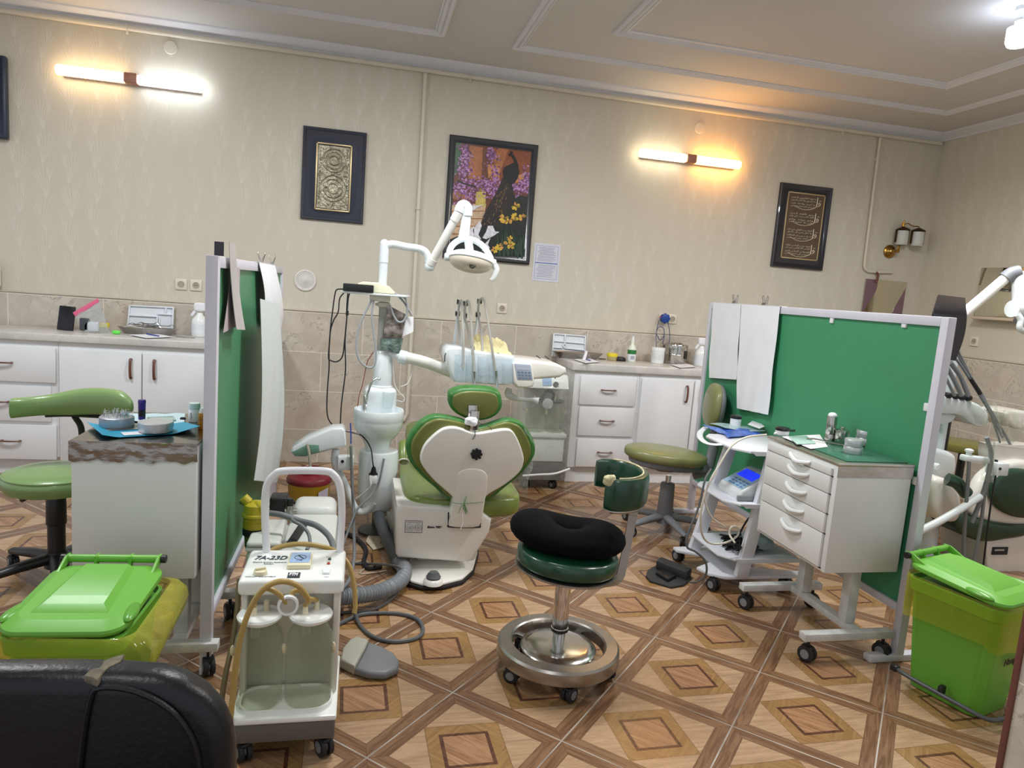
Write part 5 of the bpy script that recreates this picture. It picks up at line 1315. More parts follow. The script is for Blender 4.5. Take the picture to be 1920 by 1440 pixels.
bm = B(); tube(bm, [padpt(u, .5, -.02) for u in [i / 16 * .62 + .05 for i in range(17)]], .008, 8, 3); obj('backrest_rail', bm, m_steelb, pad)
bm = B(); tube(bm, [padpt(.1 + .75 * i / 20, .28, 1.0) + V((0, 0, .001)) for i in range(21)], .0035, 6, 2); sq(bm, padpt(.03, .5, .95), (.026, .02, .022), .8, .8, nu=12, nv=8, warp=lambda q: q * (1 + .3 * mnoise.noise(q * 60))); obj('worn_edge', bm, M('worn_foam', '#c9c09a', .9, var=.3, vs=60), pad)
# ring cushion
zc = sc.z + .055
def cush(q):
    return q
bm = B(); rings = []; nA, nB = 56, 18
for i in range(nA):
    a = 2 * PI * i / nA; d = V((math.cos(a), math.sin(a), 0)); R = []
    Rx = .118 + .014 * math.cos(2 * a); rr_ = .085 + .006 * math.cos(2 * a)
    for j in range(nB):
        q = 2 * PI * j / nB; R.append(V((d.x * (Rx * 1.02 + rr_ * math.cos(q)), d.y * (Rx * .86 + rr_ * .92 * math.cos(q)), (.055) * math.sin(q) + .012 * math.cos(2 * a) * (1 + math.sin(q)) * .5)))
    rings.append(R)
loft(bm, rings, True, False, loop=True); bm.transform(Matrix.Translation(V((PY(1065, 1005, cy).x, sc.y + .0, zc + .038))) @ (RY(.085) @ RZ(-.3)).to_4x4())
obj('ring_cushion', bm, M('black_knit', '#07070a', .95, var=.2, vs=40, bump=.12, bs=120, spec=.15), None, 'black ring cushion lying on the dark green stool', 'cushion')

# foot pedals
p = PZ(700, 1262, 0)
t = thing('foot_pedal', 'grey two tone foot pedal beside the suction machine', 'foot pedal', tuple(PZ(695, 1245, 0)))
q = [PZ(*a_, 0) for a_ in ((636, 1252), (655, 1268), (668, 1245), (676, 1216), (660, 1214))]
out_p = [(672, 1270), (695, 1275), (722, 1277), (744, 1268), (748, 1254), (742, 1240), (722, 1228), (702, 1222), (690, 1218)]
front_pts = [PZ(x, y, .0) for x, y in out_p]
def wedge(bm, P, h, bev, seg=3):
    pts_prism(bm, P, (0, 0, h), bev, seg)
bm = B(); wedge(bm, [PZ(x, y, .002) for x, y in ((664, 1268), (690, 1276), (722, 1277), (745, 1267), (748, 1252), (738, 1237), (715, 1225), (690, 1216), (684, 1230))], .034, .014); obj('pedal_plate', bm, M('mid_grey_plastic', '#77797b', .45), t)
bm = B(); wedge(bm, [PZ(x, y, .002) for x, y in ((637, 1254), (664, 1268), (684, 1230), (690, 1216), (668, 1210), (655, 1216), (642, 1232))], .042, .01); obj('pedal_heel', bm, M('beige_grey_plastic', '#a8a699', .5), t)
t = thing('foot_pedal', 'black flat foot pedal in front of the equipment cart', 'foot pedal', tuple(PZ(1252, 1085, 0)))
bm = B(); pts_prism(bm, [PZ(x, y, .001) for x, y in ((1211, 1082), (1218, 1092), (1258, 1104), (1282, 1100), (1297, 1086), (1290, 1070), (1228, 1064), (1214, 1072))], (0, 0, .012), .004); obj('base_plate', bm, M('charcoal_plastic', '#2b2e31', .5), t)
bm = B(); pts_prism(bm, [PZ(x, y, .012) for x, y in ((1229, 1078), (1252, 1092), (1268, 1084), (1245, 1070))], (0, 0, .018), .004); obj('tread', bm, m_black, t)
bm = B(); pts_prism(bm, [PZ(x, y, .012) for x, y in ((1229, 1066), (1286, 1088), (1296, 1080), (1238, 1058))], (0, 0, .045), .004); obj('rear_block', bm, M('charcoal_plastic', '#2b2e31', .5), t)
# ------------------------------------------------------------------ the dental chair
m_shell = M('ivory_shell', '#e6e3dc', .28, var=.02, coat=.3)
m_unit = M('unit_white', '#dfe6e8', .25, var=.02, coat=.3)
m_olive = M('olive_vinyl', '#72823a', .34, var=.1, vs=5, coat=.2)
m_back = M('olive_back', '#6d7234', .4, var=.1, vs=5, coat=.1)
m_cover = M('green_cover', '#35722f', .45, var=.18, vs=20, bump=.35, bs=26)
m_wrap = film('plastic_wrap', '#f3f6f1', .1, .12, '#d7dfd6', bump=.9, bs=18, edge=.5)
Z8 = lambda x, y: (700 + x / 3.429, 700 + y / 3.429)
yb_ = 3.30
t = thing('dental_chair', 'green and white dental chair seen from behind, in the middle of the room', 'dental chair', (.5, 3.55, 0))
plate = [PZ(x, y, .004) for x, y in ((760, 1093), (768, 1101), (790, 1107), (830, 1106), (868, 1096), (888, 1077), (897, 1045), (896, 1012), (792, 1010), (764, 1060))]
bm = B(); pts_prism(bm, plate, (0, 0, .016), .004); bp_ = obj('base_rim', bm, m_rubber, t)
cpl = sum(plate, V()) / len(plate)
bm = B(); pts_prism(bm, [cpl + (p - cpl) * .965 + V((0, 0, .016)) for p in plate], (0, 0, .016), .008); obj('base_plate', bm, m_shell, t)
bm = B(); box(bm, .33, .66, 3.48, 3.86, .03, .20, .03, 3); obj('pedestal', bm, m_shell, t)
p = PZ(812, 1093, .036); bm = B(); lathe(bm, [(.05, 0), (.045, .018), (.034, .026)], p, n=30); obj('knob_seat', bm, m_shell, t)
bm = B(); lathe(bm, [(.034, .024), (.036, .034), (.031, .038), (.029, .046), (.024, .05), (.022, .056), (.001, .058)], p, n=30); obj('foot_knob', bm, M('knob_grey', '#54565a', .5), t)
yf = 3.37
body = [PY(x, y, yf) for x, y in ((744, 946), (741, 960), (742, 1040), (746, 1046), (878, 1055), (886, 1051), (918, 998), (922, 975), (900, 958), (850, 952))]
bm = B(); pts_prism(bm, body, (0, .50, 0), .016, 3); obj('seat_housing', bm, m_shell, t)
bm = B(); q = [PY(x, y, yf - .001) for x, y in ((760, 976), (792, 977), (791, 999), (759, 998))]
for a, b in zip(q, q[1:] + q[:1]): bar(bm, a, b, .0018, .001, up=(0, 1, 0))
text(bm, 'Working Pressure Adjustment', PY(762, 980, yf - .0015), (1, 0, 0), (0, 0, 1), .004, .0006, width=.075)
text(bm, 'Extra 3006', PY(801, 990, yf - .0015), (1, 0, .0), (0, 0, 1), .010, .0012, width=.074, shear=.15, bold=.05)
obj('lettering', bm, m_ink2, t)
for px in (768, 784):
    p = PY(px, 988, yf - .001); bm = B(); lathe(bm, [(.0165, 0), (.0165, .012), (.014, .016), (.006, .016), (.005, .012), (.001, .012)], p, (0, -1, 0), 24); obj('pressure_gauge', bm, m_alu, t)
# seat and leg rest
bm = B(); pl, pr = PY(757, 930, 3.46), PY(981, 950, 3.46)
cxs = (pl.x + pr.x) / 2; hx = (pr.x - pl.x) / 2
sq(bm, (cxs, 3.80, PY(865, 948, 3.46).z + .004), (hx, .40, .072), .45, .35, None, 48, 16); seat = obj('seat_cushion', bm, m_olive, t)
bm = B(); sq(bm, (cxs, 4.36, .46), (hx * .8, .38, .06), .45, .4, RX(.12), 40, 12); obj('leg_rest', bm, m_olive, t)
bm = B(); box(bm, cxs - .2, cxs + .2, 3.6, 4.2, .28, .32, .02); obj('seat_pan', bm, m_shell, t)
bm = B(); box(bm, cxs - .13, cxs + .13, 3.55, 4.1, .19, .34, .03); obj('lift_column', bm, m_shell, t)
# backrest: white shell, olive back, stretched green cover round the rim
sh = [(490, 1000), (497, 920), (510, 830), (505, 795), (400, 700), (325, 610), (301, 545), (325, 465), (378, 402), (440, 355), (500, 341), (560, 350), (650, 380), (760, 366), (840, 355), (890, 366), (930, 430), (963, 520), (967, 572), (940, 640), (850, 720), (765, 772), (728, 805), (710, 870), (690, 1000)]
gr = [(500, 830), (400, 745), (330, 685), (258, 605), (222, 540), (212, 465), (238, 390), (300, 312), (368, 273), (430, 268), (520, 284), (590, 305), (650, 345), (720, 335), (780, 315), (860, 291), (920, 300), (962, 322), (1000, 370), (1030, 430), (1043, 480), (1032, 545), (962, 645), (850, 745), (730, 830)]
def sm2(pts, k=4):
    return [(p.x, p.y) for p in smooth_path([V((a, b, 0)) for a, b in pts], k, True)]
lean = V((0, .10, 0))
def bk(pts, y, s=1.): 
    P = [PY(*Z8(a, b), y) for a, b in pts]
    for p in P: p.y += (p.z - .6) * -.10        # the back leans slightly towards the camera at the top
    return P
bm = B(); pts_prism(bm, bk(sm2(sh), yb_), (0, .07, 0), .026, 4); shell = obj('back_shell', bm, m_shell, t, ang=60)
inner = [(p[0] * .93 + 630 * .07, p[1] * .93 + 560 * .07) for p in gr]
bm = B(); pts_prism(bm, bk(sm2(inner), yb_ + .035), (0, .05, 0), .012, 3); obj('back_pad', bm, m_back, t, ang=60)
bm = B(); pts_prism(bm, bk(sm2(gr), yb_ + .05), (0, .09, 0), .022, 4); obj('back_cover', bm, m_cover, t, ang=60)
arch = [(505, 985), (520, 830), (536, 690), (548, 640), (590, 618), (640, 612), (690, 620), (728, 645), (738, 700), (722, 830), (682, 985)]
bm = B(); pts_prism(bm, bk(sm2(arch, 3), yb_ - .004), (0, .03, 0), .008, 3); obj('shell_rib', bm, m_shell, shell, ang=60)
bm = B(); P = bk([(487, 905), (487, 985), (500, 1002), (680, 1004), (692, 990), (705, 905)], yb_ + .004); tube(bm, P, .004, 6, 4); obj('shell_seal', bm, m_rubber, shell)
p = PY(*Z8(661, 516), yb_ - .004); p.y -= .02; bm = B(); cyl(bm, p, p + V((0, .03, 0)), .018, n=20)
for i in range(8): a = 2 * PI * i / 8; cyl(bm, p + V((.022 * math.cos(a), .002, .022 * math.sin(a))), p + V((.022 * math.cos(a), .022, .022 * math.sin(a))), .0075, n=10)
obj('back_knob', bm, m_black, shell)
# headrest
hd = [(485, 160), (498, 125), (560, 102), (650, 96), (760, 105), (815, 128), (832, 190), (822, 240), (780, 282), (715, 306), (640, 308), (590, 292), (530, 260), (490, 212)]
yh_ = 3.36
def hb_(pts, y): return [PY(*Z8(a, b), y) for a, b in pts]
bm = B(); pts_prism(bm, hb_(sm2(hd), yh_), (0, .09, .01), .03, 4); hr_ = obj('headrest', bm, m_cover, t, ang=60)
hi = [(p[0] * .86 + 658 * .14, p[1] * .86 + 225 * .14) for p in hd]
bm = B(); pts_prism(bm, hb_(sm2(hi), yh_ - .006), (0, .03, 0), .012, 3); obj('headrest_back', bm, m_back, hr_, ang=60)
bm = B(); pts_prism(bm, hb_([(612, 205), (668, 205), (672, 290), (608, 290)], yh_ - .02), (0, .02, 0), .003); box(bm, PY(*Z8(615, 300), yh_).x, PY(*Z8(668, 300), yh_).x, 3.31, 3.345, PY(*Z8(640, 400), yh_).z, PY(*Z8(640, 230), yh_).z, .003); obj('headrest_bar', bm, m_steel, t)
p = PY(*Z8(634, 308), yh_ - .05); bm = B(); sq(bm, p, (.032, .022, .021), .7, .8, None, 24, 14, warp=lambda q: q * (1 + .35 * mnoise.noise(q * 55))); obj('bar_cover', bm, m_cloth, t)
bm = B(); tube(bm, [p + V((-.028, 0, -.01)), p + V((-.035, -.02, -.05)), p + V((-.025, -.02, -.085))], .0016, 5); tube(bm, [p + V((.01, -.015, -.02)), p + V((.015, -.03, -.06)), p + V((.004, -.03, -.085))], .002, 5); tube(bm, [p + V((.03, 0, -.005)), p + V((.09, -.01, -.025)), p + V((.10, -.01, -.05))], .0016, 5); obj('tie_string', bm, M('dark_string', '#3a3d3a', .8), t)
# knotted thread on the neck of the shell
p = PY(*Z8(580, 845), yb_ - .006); bm = B()
random.seed(9)
for i in range(9):
    a = random.uniform(-1, 1); tube(bm, [p, p + V((.012 * a, -.008, .018 * random.uniform(-.5, 1))), p + V((.03 * a, -.004, -.02 - .035 * random.random()))], .0016, 5)
tube(bm, bk([(505, 838), (560, 845), (640, 842), (712, 835)], yb_ - .006), .0014, 5); tube(bm, [p, p + V((.006, -.006, .02)), p + V((.011, -.004, .045)), p + V((.002, -.006, .03)), p], .0016, 5)
obj('green_thread', bm, M('green_thread', '#6f9a6a', .8), t)
bm = B(); tube(bm, [p, p + V((-.002, -.008, -.05)), p + V((.002, -.006, -.09)), p + V((-.008, -.006, -.125))], .003, 6, flat=.4); obj('white_ribbon', bm, m_cloth, t)
# clear sheet under the back on both sides
def wrap_sheet(name, corners, y, bul, wav=.012):
    c = [PY(*Z8(a, b), y) for a, b in corners]
    bm = B(); sheet(bm, lambda u, v: c[0].lerp(c[1], u).lerp(c[3].lerp(c[2], u), v) + V((.006 * math.sin(9 * v), -bul * math.sin(PI * u) * math.sin(PI * v) - wav * math.sin(7 * u + 3 * v) * .5, .008 * math.sin(6 * u))), 16, 14); return obj(name, bm, m_wrap, t, ang=60)
wrap_sheet('plastic_wrap', [(195, 560), (330, 660), (505, 800), (190, 800)], 3.38, .05)
wrap_sheet('plastic_wrap', [(1025, 560), (880, 680), (740, 800), (980, 800)], 3.38, .05)
wrap_sheet('plastic_wrap', [(935, 288), (1000, 350), (1040, 470), (1010, 440)], yb_ + .03, .0, .004)
bm = B(); a, b = PY(757, 868, 3.5), PY(757, 828, 3.6); cyl(bm, a, b, .026, n=20, bev=.012); ar = obj('armrest', bm, m_olive, t)
bm = B(); torus(bm, a.lerp(b, .05), .026, .004, (b - a), 24, 8); obj('armrest_trim', bm, m_shell, ar)

# ------------------------------------------------------------------ the dental unit (spittoon column, lamp, delivery table)
yu = 4.0
PU = lambda x, y, d=yu: PY(x, y, d)
t = thing('dental_unit', 'white dental unit with spittoon, operating lamp and instrument table beside the green chair', 'dental unit', (.13, yu, 0))
xp = PU(708, 900).x
zb0 = PU(706, 952).z
bm = B(); lathe(bm, [(.05, zb0 - .004), (.088, zb0), (.104, zb0 + .03), (.112, zb0 + .12), (.114, .47), (.108, .50), (.07, .505)], (xp, yu, 0), n=40); obj('pedestal', bm, m_unit, t)
bm = B(); cyl(bm, (xp + .01, yu + .04, 0), (xp + .01, yu + .04, zb0 + .02), .03, n=20); lathe(bm, [(.11, 0), (.11, .012), (.05, .03)], (xp + .01, yu + .04, 0), n=30); obj('floor_post', bm, M('dark_post', '#4a4d50', .5), t)
xb = PU(710, 780).x
bm = B(); lathe(bm, [(.068, .49), (.07, .53), (.085, .565), (.115, .60), (.136, .64), (.1405, .675), (.1405, .683), (.143, .69), (.1435, .738), (.139, .745), (.132, .742), (.12, .71), (.08, .675), (.02, .668), (.001, .668)], (xb, yu, 0), n=52); obj('spittoon_bowl', bm, m_unit, t)
yh2 = 4.13
a, b = PU(681, 770, yh2), PU(744, 726, yh2)
bm = B(); box(bm, a.x, b.x, 4.05, 4.24, .66, b.z, .03, 4); obj('column_housing', bm, m_unit, t)
xc = PU(718, 690, yh2).x
z0, z1 = PU(718, 727, yh2).z, PU(718, 657, yh2).z
bm = B(); lathe(bm, [(.064, z0 - .02), (.064, z0 + .012), (.056, z0 + .018), (.055, z1 - .012), (.045, z1), (.001, z1 + .002)], (xc, yh2, 0), n=36); obj('column', bm, m_unit, t)
x2 = PU(718, 610, yh2).x; z2 = PU(718, 566, yh2).z
bm = B(); box(bm, x2 - .027, x2 + .027, yh2 - .03, yh2 + .03, z1 - .01, z2, .006); obj('grey_post', bm, M('warm_grey_paint', '#a9a9a2', .45), t)
bm = B(); box(bm, x2 - .035, x2 + .035, yh2 - .038, yh2 + .038, z2 - .03, z2 - .002, .004); cyl(bm, (x2 - .05, yh2 - .02, z2 - .016), (x2 - .03, yh2 - .02, z2 - .016), .008, n=12); obj('post_clamp', bm, M('cream_plastic', '#d9d3c4', .4), t)
# wrapped pictures and foil on the post
bm = B()
c = [PU(x, y, yh2 - .05) for x, y in ((726, 571), (762, 590), (752, 642), (716, 652))]
sheet(bm, lambda u, v: c[0].lerp(c[1], u).lerp(c[3].lerp(c[2], u), v) + V((0, -.012 * math.sin(PI * u) - .004 * math.sin(12 * v), 0)), 12, 12, .001)
obj('wrapped_sheet', bm, M('foil_print', '#8a807a', .25, .5, var=.7, vs=28, bump=.5, bs=40), t)
bm = B(); c2 = [PU(x, y, yh2 - .06) for x, y in ((713, 634), (756, 634), (750, 662), (712, 655))]
sheet(bm, lambda u, v: c2[0].lerp(c2[1], u).lerp(c2[3].lerp(c2[2], u), v) + V((0, -.01 * math.sin(PI * u), .004 * math.sin(19 * u) * v)), 14, 6, .001)
obj('torn_foil', bm, M('greenish_foil', '#7f9189', .25, .7, var=.6, vs=30, bump=.6, bs=40), t)
bm = B(); c3 = [PU(x, y, yh2 - .03) for x, y in ((744, 592), (775, 594), (775, 622), (748, 634))]
sheet(bm, lambda u, v: c3[0].lerp(c3[1], u).lerp(c3[3].lerp(c3[2], u), v) + V((0, -.008 * math.sin(PI * u), 0)), 8, 6, .001); obj('tissue', bm, m_cloth, t)
# upper tray table and the tall pole
zt = PU(700, 549, yh2).z
a, b = PU(640, 547, yh2), PU(768, 553, yh2)
bm = B(); pts_prism(bm, [V((a.x, yh2 - .10, zt - .012)), V((b.x - .03, yh2 - .12, zt - .012)), V((b.x, yh2 - .05, zt - .012)), V((b.x, yh2 + .10, zt - .012)), V((a.x + .02, yh2 + .10, zt - .012))], (0, 0, .012), .004); obj('tray_table', bm, m_unit, t)
bm = B(); a2, b2 = PU(693, 563, yh2), PU(728, 553, yh2); box(bm, a2.x, b2.x + .01, yh2 - .07, yh2 + .05, a2.z, zt - .012, .004); obj('tray_bracket', bm, M('cream_plastic', '#d9d3c4', .4), t)
x3 = PU(720, 480, yh2).x; zp = PU(720, 462, yh2).z
bm = B(); cyl(bm, (x3, yh2, zt), (x3, yh2, zp - .09), .024, n=28); cyl(bm, (x3, yh2, zp - .092), (x3, yh2, zp + .01), .0265, n=28); sq(bm, (x3, yh2, zp + .012), (.0265, .0265, .03), 1, 1, nu=24, nv=12); cyl(bm, (x3, yh2, zt), (x3, yh2, zt + .03), .036, .03, n=28); pole = obj('lamp_pole', bm, m_unit, t)
# lamp arm
yl = yh2
A1 = [V((x3, yh2, zp + .005)), PU(738, 458, yl), PU(762, 463, yl), PU(784, 466, yl), PU(797, 472, yl), PU(803, 484, yl), PU(804, 497, yl)]
bm = B(); tube(bm, A1, .0225, 16, 6); sq(bm, PU(806, 499, yl), (.03, .026, .03), .9, .9, nu=24, nv=14); arm = obj('lamp_arm', bm, m_unit, t)
bm = B(); a, b = PU(806, 498, yl), PU(861, 397, yl - .1); cyl(bm, a, b, .0245, n=24); cyl(bm, a.lerp(b, .02), a.lerp(b, .12), .029, n=24); cyl(bm, a.lerp(b, .84), a.lerp(b, 1.0), .028, n=24); obj('lamp_boom', bm, M('boom_white', '#e6e4dd', .3), arm)
yl2 = yl - .1
bm = B(); tube(bm, [PU(860, 398, yl2), PU(865, 387, yl2), PU(871, 385, yl2), PU(876, 391, yl2), PU(876, 405, yl2)], .030, 16, 5); obj('boom_elbow', bm, m_unit, arm)
# lamp head: neck, yoke, dish
def neck(px, py, w): return PU(px, py, yl2 - .0), w
bm = B(); n0, n1 = PU(875, 404, yl2), PU(869, 452, yl2 - .02)
loft(bm, [[p + V((w * math.cos(q), w * .8 * math.sin(q), 0)) for q in [2 * PI * i / 24 for i in range(24)]] for p, w in ((n0, .026), (n0.lerp(n1, .08), .027), (n0.lerp(n1, .5), .029), (n0.lerp(n1, .9), .034), (n1, .034))]); obj('lamp_neck', bm, m_unit, arm)
yo = [PU(x, y, yl2 - .05) for x, y in ((842, 484), (843, 470), (850, 458), (862, 450), (875, 448), (892, 452), (908, 464), (918, 480), (921, 488))]
bm = B(); tube(bm, yo, .012, 10, 6, flat=1.5); head = obj('lamp_yoke', bm, m_unit, t)
bm = B(); cyl(bm, PU(878, 452, yl2 - .05), PU(881, 474, yl2 - .05), .024, n=24); obj('lamp_stem', bm, m_unit, head)
dc = PU(883, 489, yl2 - .06)
dR = RY(.12) @ RX(-.30)
bm = B(); sq(bm, (0, 0, 0), (.132, .085, .055), .9, .95, None, 44, 18, warp=lambda q: V((q.x, q.y, q.z if q.z > 0 else q.z * .15))); bm.transform(Matrix.Translation(dc) @ dR.to_4x4()); obj('lamp_housing', bm, m_unit, head)
bm = B(); sq(bm, (0, 0, -.006), (.126, .08, .060), .95, .95, None, 44, 18, warp=lambda q: V((q.x, q.y, min(q.z, 0)))); bm.transform(Matrix.Translation(dc) @ dR.to_4x4()); obj('lamp_lens', bm, M('amber_lens', '#cfc6b4', .15, var=.04), head)
bm = B(); torus(bm, dc + V((0, -.066, -.03)), .013, .003, (0, 1, .3), 20, 6); text(bm, 'M23', dc + V((-.020, -.085, -.033)), (1, 0, -.1), (0, -.3, 1), .012, .001, width=.036, bold=.03); obj('lamp_marking', bm, m_ink2, head)
for s, (px, py) in ((-1, (838, 482)), (1, (925, 493))):
    bm = B(); p = PU(px, py, yl2 - .05); cyl(bm, p + V((-s * .015, 0, 0)), p + V((s * .015, 0, 0)), .022, n=24, bev=.005); obj('lamp_pivot', bm, m_unit, head)
bm = B(); p = PU(927, 497, yl2 - .05); tube(bm, [p, p + V((.012, -.02, -.03)), p + V((-.005, -.03, -.075)), p + V((-.02, -.03, -.09))], lambda u: .02 - .008 * u, 12); obj('lamp_handle', bm, film('cloudy_wrap', '#e8ecec', .6, .2, edge=.3), head)
# steel spouts over the bowl
bm = B(); tube(bm, [PU(684, 775, yu - .04), PU(687, 752, yu), PU(692, 730, yu), PU(698, 716, yu), PU(708, 709, yu), PU(712, 711, yu - .01)], .006, 10); obj('cup_filler', bm, m_chrome, t)
bm = B(); tube(bm, [PU(683, 770, yu - .08), PU(683, 745, yu - .08), PU(684, 742, yu - .09), PU(686, 745, yu - .095)], .006, 10); obj('bowl_rinse', bm, m_chrome, t)
# delivery arm and table
bm = B(); a, b = PU(728, 660, yh2 - .02), PU(752, 668, yh2 - .05); cyl(bm, a, b, .022, n=20); c_, d_ = PU(748, 668, yh2 - .05), PU(764, 672, yh2 - .06); cyl(bm, c_, d_, .040, n=28, bev=.008); obj('arm_joint', bm, m_unit, t)
bm = B(); tube(bm, [PU(760, 670, yh2 - .06), PU(800, 680, yh2 - .04), PU(852, 700, yh2)], .0335, 20, 8); obj('delivery_arm', bm, M('boom_white', '#e6e4dd', .3), t)
y0, y1 = 3.98, 4.30
K1 = [(833, 668), (836, 655), (842, 650), (862, 651), (885, 657), (965, 668), (967, 716), (960, 722), (930, 722), (858, 717), (850, 716), (842, 694)]
bm = B(); pts_prism(bm, [PU(x, y, y0) for x, y in K1], (0, y1 - y0, 0), .016, 3); con = obj('instrument_holder', bm, m_unit, t)
top = [PZ(x, y, PU(1000, 690, y0).z) for x, y in ((958, 668), (1000, 666), (1030, 668), (1050, 676), (1062, 688), (1060, 700), (1045, 706), (1004, 710), (962, 712))]
zc_ = PU(1000, 690, y0).z
T2 = [(960, 690), (1004, 712), (1048, 707), (1064, 698), (1062, 688), (1040, 672), (1000, 664), (960, 660)]
bm = B(); pts_prism(bm, [PU(x, y, y0 + .02) for x, y in ((958, 672), (1000, 676), (1045, 682), (1062, 690), (1063, 700), (1050, 708), (1000, 712), (960, 714))], (0, .30, .0), .018, 3); obj('table_top', bm, m_shell, con)
bm = B(); pts_prism(bm, [PU(x, y, y0 - .03) for x, y in ((962, 682), (998, 684), (1003, 716), (1000, 725), (990, 728), (970, 727), (963, 716))], (0, .12, 0), .012, 3); obj('panel_housing', bm, m_shell, con)
bm = B(); pn = [PU(x, y, y0 - .032) for x, y in ((964, 682), (995, 684), (999, 713), (970, 712))]; pts_prism(bm, pn, (0, .006, 0), .001); pan = obj('control_panel', bm, M('panel_grey_blue', '#a9b3c4', .3), con)
f = lambda u, v: pn[0].lerp(pn[1], u).lerp(pn[3].lerp(pn[2], u), v) + V((0, -.0012, 0))
bm = B(); pts_prism(bm, [f(.08, .06), f(.9, .06), f(.9, .36), f(.08, .36)], (0, .002, 0)); obj('display', bm, M('panel_display', '#b9bfce', .15), pan)
bm = B()
for i in range(4):
    for j in range(3): pts_prism(bm, [f(.1 + .22 * i, .46 + .18 * j), f(.26 + .22 * i, .46 + .18 * j), f(.26 + .22 * i, .57 + .18 * j), f(.1 + .22 * i, .57 + .18 * j)], (0, .002, 0))
obj('panel_buttons', bm, M('panel_button', '#6f7f95', .4), pan)
bm = B(); tube(bm, [PU(834, 678, y0 - .004), PU(834, 668, y0 - .008), PU(836, 662, y0 - .006)], .003, 6); obj('dark_slot', bm, m_black, con)
# bluish sleeves over the handpiece rests
for i, (xa, xb) in enumerate(((853, 872), (873, 892), (895, 916), (917, 940), (941, 963))):
    c = [PU(x, y, y0 - .012) for x, y in ((xa, 664 + i * 2), (xb, 666 + i * 2), (xb, 717 + i), (xa, 716 + i))]
    bm = B(); sheet(bm, lambda u, v: c[0].lerp(c[1], u).lerp(c[3].lerp(c[2], u), v) + V((0, -.014 * math.sin(PI * u), 0)), 8, 6); obj('clear_sleeve', bm, film('blue_sleeve', '#e9f1f6', .3, .12, '#dde9f2', bump=.3, bs=20, edge=.3), con, ang=60)
# whip arms, hoses, handpieces
def whip(pts_arm, pts_hose, hp=None, nm='whip_arm'):
    bm = B(); tube(bm, [PU(*q) for q in pts_arm], lambda u: .012 - .006 * u, 10, 6); w_ = obj('whip_arm', bm, m_unit, con)
    for k in (0, 1):
        q = PU(*pts_arm[-1 - k]); bm = B(); cyl(bm, q + V((-.012, 0, 0)), q + V((.012, 0, 0)), .012, n=14); cyl(bm, q + V((-.013, 0, 0)), q + V((-.009, 0, 0)), .016, n=14); cyl(bm, q + V((.009, 0, 0)), q + V((.013, 0, 0)), .016, n=14); obj('hose_roller', bm, m_black, w_)
    bm = B(); tube(bm, [PU(*q) for q in pts_hose], .0075, 8, 8); h = obj('handpiece_hose', bm, M('hose_beige_grey', '#a5a39b', .45), con)
    if hp:
        bm = B(); tube(bm, [PU(*q) for q in hp], lambda u: .010 - .004 * u, 12, 4); obj('handpiece', bm, m_chrome, con)
whip([(850, 652, 4.2), (855, 620, 4.2), (858, 588, 4.18), (861, 566, 4.16)], [(863, 650, 4.1), (860, 610, 4.14), (859, 590, 4.15), (862, 567, 4.14), (866, 567, 4.08), (867, 600, 4.02), (869, 640, 3.98), (868, 690, 3.96)])
whip([(866, 652, 4.2), (868, 625, 4.2), (871, 592, 4.18), (873, 569, 4.16)], [(884, 650, 4.1), (877, 615, 4.14), (871, 592, 4.15), (874, 568, 4.14), (879, 567, 4.08), (883, 600, 4.02), (887, 660, 3.97), (889, 697, 3.95)], [(889, 697, 3.95), (890, 712, 3.95), (891, 728, 3.94)])
whip([(888, 652, 4.2), (892, 620, 4.2), (896, 590, 4.18), (899, 565, 4.16)], [(905, 665, 4.02), (903, 625, 4.1), (897, 590, 4.15), (899, 564, 4.14), (907, 562, 4.08), (913, 590, 4.02), (922, 650, 3.97), (930, 700, 3.95)], [(930, 695, 3.95), (931, 713, 3.95), (932, 730, 3.94)])
bm = B(); c = [PU(x, y, 4.05) for x, y in ((890, 640), (955, 656), (958, 672), (890, 662))]
sheet(bm, lambda u, v: c[0].lerp(c[1], u).lerp(c[3].lerp(c[2], u), v) + V((.01 * mnoise.noise(V((u * 6, v * 6, 9))), .20 * (1 - v) - .02, .022 * mnoise.noise(V((u * 7, v * 4, 2))) + .01 * mnoise.noise(V((u * 17, v * 9, 5))) + .025 * (1 - v) + .012)), 40, 22, .003); obj('folded_cloth', bm, M('pale_yellow_cloth', '#d9cfa0', .85, var=.12, vs=30), None, 'crumpled pale yellow cloth lying on the instrument table', 'cloth')
for (a, b) in (((1005, 671), (1013, 676)), ((1021, 672), (1029, 677))):
    p, q = PU(*a, 4.1), PU(*b, 4.1); p.z += .015; q.z += .012; bm = B(); bar(bm, p, q, .007, .005, .001); obj('table_clip', bm, m_black, con)
# assistant's arm on the left: white pipe, small tray, holder block and its hoses
ya = 3.9
bm = B(); tube(bm, [PU(700, 942, ya), PU(690, 955, ya), PU(676, 960, ya), PU(664, 950, ya), (PU(655, 930, ya)), PU(645, 905, ya), PU(632, 880, ya), PU(628, 862, ya), PU(630, 842, ya)], .022, 14, 8); asst = obj('assistant_pipe', bm, m_unit, t)
bm = B(); pts_prism(bm, [PU(x, y, ya - .05) for x, y in ((545, 846), (549, 838), (575, 822), (622, 803), (642, 802), (647, 808), (649, 836), (630, 842), (598, 850), (572, 856), (552, 855))], (0, .13, 0), .014, 3); obj('assistant_tray', bm, m_unit, asst)
bm = B(); pts_prism(bm, [PU(x, y, ya - .055) for x, y in ((546, 848), (575, 833), (598, 834), (600, 848), (572, 857), (552, 856))], (0, .12, 0), .01, 2); obj('green_glass_edge', bm, film('green_edge', '#b5d8c6', .45, .1, '#8fb9a4'), asst)
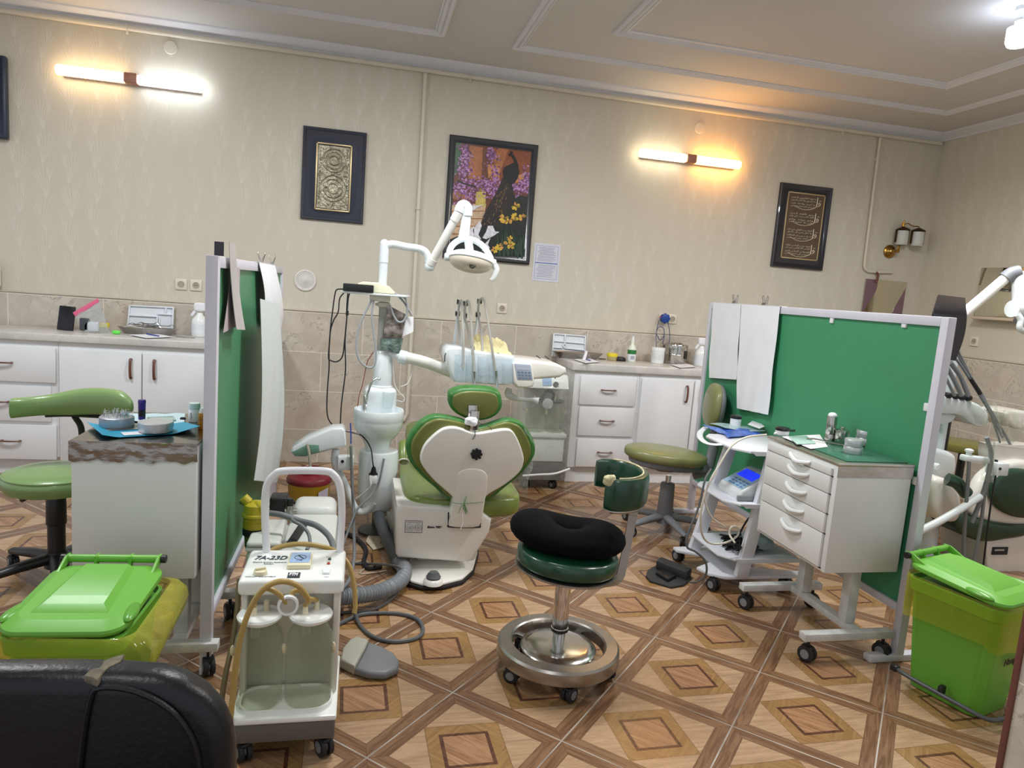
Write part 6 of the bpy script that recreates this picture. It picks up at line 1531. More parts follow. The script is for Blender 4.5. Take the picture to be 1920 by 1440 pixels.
bm = B(); a, b = PU(633, 879, ya - .06), PU(664, 855, ya - .06); box(bm, a.x, b.x, ya - .09, ya - .02, a.z, b.z, .005); hb2 = obj('holder_block', bm, m_unit, asst)
bm = B(); p = PU(642, 865, ya - .09); cyl(bm, p, p + V((0, -.004, 0)), .009, n=16); obj('holder_screw', bm, m_black, hb2)
bm = B(); tube(bm, [PU(658, 832, ya - .1), PU(658, 815, ya - .1), PU(657, 793, ya - .1)], .004, 8); obj('blue_tube', bm, M('blue_tip', '#3d55a8', .3), asst)
c = [PU(x, y, ya - .11) for x, y in ((652, 836), (664, 836), (672, 872), (648, 878))]
bm = B(); sheet(bm, lambda u, v: c[0].lerp(c[1], u).lerp(c[3].lerp(c[2], u), v) + V((0, -.02 * math.sin(PI * u), 0)), 8, 8); obj('plastic_sleeve', bm, m_wrap, asst)
bm = B(); tube(bm, [PU(658, 836, ya - .1), PU(659, 870, ya - .1), PU(661, 920, ya - .12), PU(663, 960, 3.75), PU(664, 1010, 3.5), PU(664, 1045, 3.3), PU(656, 1085, 3.1), PU(640, 1105, 2.95)], .0085, 10, 8); obj('suction_hose', bm, m_pvcgrey, asst)
bm = B(); tube(bm, [PU(576, 834, ya - .06), PU(580, 852, ya - .1), PU(583, 890, ya - .14), PU(588, 935, 3.7), PU(592, 962, 3.6)], .0085, 10, 8); obj('suction_hose', bm, M('hose_brown_grey', '#8a8474', .5), asst)
# grey drain hoses below the pedestal
bm = B(); tube(bm, [PU(708, 948), PU(711, 970, 3.9), PU(722, 1000, 3.75), PU(736, 1030, 3.6), PU(748, 1060, 3.45)], .036, 18, 10); obj('drain_hose', bm, M('dark_pvc', '#4d5054', .4), t)
path = smooth_path([PU(748, 1055, 3.46), PU(758, 1066, 3.36), PU(756, 1082, 3.25), PU(742, 1096, 3.15), PU(716, 1108, 3.07), PU(690, 1114, 3.02), PU(655, 1118, 2.98), PU(630, 1120, 2.96)], 26)
N_ = len(path)
for p in path: p.z = max(p.z, .040)
bm = B(); tube(bm, path, lambda u: .034 + .004 * math.sin(u * N_ * 1.4), 16, 1, smooth=False); obj('corrugated_hose', bm, M('corrugated_grey', '#808488', .45), None, 'grey corrugated drain hose lying left of the dental chair base', 'hose')
bm = B(); cyl(bm, PU(726, 945), PU(727, 967), .020, n=18, bev=.006); obj('drain_trap', bm, m_unit, t)
bm = B(); box(bm, PU(712, 940).x, PU(735, 930).x, yu - .02, yu + .14, .17, .22, .01); bar(bm, (xp + .1, 3.85, .16), (.30, 3.55, .16), .10, .06, .01); obj('chair_bracket', bm, M('warm_grey_paint', '#a9a9a2', .45), t)
# power plug on the pedestal with its cables
p = PU(700, 888, yu - .13); bm = B(); obox(bm, p + V((0, .0, -.03)), (.045, .045, .05), None, .006); pl = obj('outlet_block', bm, m_whitep, t)
bm = B(); cyl(bm, p + V((0, -.005, 0)), p + V((0, -.012, .04)), .019, .010, 16); obox(bm, p + V((0, -.002, -.004)), (.05, .03, .02), None, .008); obj('black_plug', bm, m_black, pl)
bm = B(); tube(bm, [p + V((0, -.012, .04)), PU(699, 868, ya - .05), PU(695, 840, ya), PU(680, 818, ya), PU(665, 812, ya), PU(648, 808, ya)], .004, 8); obj('plug_cable', bm, m_black, pl)
bm = B(); tube(bm, [p + V((-.015, -.02, -.03)), PU(694, 912, yu - .15), PU(682, 925, yu - .13), PU(668, 935, yu - .1)], .005, 8); obj('white_cable', bm, m_whitep, pl)
bm = B(); tube(bm, [PU(720, 860, yu - .11), PU(714, 890, yu - .14), PU(706, 915, yu - .15), PU(690, 935, 3.8), PU(670, 955, 3.7), PU(655, 990, 3.5), PU(640, 1030, 3.2)], .006, 8); obj('grey_cable', bm, m_pvcgrey, t)

# things standing on the upper tray
bm = B(); P = [PU(x, y, yh2 - .06) for x, y in ((670, 550), (671, 531), (680, 528), (712, 530), (730, 537), (742, 549), (738, 552))]
for p in P: p.z = max(p.z, zt + .001)
pts_prism(bm, P, (0, .11, 0), .01, 3); sc_ = obj('scaler_unit', bm, M('cream_device', '#dcd9bd', .35), None, 'cream wedge shaped device on the upper tray of the dental unit', 'device')
t2 = thing('battery_charger', 'black rectangular device with cable at the left end of the upper tray', 'device', tuple(PU(670, 546, yh2 - .09)))
bm = B(); a, b = PU(643, 546, yh2 - .09), PU(701, 537, yh2 - .09); box(bm, a.x, b.x, yh2 - .115, yh2 - .075, zt + .001, b.z + .006, .005); obj('case', bm, m_black, t2)
KC = lambda pts, y=yh2 - .09: [PY(x, yy, y) for x, yy in pts]
bm = B(); tube(bm, KC(((645, 542), (632, 543), (628, 552), (624, 580), (620, 612), (618, 640), (616, 670), (620, 676), (632, 678), (642, 668), (646, 640), (649, 610), (651, 585), (653, 560), (656, 548))), .0038, 8, 8)
tube(bm, KC(((646, 548), (637, 560), (634, 585), (625, 602), (619, 625), (617, 660), (617, 690), (614, 730), (613, 770), (618, 790), (630, 800)), yh2 - .08), .0036, 8, 8)
tube(bm, KC(((652, 550), (650, 580), (650, 600), (647, 640), (648, 690), (645, 720), (640, 760), (638, 798)), yh2 - .08), .0036, 8, 8); obj('cable', bm, m_black, t2)
bm = B(); p = PY(651, 587, yh2 - .085); obox(bm, p, (.016, .014, .028), None, .003); obj('cable_switch', bm, m_black, t2)
bm = B(); tube(bm, KC(((697, 563), (683, 590), (672, 620), (668, 650), (674, 675), (690, 689), (702, 684), (705, 660), (700, 620), (697, 590), (701, 563)), yh2 - .08), .006, 8, 8); tube(bm, KC(((742, 550), (756, 565), (766, 580), (773, 592)), yh2 - .06), .006, 8, 8); tube(bm, KC(((744, 552), (760, 560), (764, 580), (758, 600), (748, 604), (740, 595), (731, 572)), yh2 - .07), .006, 8, 8); obj('scaler_cord', bm, M('light_grey_cord', '#9fa3a6', .5), sc_)
bm = B(); tube(bm, KC(((700, 660), (690, 676), (686, 690), (680, 720), (674, 740), (670, 765)), 4.06), .0028, 8, 6); obj('thin_probe', bm, M('dark_red_wire', '#8a4a44', .5), None, 'thin red probe hanging beside the unit column', 'probe')
bm = B(); tube(bm, KC(((735, 668), (738, 700), (740, 720), (748, 735), (758, 745), (755, 753), (742, 750)), 4.1), .0026, 6, 6); tube(bm, KC(((775, 680), (772, 700), (765, 718), (752, 725)), 4.08), .0026, 6, 6); obj('loose_wire', bm, m_whitep, None, 'thin white wire looping down behind the spittoon', 'wire')
p = V((PU(729, 745, 4.0).x, 4.0, .742)); p.x = xb + .06; p.y = yu + .085
bm = B(); lathe(bm, [(.001, .746), (.026, .746), (.030, .80), (.034, .838), (.035, .84)], (PU(728, 748, 4.04).x, 4.04, 0), n=28, cap=False); obj('drinking_cup', bm, film('cup_plastic', '#eaf0f0', .22, .15, edge=.3), None, 'clear plastic cup standing at the spittoon', 'cup')

# ------------------------------------------------------------------ compressor with yellow filter, and the sharps bin
t = thing('dental_compressor', 'white boxy machine with black valve block behind the suction machine', 'machine', (-.21, 3.0, 0))
m_cw = M('machine_white', '#d3d6d0', .4, var=.05, vs=4)
bm = B(); bx0, bx1 = PZ(548, 985, .40).x, PZ(622, 985, .40).x
box(bm, -.27, -.065, 2.72, 3.16, .0, .40, .012, 3); obj('cabinet', bm, m_cw, t)
bm = B(); box(bm, -.40, -.272, 2.74, 3.02, .0, .385, .02, 4); box(bm, -.403, -.269, 2.737, 3.023, .385, .40, .006); box(bm, -.40, -.272, 2.74, 3.02, .402, .425, .012, 3); obj('water_tank', bm, m_cw, t)
bm = B(); box(bm, -.27, -.075, 3.165, 3.36, .0, .43, .04, 4); obj('rear_tank', bm, m_cw, t)
bm = B(); p = PZ(522, 962, .425); box(bm, p.x - .036, p.x + .036, p.y - .02, p.y + .07, .425, .50, .008, 3); obj('pressure_switch', bm, m_black, t)
bm = B(); p = PZ(543, 966, .43); cyl(bm, p, p + V((0, 0, .045)), .017, n=16); cyl(bm, p + V((-.02, 0, .02)), p + V((.03, 0, .02)), .012, n=14); obj('valve', bm, m_steelb, t)
bm = B(); cyl(bm, p + V((0, 0, .045)), p + V((0, 0, .075)), .014, n=14); bar(bm, p + V((-.02, 0, .062)), p + V((.024, 0, .058)), .016, .012, .003); obj('valve_handle', bm, m_black, t)
bm = B(); a, b = PZ(568, 985, .404), PZ(545, 1020, .404); bar(bm, a, b, .036, .012, .004); obj('carry_strap', bm, m_rubber, t)
bm = B(); tube(bm, [PY(505, 962, 2.86), PY(530, 966, 2.84), PY(560, 976, 2.82), PY(590, 984, 2.78), PY(610, 998, 2.74), PY(622, 1015, 2.66), PY(628, 1040, 2.55)], .012, 12, 8); tube(bm, [p + V((0, -.01, .02)), PY(548, 975, 2.8), PY(565, 985, 2.76), PY(578, 1000, 2.72), PY(581, 1018, 2.66), PY(575, 1032, 2.6)], .007, 10, 8); obj('grey_hose', bm, m_pvcgrey, t)
yfil = 2.9
xf = PY(478, 985, yfil).x
m_yf = M('filter_yellow', '#b7a92c', .35, var=.08)
zf = lambda py: PY(478, py, yfil).z
bm = B(); lathe(bm, [(.045, zf(968)), (.052, zf(966)), (.052, zf(962)), (.047, zf(960)), (.044, zf(945)), (.03, zf(941)), (.001, zf(940))], (xf, yfil, 0), n=32); tube(bm, [(xf, yfil, zf(950)), PY(488, 950, yfil - .02), PY(497, 957, yfil - .02)], .022, 14); lathe(bm, [(.02, 0), (.02, .03)], PY(466, 942, yfil), (-.6, 0, .6), 16); fh = obj('filter_cap', bm, m_yf, t)
bm = B(); lathe(bm, [(.046, zf(968)), (.046, zf(988))], (xf, yfil, 0), n=32, cap=False); lathe(bm, [(.0465, zf(976)), (.048, zf(976)), (.048, zf(986)), (.0465, zf(986))], (xf, yfil, 0), n=16); obj('filter_collar', bm, M('filter_yellow_deep', '#a3921d', .4), fh)
bm = B(); lathe(bm, [(.043, zf(988)), (.048, zf(989)), (.048, zf(1000)), (.043, zf(1001))], (xf, yfil, 0), n=32); obj('black_ring', bm, m_rubber, fh)
bm = B(); lathe(bm, [(.041, zf(1001)), (.038, zf(1020)), (.034, zf(1029)), (.028, zf(1032)), (.001, zf(1033))], (xf, yfil, 0), n=32); obj('filter_bowl', bm, M('filter_olive', '#6b6420', .3), fh)
p = PY(460, 944, yfil); bm = B(); cyl(bm, p, p + V((-.02, 0, .012)), .011, n=14); obj('pipe_stub', bm, M('green_stub', '#5c6b3c', .5), fh)
t = thing('sharps_bin', 'yellow sharps container with a dark red lid behind the white machine', 'container', (-.245, 3.8, 0))
xs0 = PY(580, 900, 3.8).x
bm = B(); lathe(bm, [(.085, .001), (.09, .01), (.112, .375), (.115, .38)], (xs0, 3.8, 0), n=40); obj('container', bm, M('sharps_yellow', '#c29a26', .4, var=.05), t)
bm = B(); lathe(bm, [(.118, .368), (.120, .385), (.112, .398), (.075, .41), (.06, .414), (.058, .44), (.055, .443), (.052, .44), (.05, .415), (.001, .415)], (xs0, 3.8, 0), n=40); obj('lid', bm, M('dark_red_lid', '#6e1a22', .35), t)
bm = B(); c = [PY(x, y, 3.69) for x, y in ((597, 924), (615, 917), (614, 935), (596, 941))]; 
sheet(bm, lambda u, v: c[0].lerp(c[1], u).lerp(c[3].lerp(c[2], u), v) + V((0, .028 * u, 0)), 6, 4, .001); obj('sticker', bm, M('sticker_lilac', '#b9b0bd', .5, var=.15, vs=60), t)

# ------------------------------------------------------------------ loose cables on the floor
def floor_cable(name, label, pts, r, mat, cat='cable'):
    P = smooth_path([PZ(x, y, r + dz) if len(q) == 0 else PZ(x, y, q[0]) for x, y, dz, *q in pts], 8)
    bm = B(); tube(bm, P, r, 8, 1, smooth=False); return obj(name, bm, mat, None, label, cat)
m_cabg = M('cable_grey', '#55585a', .5)
floor_cable('foot_pedal_cable', 'grey cable looping over the floor tiles in front of the dental chair', [(596, 1190, 0), (640, 1168, 0), (680, 1152, 0), (740, 1150, 0), (780, 1160, .0), (793, 1180, 0), (782, 1196, 0), (740, 1203, 0), (700, 1194, 0), (675, 1172, .0), (664, 1140, .02), (655, 1105, .05), (630, 1090, .05)], .0085, m_cabg)
floor_cable('power_cable', 'thin grey cable curving from the chair base to the suction machine', [(600, 1155, 0), (650, 1148, 0), (690, 1146, .0), (725, 1130, .006), (750, 1105, .012), (760, 1082, .03), (752, 1066, .08), (735, 1060, .08), (690, 1057, .01), (655, 1056, .0)], .006, m_cabg)
floor_cable('black_cable', 'thick black cable on the floor behind the suction machine', [(616, 985, 0), (640, 995, 0), (668, 1010, 0), (686, 1030, 0), (682, 1052, 0), (690, 1065, 0), (715, 1062, 0)], .012, m_rubber)
floor_cable('cream_cable', 'thin cream cable lying across the floor left of the chair', [(655, 1058, 0), (680, 1052, 0), (692, 1058, .0), (675, 1075, 0), (700, 1074, 0), (725, 1070, 0)], .0045, M('cream_cable', '#b7ad96', .5))
c = [PZ(x, y, .004) for x, y in ((686, 1016), (697, 990), (716, 1000), (712, 1020), (722, 1026), (700, 1032))]
bm = B(); pts_prism(bm, c, (0, 0, .004)); obj('torn_paper', bm, M('torn_cream_paper', '#c9bfa6', .8, var=.15, vs=30), None, 'torn scrap of cream paper on the floor by the drain hose', 'paper')
# ------------------------------------------------------------------ round stools
m_lgreen = M('sage_vinyl', '#76925a', .33, var=.06, vs=4, coat=.2)
m_moss = M('moss_vinyl', '#7d8052', .36, var=.08, vs=4, coat=.15)
m_greyp = M('grey_plastic', '#77797e', .5, var=.04)
def star(t, c, n, L_, mat, a0, zh=.10, w=.045, hubr=.045, cr=.03):
    bm = B(); cyl(bm, c + V((0, 0, zh - .045)), c + V((0, 0, zh + .03)), hubr, hubr * .8, 24); obj('base_hub', bm, mat, t)
    for i in range(n):
        a = a0 + 2 * PI * i / n; d = V((math.cos(a), math.sin(a), 0)); s = V((-d.y, d.x, 0))
        bm = B(); loft(bm, [[c + d * r + s * (ww * math.cos(q)) + V((0, 0, z + hh * math.sin(q))) for q in [2 * PI * k / 12 for k in range(12)]] for r, ww, hh, z in ((.02, w * .62, .026, zh), (L_ * .5, w * .5, .022, zh - .012), (L_ - .01, w * .42, .016, zh - .03), (L_ + .008, w * .2, .008, zh - .032))]); obj('base_leg', bm, mat, t)
        p = c + d * (L_ - .012); caster(t, p.x, p.y, zh - .03, cr, a + 1.2)
# left stool
c = V((-1.315, 3.40, 0))
t = thing('round_stool', 'sage green padded stool with a long back pad and black star base', 'stool', tuple(c))
star(t, c, 5, .30, m_black, math.radians(-140), .11, .055, .05)
bm = B(); cyl(bm, c + V((0, 0, .12)), c + V((0, 0, .27)), .036, n=24); cyl(bm, c + V((0, 0, .265)), c + V((0, 0, .40)), .041, .040, 24, bev=.006); cyl(bm, c + V((0, 0, .39)), c + V((0, 0, .43)), .02, n=16); obj('gas_column', bm, m_black, t)
zs0, zs1 = PY(112, 918, c.y).z, PY(112, 862, c.y).z
bm = B(); lathe(bm, [(.15, zs0), (.195, zs0 + .012), (.208, zs0 + .035), (.209, zs0 + .06), (.2, zs0 + .078), (.19, zs0 + .087), (.14, zs0 + .096), (.001, zs0 + .10)], (c.x, c.y, 0), n=56); seat = obj('seat', bm, m_lgreen, t)
bm = B(); torus(bm, c + V((0, 0, zs0 + .079)), .2, .0035, n=56, m=8); obj('seat_seam', bm, m_lgreen, seat)
bm = B(); a, b = PY(72, 920, c.y - .02), PY(40, 938, c.y - .1); tube(bm, [c + V((-.05, 0, zs0)), a, a.lerp(b, .5), b], lambda u: .005 if u < .6 else .011, 8); obj('height_lever', bm, m_black, t)
yb = c.y + .10
mid = [(24, 765, 19), (60, 762, 18.5), (100, 758, 20), (140, 754, 24), (175, 752, 25), (205, 753, 24), (230, 756, 21), (246, 762, 12)]
rings = []
for i, (px, py, hh) in enumerate([tuple(q) for q in smooth_path([V(q) for q in mid + [(250, 766, 4)]], 4)]):
    p = PY(px, py, yb - .12 * abs((px - 130) / 120) ** 2); k = mpp(p); R = []
    for j in range(20):
        q = 2 * PI * j / 20; R.append(p + V((0, .045 * math.copysign(abs(math.cos(q)) ** .7, math.cos(q)) * (hh / 24), hh * k * math.copysign(abs(math.sin(q)) ** .75, math.sin(q)))))
    rings.append(R)
bm = B(); rs = []
for i in range(len(rings) - 1):
    for s_ in (0, .5): rs.append([a.lerp(b, s_) for a, b in zip(rings[i], rings[i + 1])])
rs.append(rings[-1]); loft(bm, [[rs[0][0].lerp(p, .72) if False else p for p in r] for r in rs]); obj('back_pad', bm, m_lgreen, t, ang=50)
bm = B(); tube(bm, [PY(85, 779, yb), PY(130, 778, yb + .01), PY(190, 781, yb)], .009, 8); tube(bm, [PY(140, 780, yb + .02), c + V((.05, .16, .66)), c + V((.04, .15, zs0 + .02)), c + V((0, .05, zs0 - .01))], .014, 10); obj('back_support', bm, m_black, t)
# right stool
c = V((1.975, 4.03, 0))
t = thing('round_stool', 'moss green swivel stool with upright back, grey base, by the right green screen', 'stool', tuple(c))
star(t, c, 5, .285, m_greyp, math.radians(200), .105, .05, .055)
zt0 = PY(1243, 905, c.y).z
bm = B(); cyl(bm, c + V((0, 0, .10)), c + V((0, 0, zt0)), .052, .045, 28, bev=.006); obj('column_cover', bm, m_greyp, t)
bm = B(); cyl(bm, c + V((0, 0, zt0 - .01)), c + V((0, 0, zt0 + .05)), .018, n=16); obj('gas_lift', bm, m_chrome, t)
sc2 = PY(1248, 853, c.y); tl = RY(.075)
bm = B(); sq(bm, (0, 0, 0), (.272, .20, .045), .55, .95, None, 48, 16); bm.transform(Matrix.Translation(sc2) @ tl.to_4x4()); obj('seat', bm, m_moss, t)
bm = B(); sq(bm, (0.0, 0, -.045), (.235, .17, .035), .5, .9, None, 40, 12); box(bm, -.06, .06, -.05, .05, -.105, -.05, .02, 3); box(bm, .12, .29, -.05, .05, -.085, -.05, .015, 3); bm.transform(Matrix.Translation(sc2) @ tl.to_4x4()); obj('seat_shell', bm, m_greyp, t)
pbk = PY(1347, 762, c.y + .04); k = mpp(pbk)
Rb = RZ(-.28) @ RY(.06)
bm = B(); sq(bm, (-.028, 0, 0), (.055, .17, .148), .8, .75, None, 32, 20, warp=lambda q: V((q.x * (1 if q.x < 0 else .3), q.y, q.z))); bm.transform(Matrix.Translation(pbk) @ Rb.to_4x4()); obj('backrest', bm, m_moss, t)
bm = B(); sq(bm, (-.022, 0, 0), (.05, .165, .145), .8, .75, None, 32, 20, warp=lambda q: V((q.x * (.3 if q.x < 0 else 1), q.y, q.z))); bm.transform(Matrix.Translation(pbk) @ Rb.to_4x4()); obj('backrest_shell', bm, m_greyp, t)
bm = B(); tube(bm, [pbk + V((.0, 0, -.06)), pbk + V((.0, 0, -.18)), pbk + V((-.01, -.01, -.30)), PY(1325, 880, c.y), PY(1300, 889, c.y)], .024, 12, 6, flat=1.5); obj('back_post', bm, m_greyp, t)
p = PY(1318, 868, c.y - .1); bm = B(); sq(bm, p, (.02, .02, .014), .8, .8, nu=16, nv=10); obj('adjust_knob', bm, m_black, t)

# ------------------------------------------------------------------ the equipment cart
m_cart = M('cart_white', '#dcdfe6', .35, var=.02)
t = thing('equipment_cart', 'white three shelf cart on wheels between the green stool and the drawer trolley', 'cart', (2.07, 3.3, 0))
cx0, cx1, cy0, cy1 = 1.862, 2.30, 3.10, 3.50
def shelf(nm, z, x0, cut=.06, dy=.0):
    P = [(x0 + cut, cy0 - .02), (x0, cy0 + cut * .9), (x0, cy1 - cut), (x0 + cut * .8, cy1), (cx1, cy1), (cx1, cy0 - .02)]
    bm = B(); prism(bm, P, (0, 0, z - .012), (1, 0, 0), (0, 1, 0), .012, .003); prism(bm, [(x0 + cut, 0), (cx1, 0), (cx1, -.022), (x0 + cut + .03, -.022)], (0, cy0 - .02, z), (1, 0, 0), (0, 0, 1), .004)
    return obj(nm, bm, m_cart, t)
shelf('shelf', .487, cx0); shelf('shelf', .195, cx0 + .005); sh3 = shelf('shelf', .762, cx0 + .02)
# loop handle at the end of the top shelf
zh_ = .752; hc_ = (cx0 + .02, (cy0 + cy1) / 2 - .05)
H1 = [PZ(x, y, zh_) for x, y in ((1322, 802), (1313, 811), (1314, 822), (1328, 832), (1352, 833), (1366, 826))]
bm = B(); tube(bm, H1, .017, 10, 6, flat=.35); obj('loop_handle', bm, m_cart, t)
# slanted legs
for ya_, (b0, t0) in ((cy1 - .02, ((1300, 1040), (1377, 815))), (cy0 + .0, ((1388, 1085), (1452, 850)))):
    a, b = PY(*b0, ya_), PY(*t0, ya_); a.z = .09; b.z = .755
    b.x = min(b.x, cx1 - .03)
    bm = B(); bar(bm, a, b, .035, .07, .006, up=(1, 0, 0)); obj('leg', bm, m_cart, t)
bm = B(); prism(bm, [(1.90, cy0 - .0), (1.83, cy0 + .05), (1.80, cy0 + .13), (1.92, cy0 + .2), (1.92, cy1 - .10), (1.80, cy1 - .03), (1.80, cy1 + .02), (2.0, cy1 + .03), (2.33, cy1 + .0), (2.335, cy1 - .05), (2.12, cy1 - .10), (2.12, cy0 + .12), (2.36, cy0 + .06), (2.36, cy0 + .0)], (0, 0, .075), (1, 0, 0), (0, 1, 0), .018, .004); obj('base_plate', bm, m_cart, t)
for x, y in ((1.845, 3.535), (1.855, 3.14), (2.28, 3.14), (2.27, 3.50)): caster(t, x, y, .08, .035, .3)
# monitor device on the middle shelf
t = thing('apex_device', 'white desktop device with a glowing blue screen on the cart shelf', 'device', (2.08, 3.26, .488))
zz = .488
dx0, dx1, dy0, dy1 = 1.945, 2.235, 3.135, 3.36
pr = [(dx0, .0), (dx0 - .005, .022), (dx0 + .01, .05), (dx0 + .155, .128), (dx0 + .175, .132), (dx1 - .02, .105), (dx1, .07), (dx1, .0)]
bm = B(); pts_prism(bm, [V((x, dy0, zz + z)) for x, z in pr], (0, dy1 - dy0, 0), .014, 3); obj('case', bm, M('device_white', '#dde1e2', .35, var=.02), t)
sl = V((.145, 0, .078)).normalized()
def dp(u, v, lift=.0015):                             # on the sloping face: u along the slope, v across
    return V((dx0 + .016, dy0 + .018, zz + .0535)) + sl * (u * .15) + V((0, v * (dy1 - dy0 - .036), 0)) + V((-sl.z, 0, sl.x)) * lift
bm = B(); pts_prism(bm, [dp(0, 0), dp(.98, 0), dp(.98, 1), dp(0, 1)], (0, 0, .0015)); fp = obj('front_panel', bm, M('panel_sky', '#a3c4da', .3), t)
bm = B(); pts_prism(bm, [dp(.5, .1, .0035), dp(.93, .1, .0035), dp(.93, .9, .0035), dp(.5, .9, .0035)], (0, 0, .001)); obj('screen', bm, M('screen_blue', '#1f3cff', .3, emit=.55, var=.0), fp)
bm = B()
for i in range(3):
    for j in range(4): a = dp(.08 + .13 * i, .12 + .2 * j, .0032); obox(bm, a, (.010, .024, .002), RY(-.49), 0)
obj('panel_keys', bm, M('key_blue', '#5f86b4', .4), fp)
bm = B(); box(bm, dx0 - .02, dx0 + .16, dy0 - .012, dy0 + .004, zz + .002, zz + .03, .006); obj('side_slot', bm, M('slot_grey', '#8d9196', .4), t)
bm = B(); tube(bm, [(2.21, 3.13, .56), (2.235, 3.10, .60), (2.25, 3.10, .56), (2.25, 3.11, .50)], .006, 8); box(bm, 2.215, 2.265, 3.10, 3.14, .489, .545, .008); obj('black_plug', bm, m_black, t)
# cables on the cart
def cable(name, label, P, r, mat): 
    bm = B(); tube(bm, P, r, 7, 8); return obj(name, bm, mat, None, label, 'cable')
cable('white_lead', 'white lead looping down the cart past the blue screen device', [PY(1437, 815, 3.08), PY(1400, 820, 3.06), PY(1372, 836, 3.04), PY(1350, 870, 3.04), PY(1330, 905, 3.04), PY(1316, 950, 3.05), PY(1314, 990, 3.07), PY(1322, 1012, 3.10), PY(1340, 1020, 3.10), PY(1365, 1016, 3.10), PY(1383, 1004, 3.10), PY(1384, 990, 3.10), PY(1372, 988, 3.10), PY(1368, 1002, 3.10), PY(1378, 1018, 3.06)], .0055, M('lead_white', '#d9d6c8', .5))
cable('white_lead', 'second thinner white lead crossing from the mid shelf to the cable heap', [PY(1343, 885, 3.08), PY(1325, 915, 3.05), PY(1322, 940, 3.05), PY(1335, 970, 3.06), PY(1360, 988, 3.10)], .0045, M('lead_white', '#d9d6c8', .5))
cable('grey_lead', 'grey lead hanging from the cart to the black foot pedal', [PY(1333, 880, 3.09), PY(1322, 900, 3.04), PY(1310, 950, 3.02), PY(1290, 1000, 3.0), PY(1288, 1025, 2.99), PY(1305, 1035, 2.99), PY(1322, 1052, 2.98), PY(1324, 1075, 2.98), PY(1310, 1090, 3.0), PY(1293, 1092, 3.05)], .0055, m_cabg)
random.seed(21); bm = B()
for i in range(6):
    x0, y0 = 1.93 + random.uniform(-.02, .03), 3.22 + random.uniform(-.05, .05); P = []
    for j in range(9):
        P.append((x0 + .13 * (j % 2) + random.uniform(-.02, .05), y0 + random.uniform(-.09, .1), .203 + .008 * i + random.uniform(0, .008)))
    tube(bm, P, .0045, 6, 6)
tube(bm, [(2.02, 3.25, .22), (2.03, 3.22, .30), (2.05, 3.2, .37), (2.07, 3.2, .36), (2.09, 3.21, .30)], .005, 6); cyl(bm, (2.085, 3.21, .33), (2.11, 3.22, .25), .016, .012, 12)
obj('cable_heap', bm, m_black, None, 'heap of black cables on the lowest cart shelf', 'cables', kind='stuff')
bm = B(); sq(bm, (2.13, 3.22, .243), (.075, .08, .04), .7, .7, None, 28, 14, warp=lambda q: q * (1 + .12 * mnoise.noise(q * 22))); obj('clear_pouch', bm, film('pale_pouch', '#d6e4e8', .5, .15, '#b7cbd1', bump=.6), None, 'pale blue pouch on the lowest cart shelf beside the black cables', 'pouch')
# blue packets and papers on the top shelf
m_pkt = M('blue_packet', '#5577c4', .25, var=.35, vs=14, bump=.5, bs=30)
for i, (P, mm, lab) in enumerate((([(1318, 798), (1352, 806), (1370, 818), (1345, 812)], m_pkt, 'crumpled blue plastic packet at the cart handle end'), ([(1345, 803), (1408, 806), (1430, 816), (1365, 822)], M('deep_blue_packet', '#3a62bd', .22, var=.4, vs=18, bump=.5, bs=30), 'flat deep blue packet in the middle of the cart top'))):
    c4 = [PZ(x, y, .766) for x, y in P]
    bm = B(); sheet(bm, lambda u, v: c4[0].lerp(c4[1], u).lerp(c4[3].lerp(c4[2], u), v) + V((0, 0, .012 * math.sin(PI * u) * math.sin(PI * v) + .006 * abs(mnoise.noise(V((u * 6, v * 6, i)))) + .002 + .002 * i)), 16, 12, .003); obj('packet', bm, mm, None, lab, 'packet')
c4 = [PZ(x, y, .79) for x, y in ((1330, 793), (1395, 795), (1436, 808), (1360, 803))]
bm = B(); sheet(bm, lambda u, v: c4[0].lerp(c4[1], u).lerp(c4[3].lerp(c4[2], u), v) + V((0, 0, -.004 + .006 * math.sin(5 * u + 2 * v))), 12, 8, .001); obj('mask_pouch', bm, film('teal_clear_pouch', '#cfe2e0', .55, .15, '#a9c6c6', bump=.4), None, 'clear teal pouch spread over the cart top', 'pouch')
c4 = [PZ(x, y, .80) for x, y in ((1402, 796), (1415, 786), (1434, 800), (1424, 804))]
bm = B(); pts_prism(bm, c4, (0, 0, .0015)); obj('folded_paper', bm, m_paper, None, 'folded white paper standing on the cart top near the drawer trolley', 'paper')
p = PZ(1378, 800, .775); p.z = .775; t = thing('tape_roll', 'white capped black roll standing at the back of the cart top', 'roll', tuple(p)); 
bm = B(); lathe(bm, [(.031, 0), (.031, .05)], p, n=28); obj('white_band', bm, m_paper, t)
bm = B(); lathe(bm, [(.032, .05), (.033, .064), (.028, .068), (.001, .068)], p, n=28); obj('black_cap', bm, m_black, t)

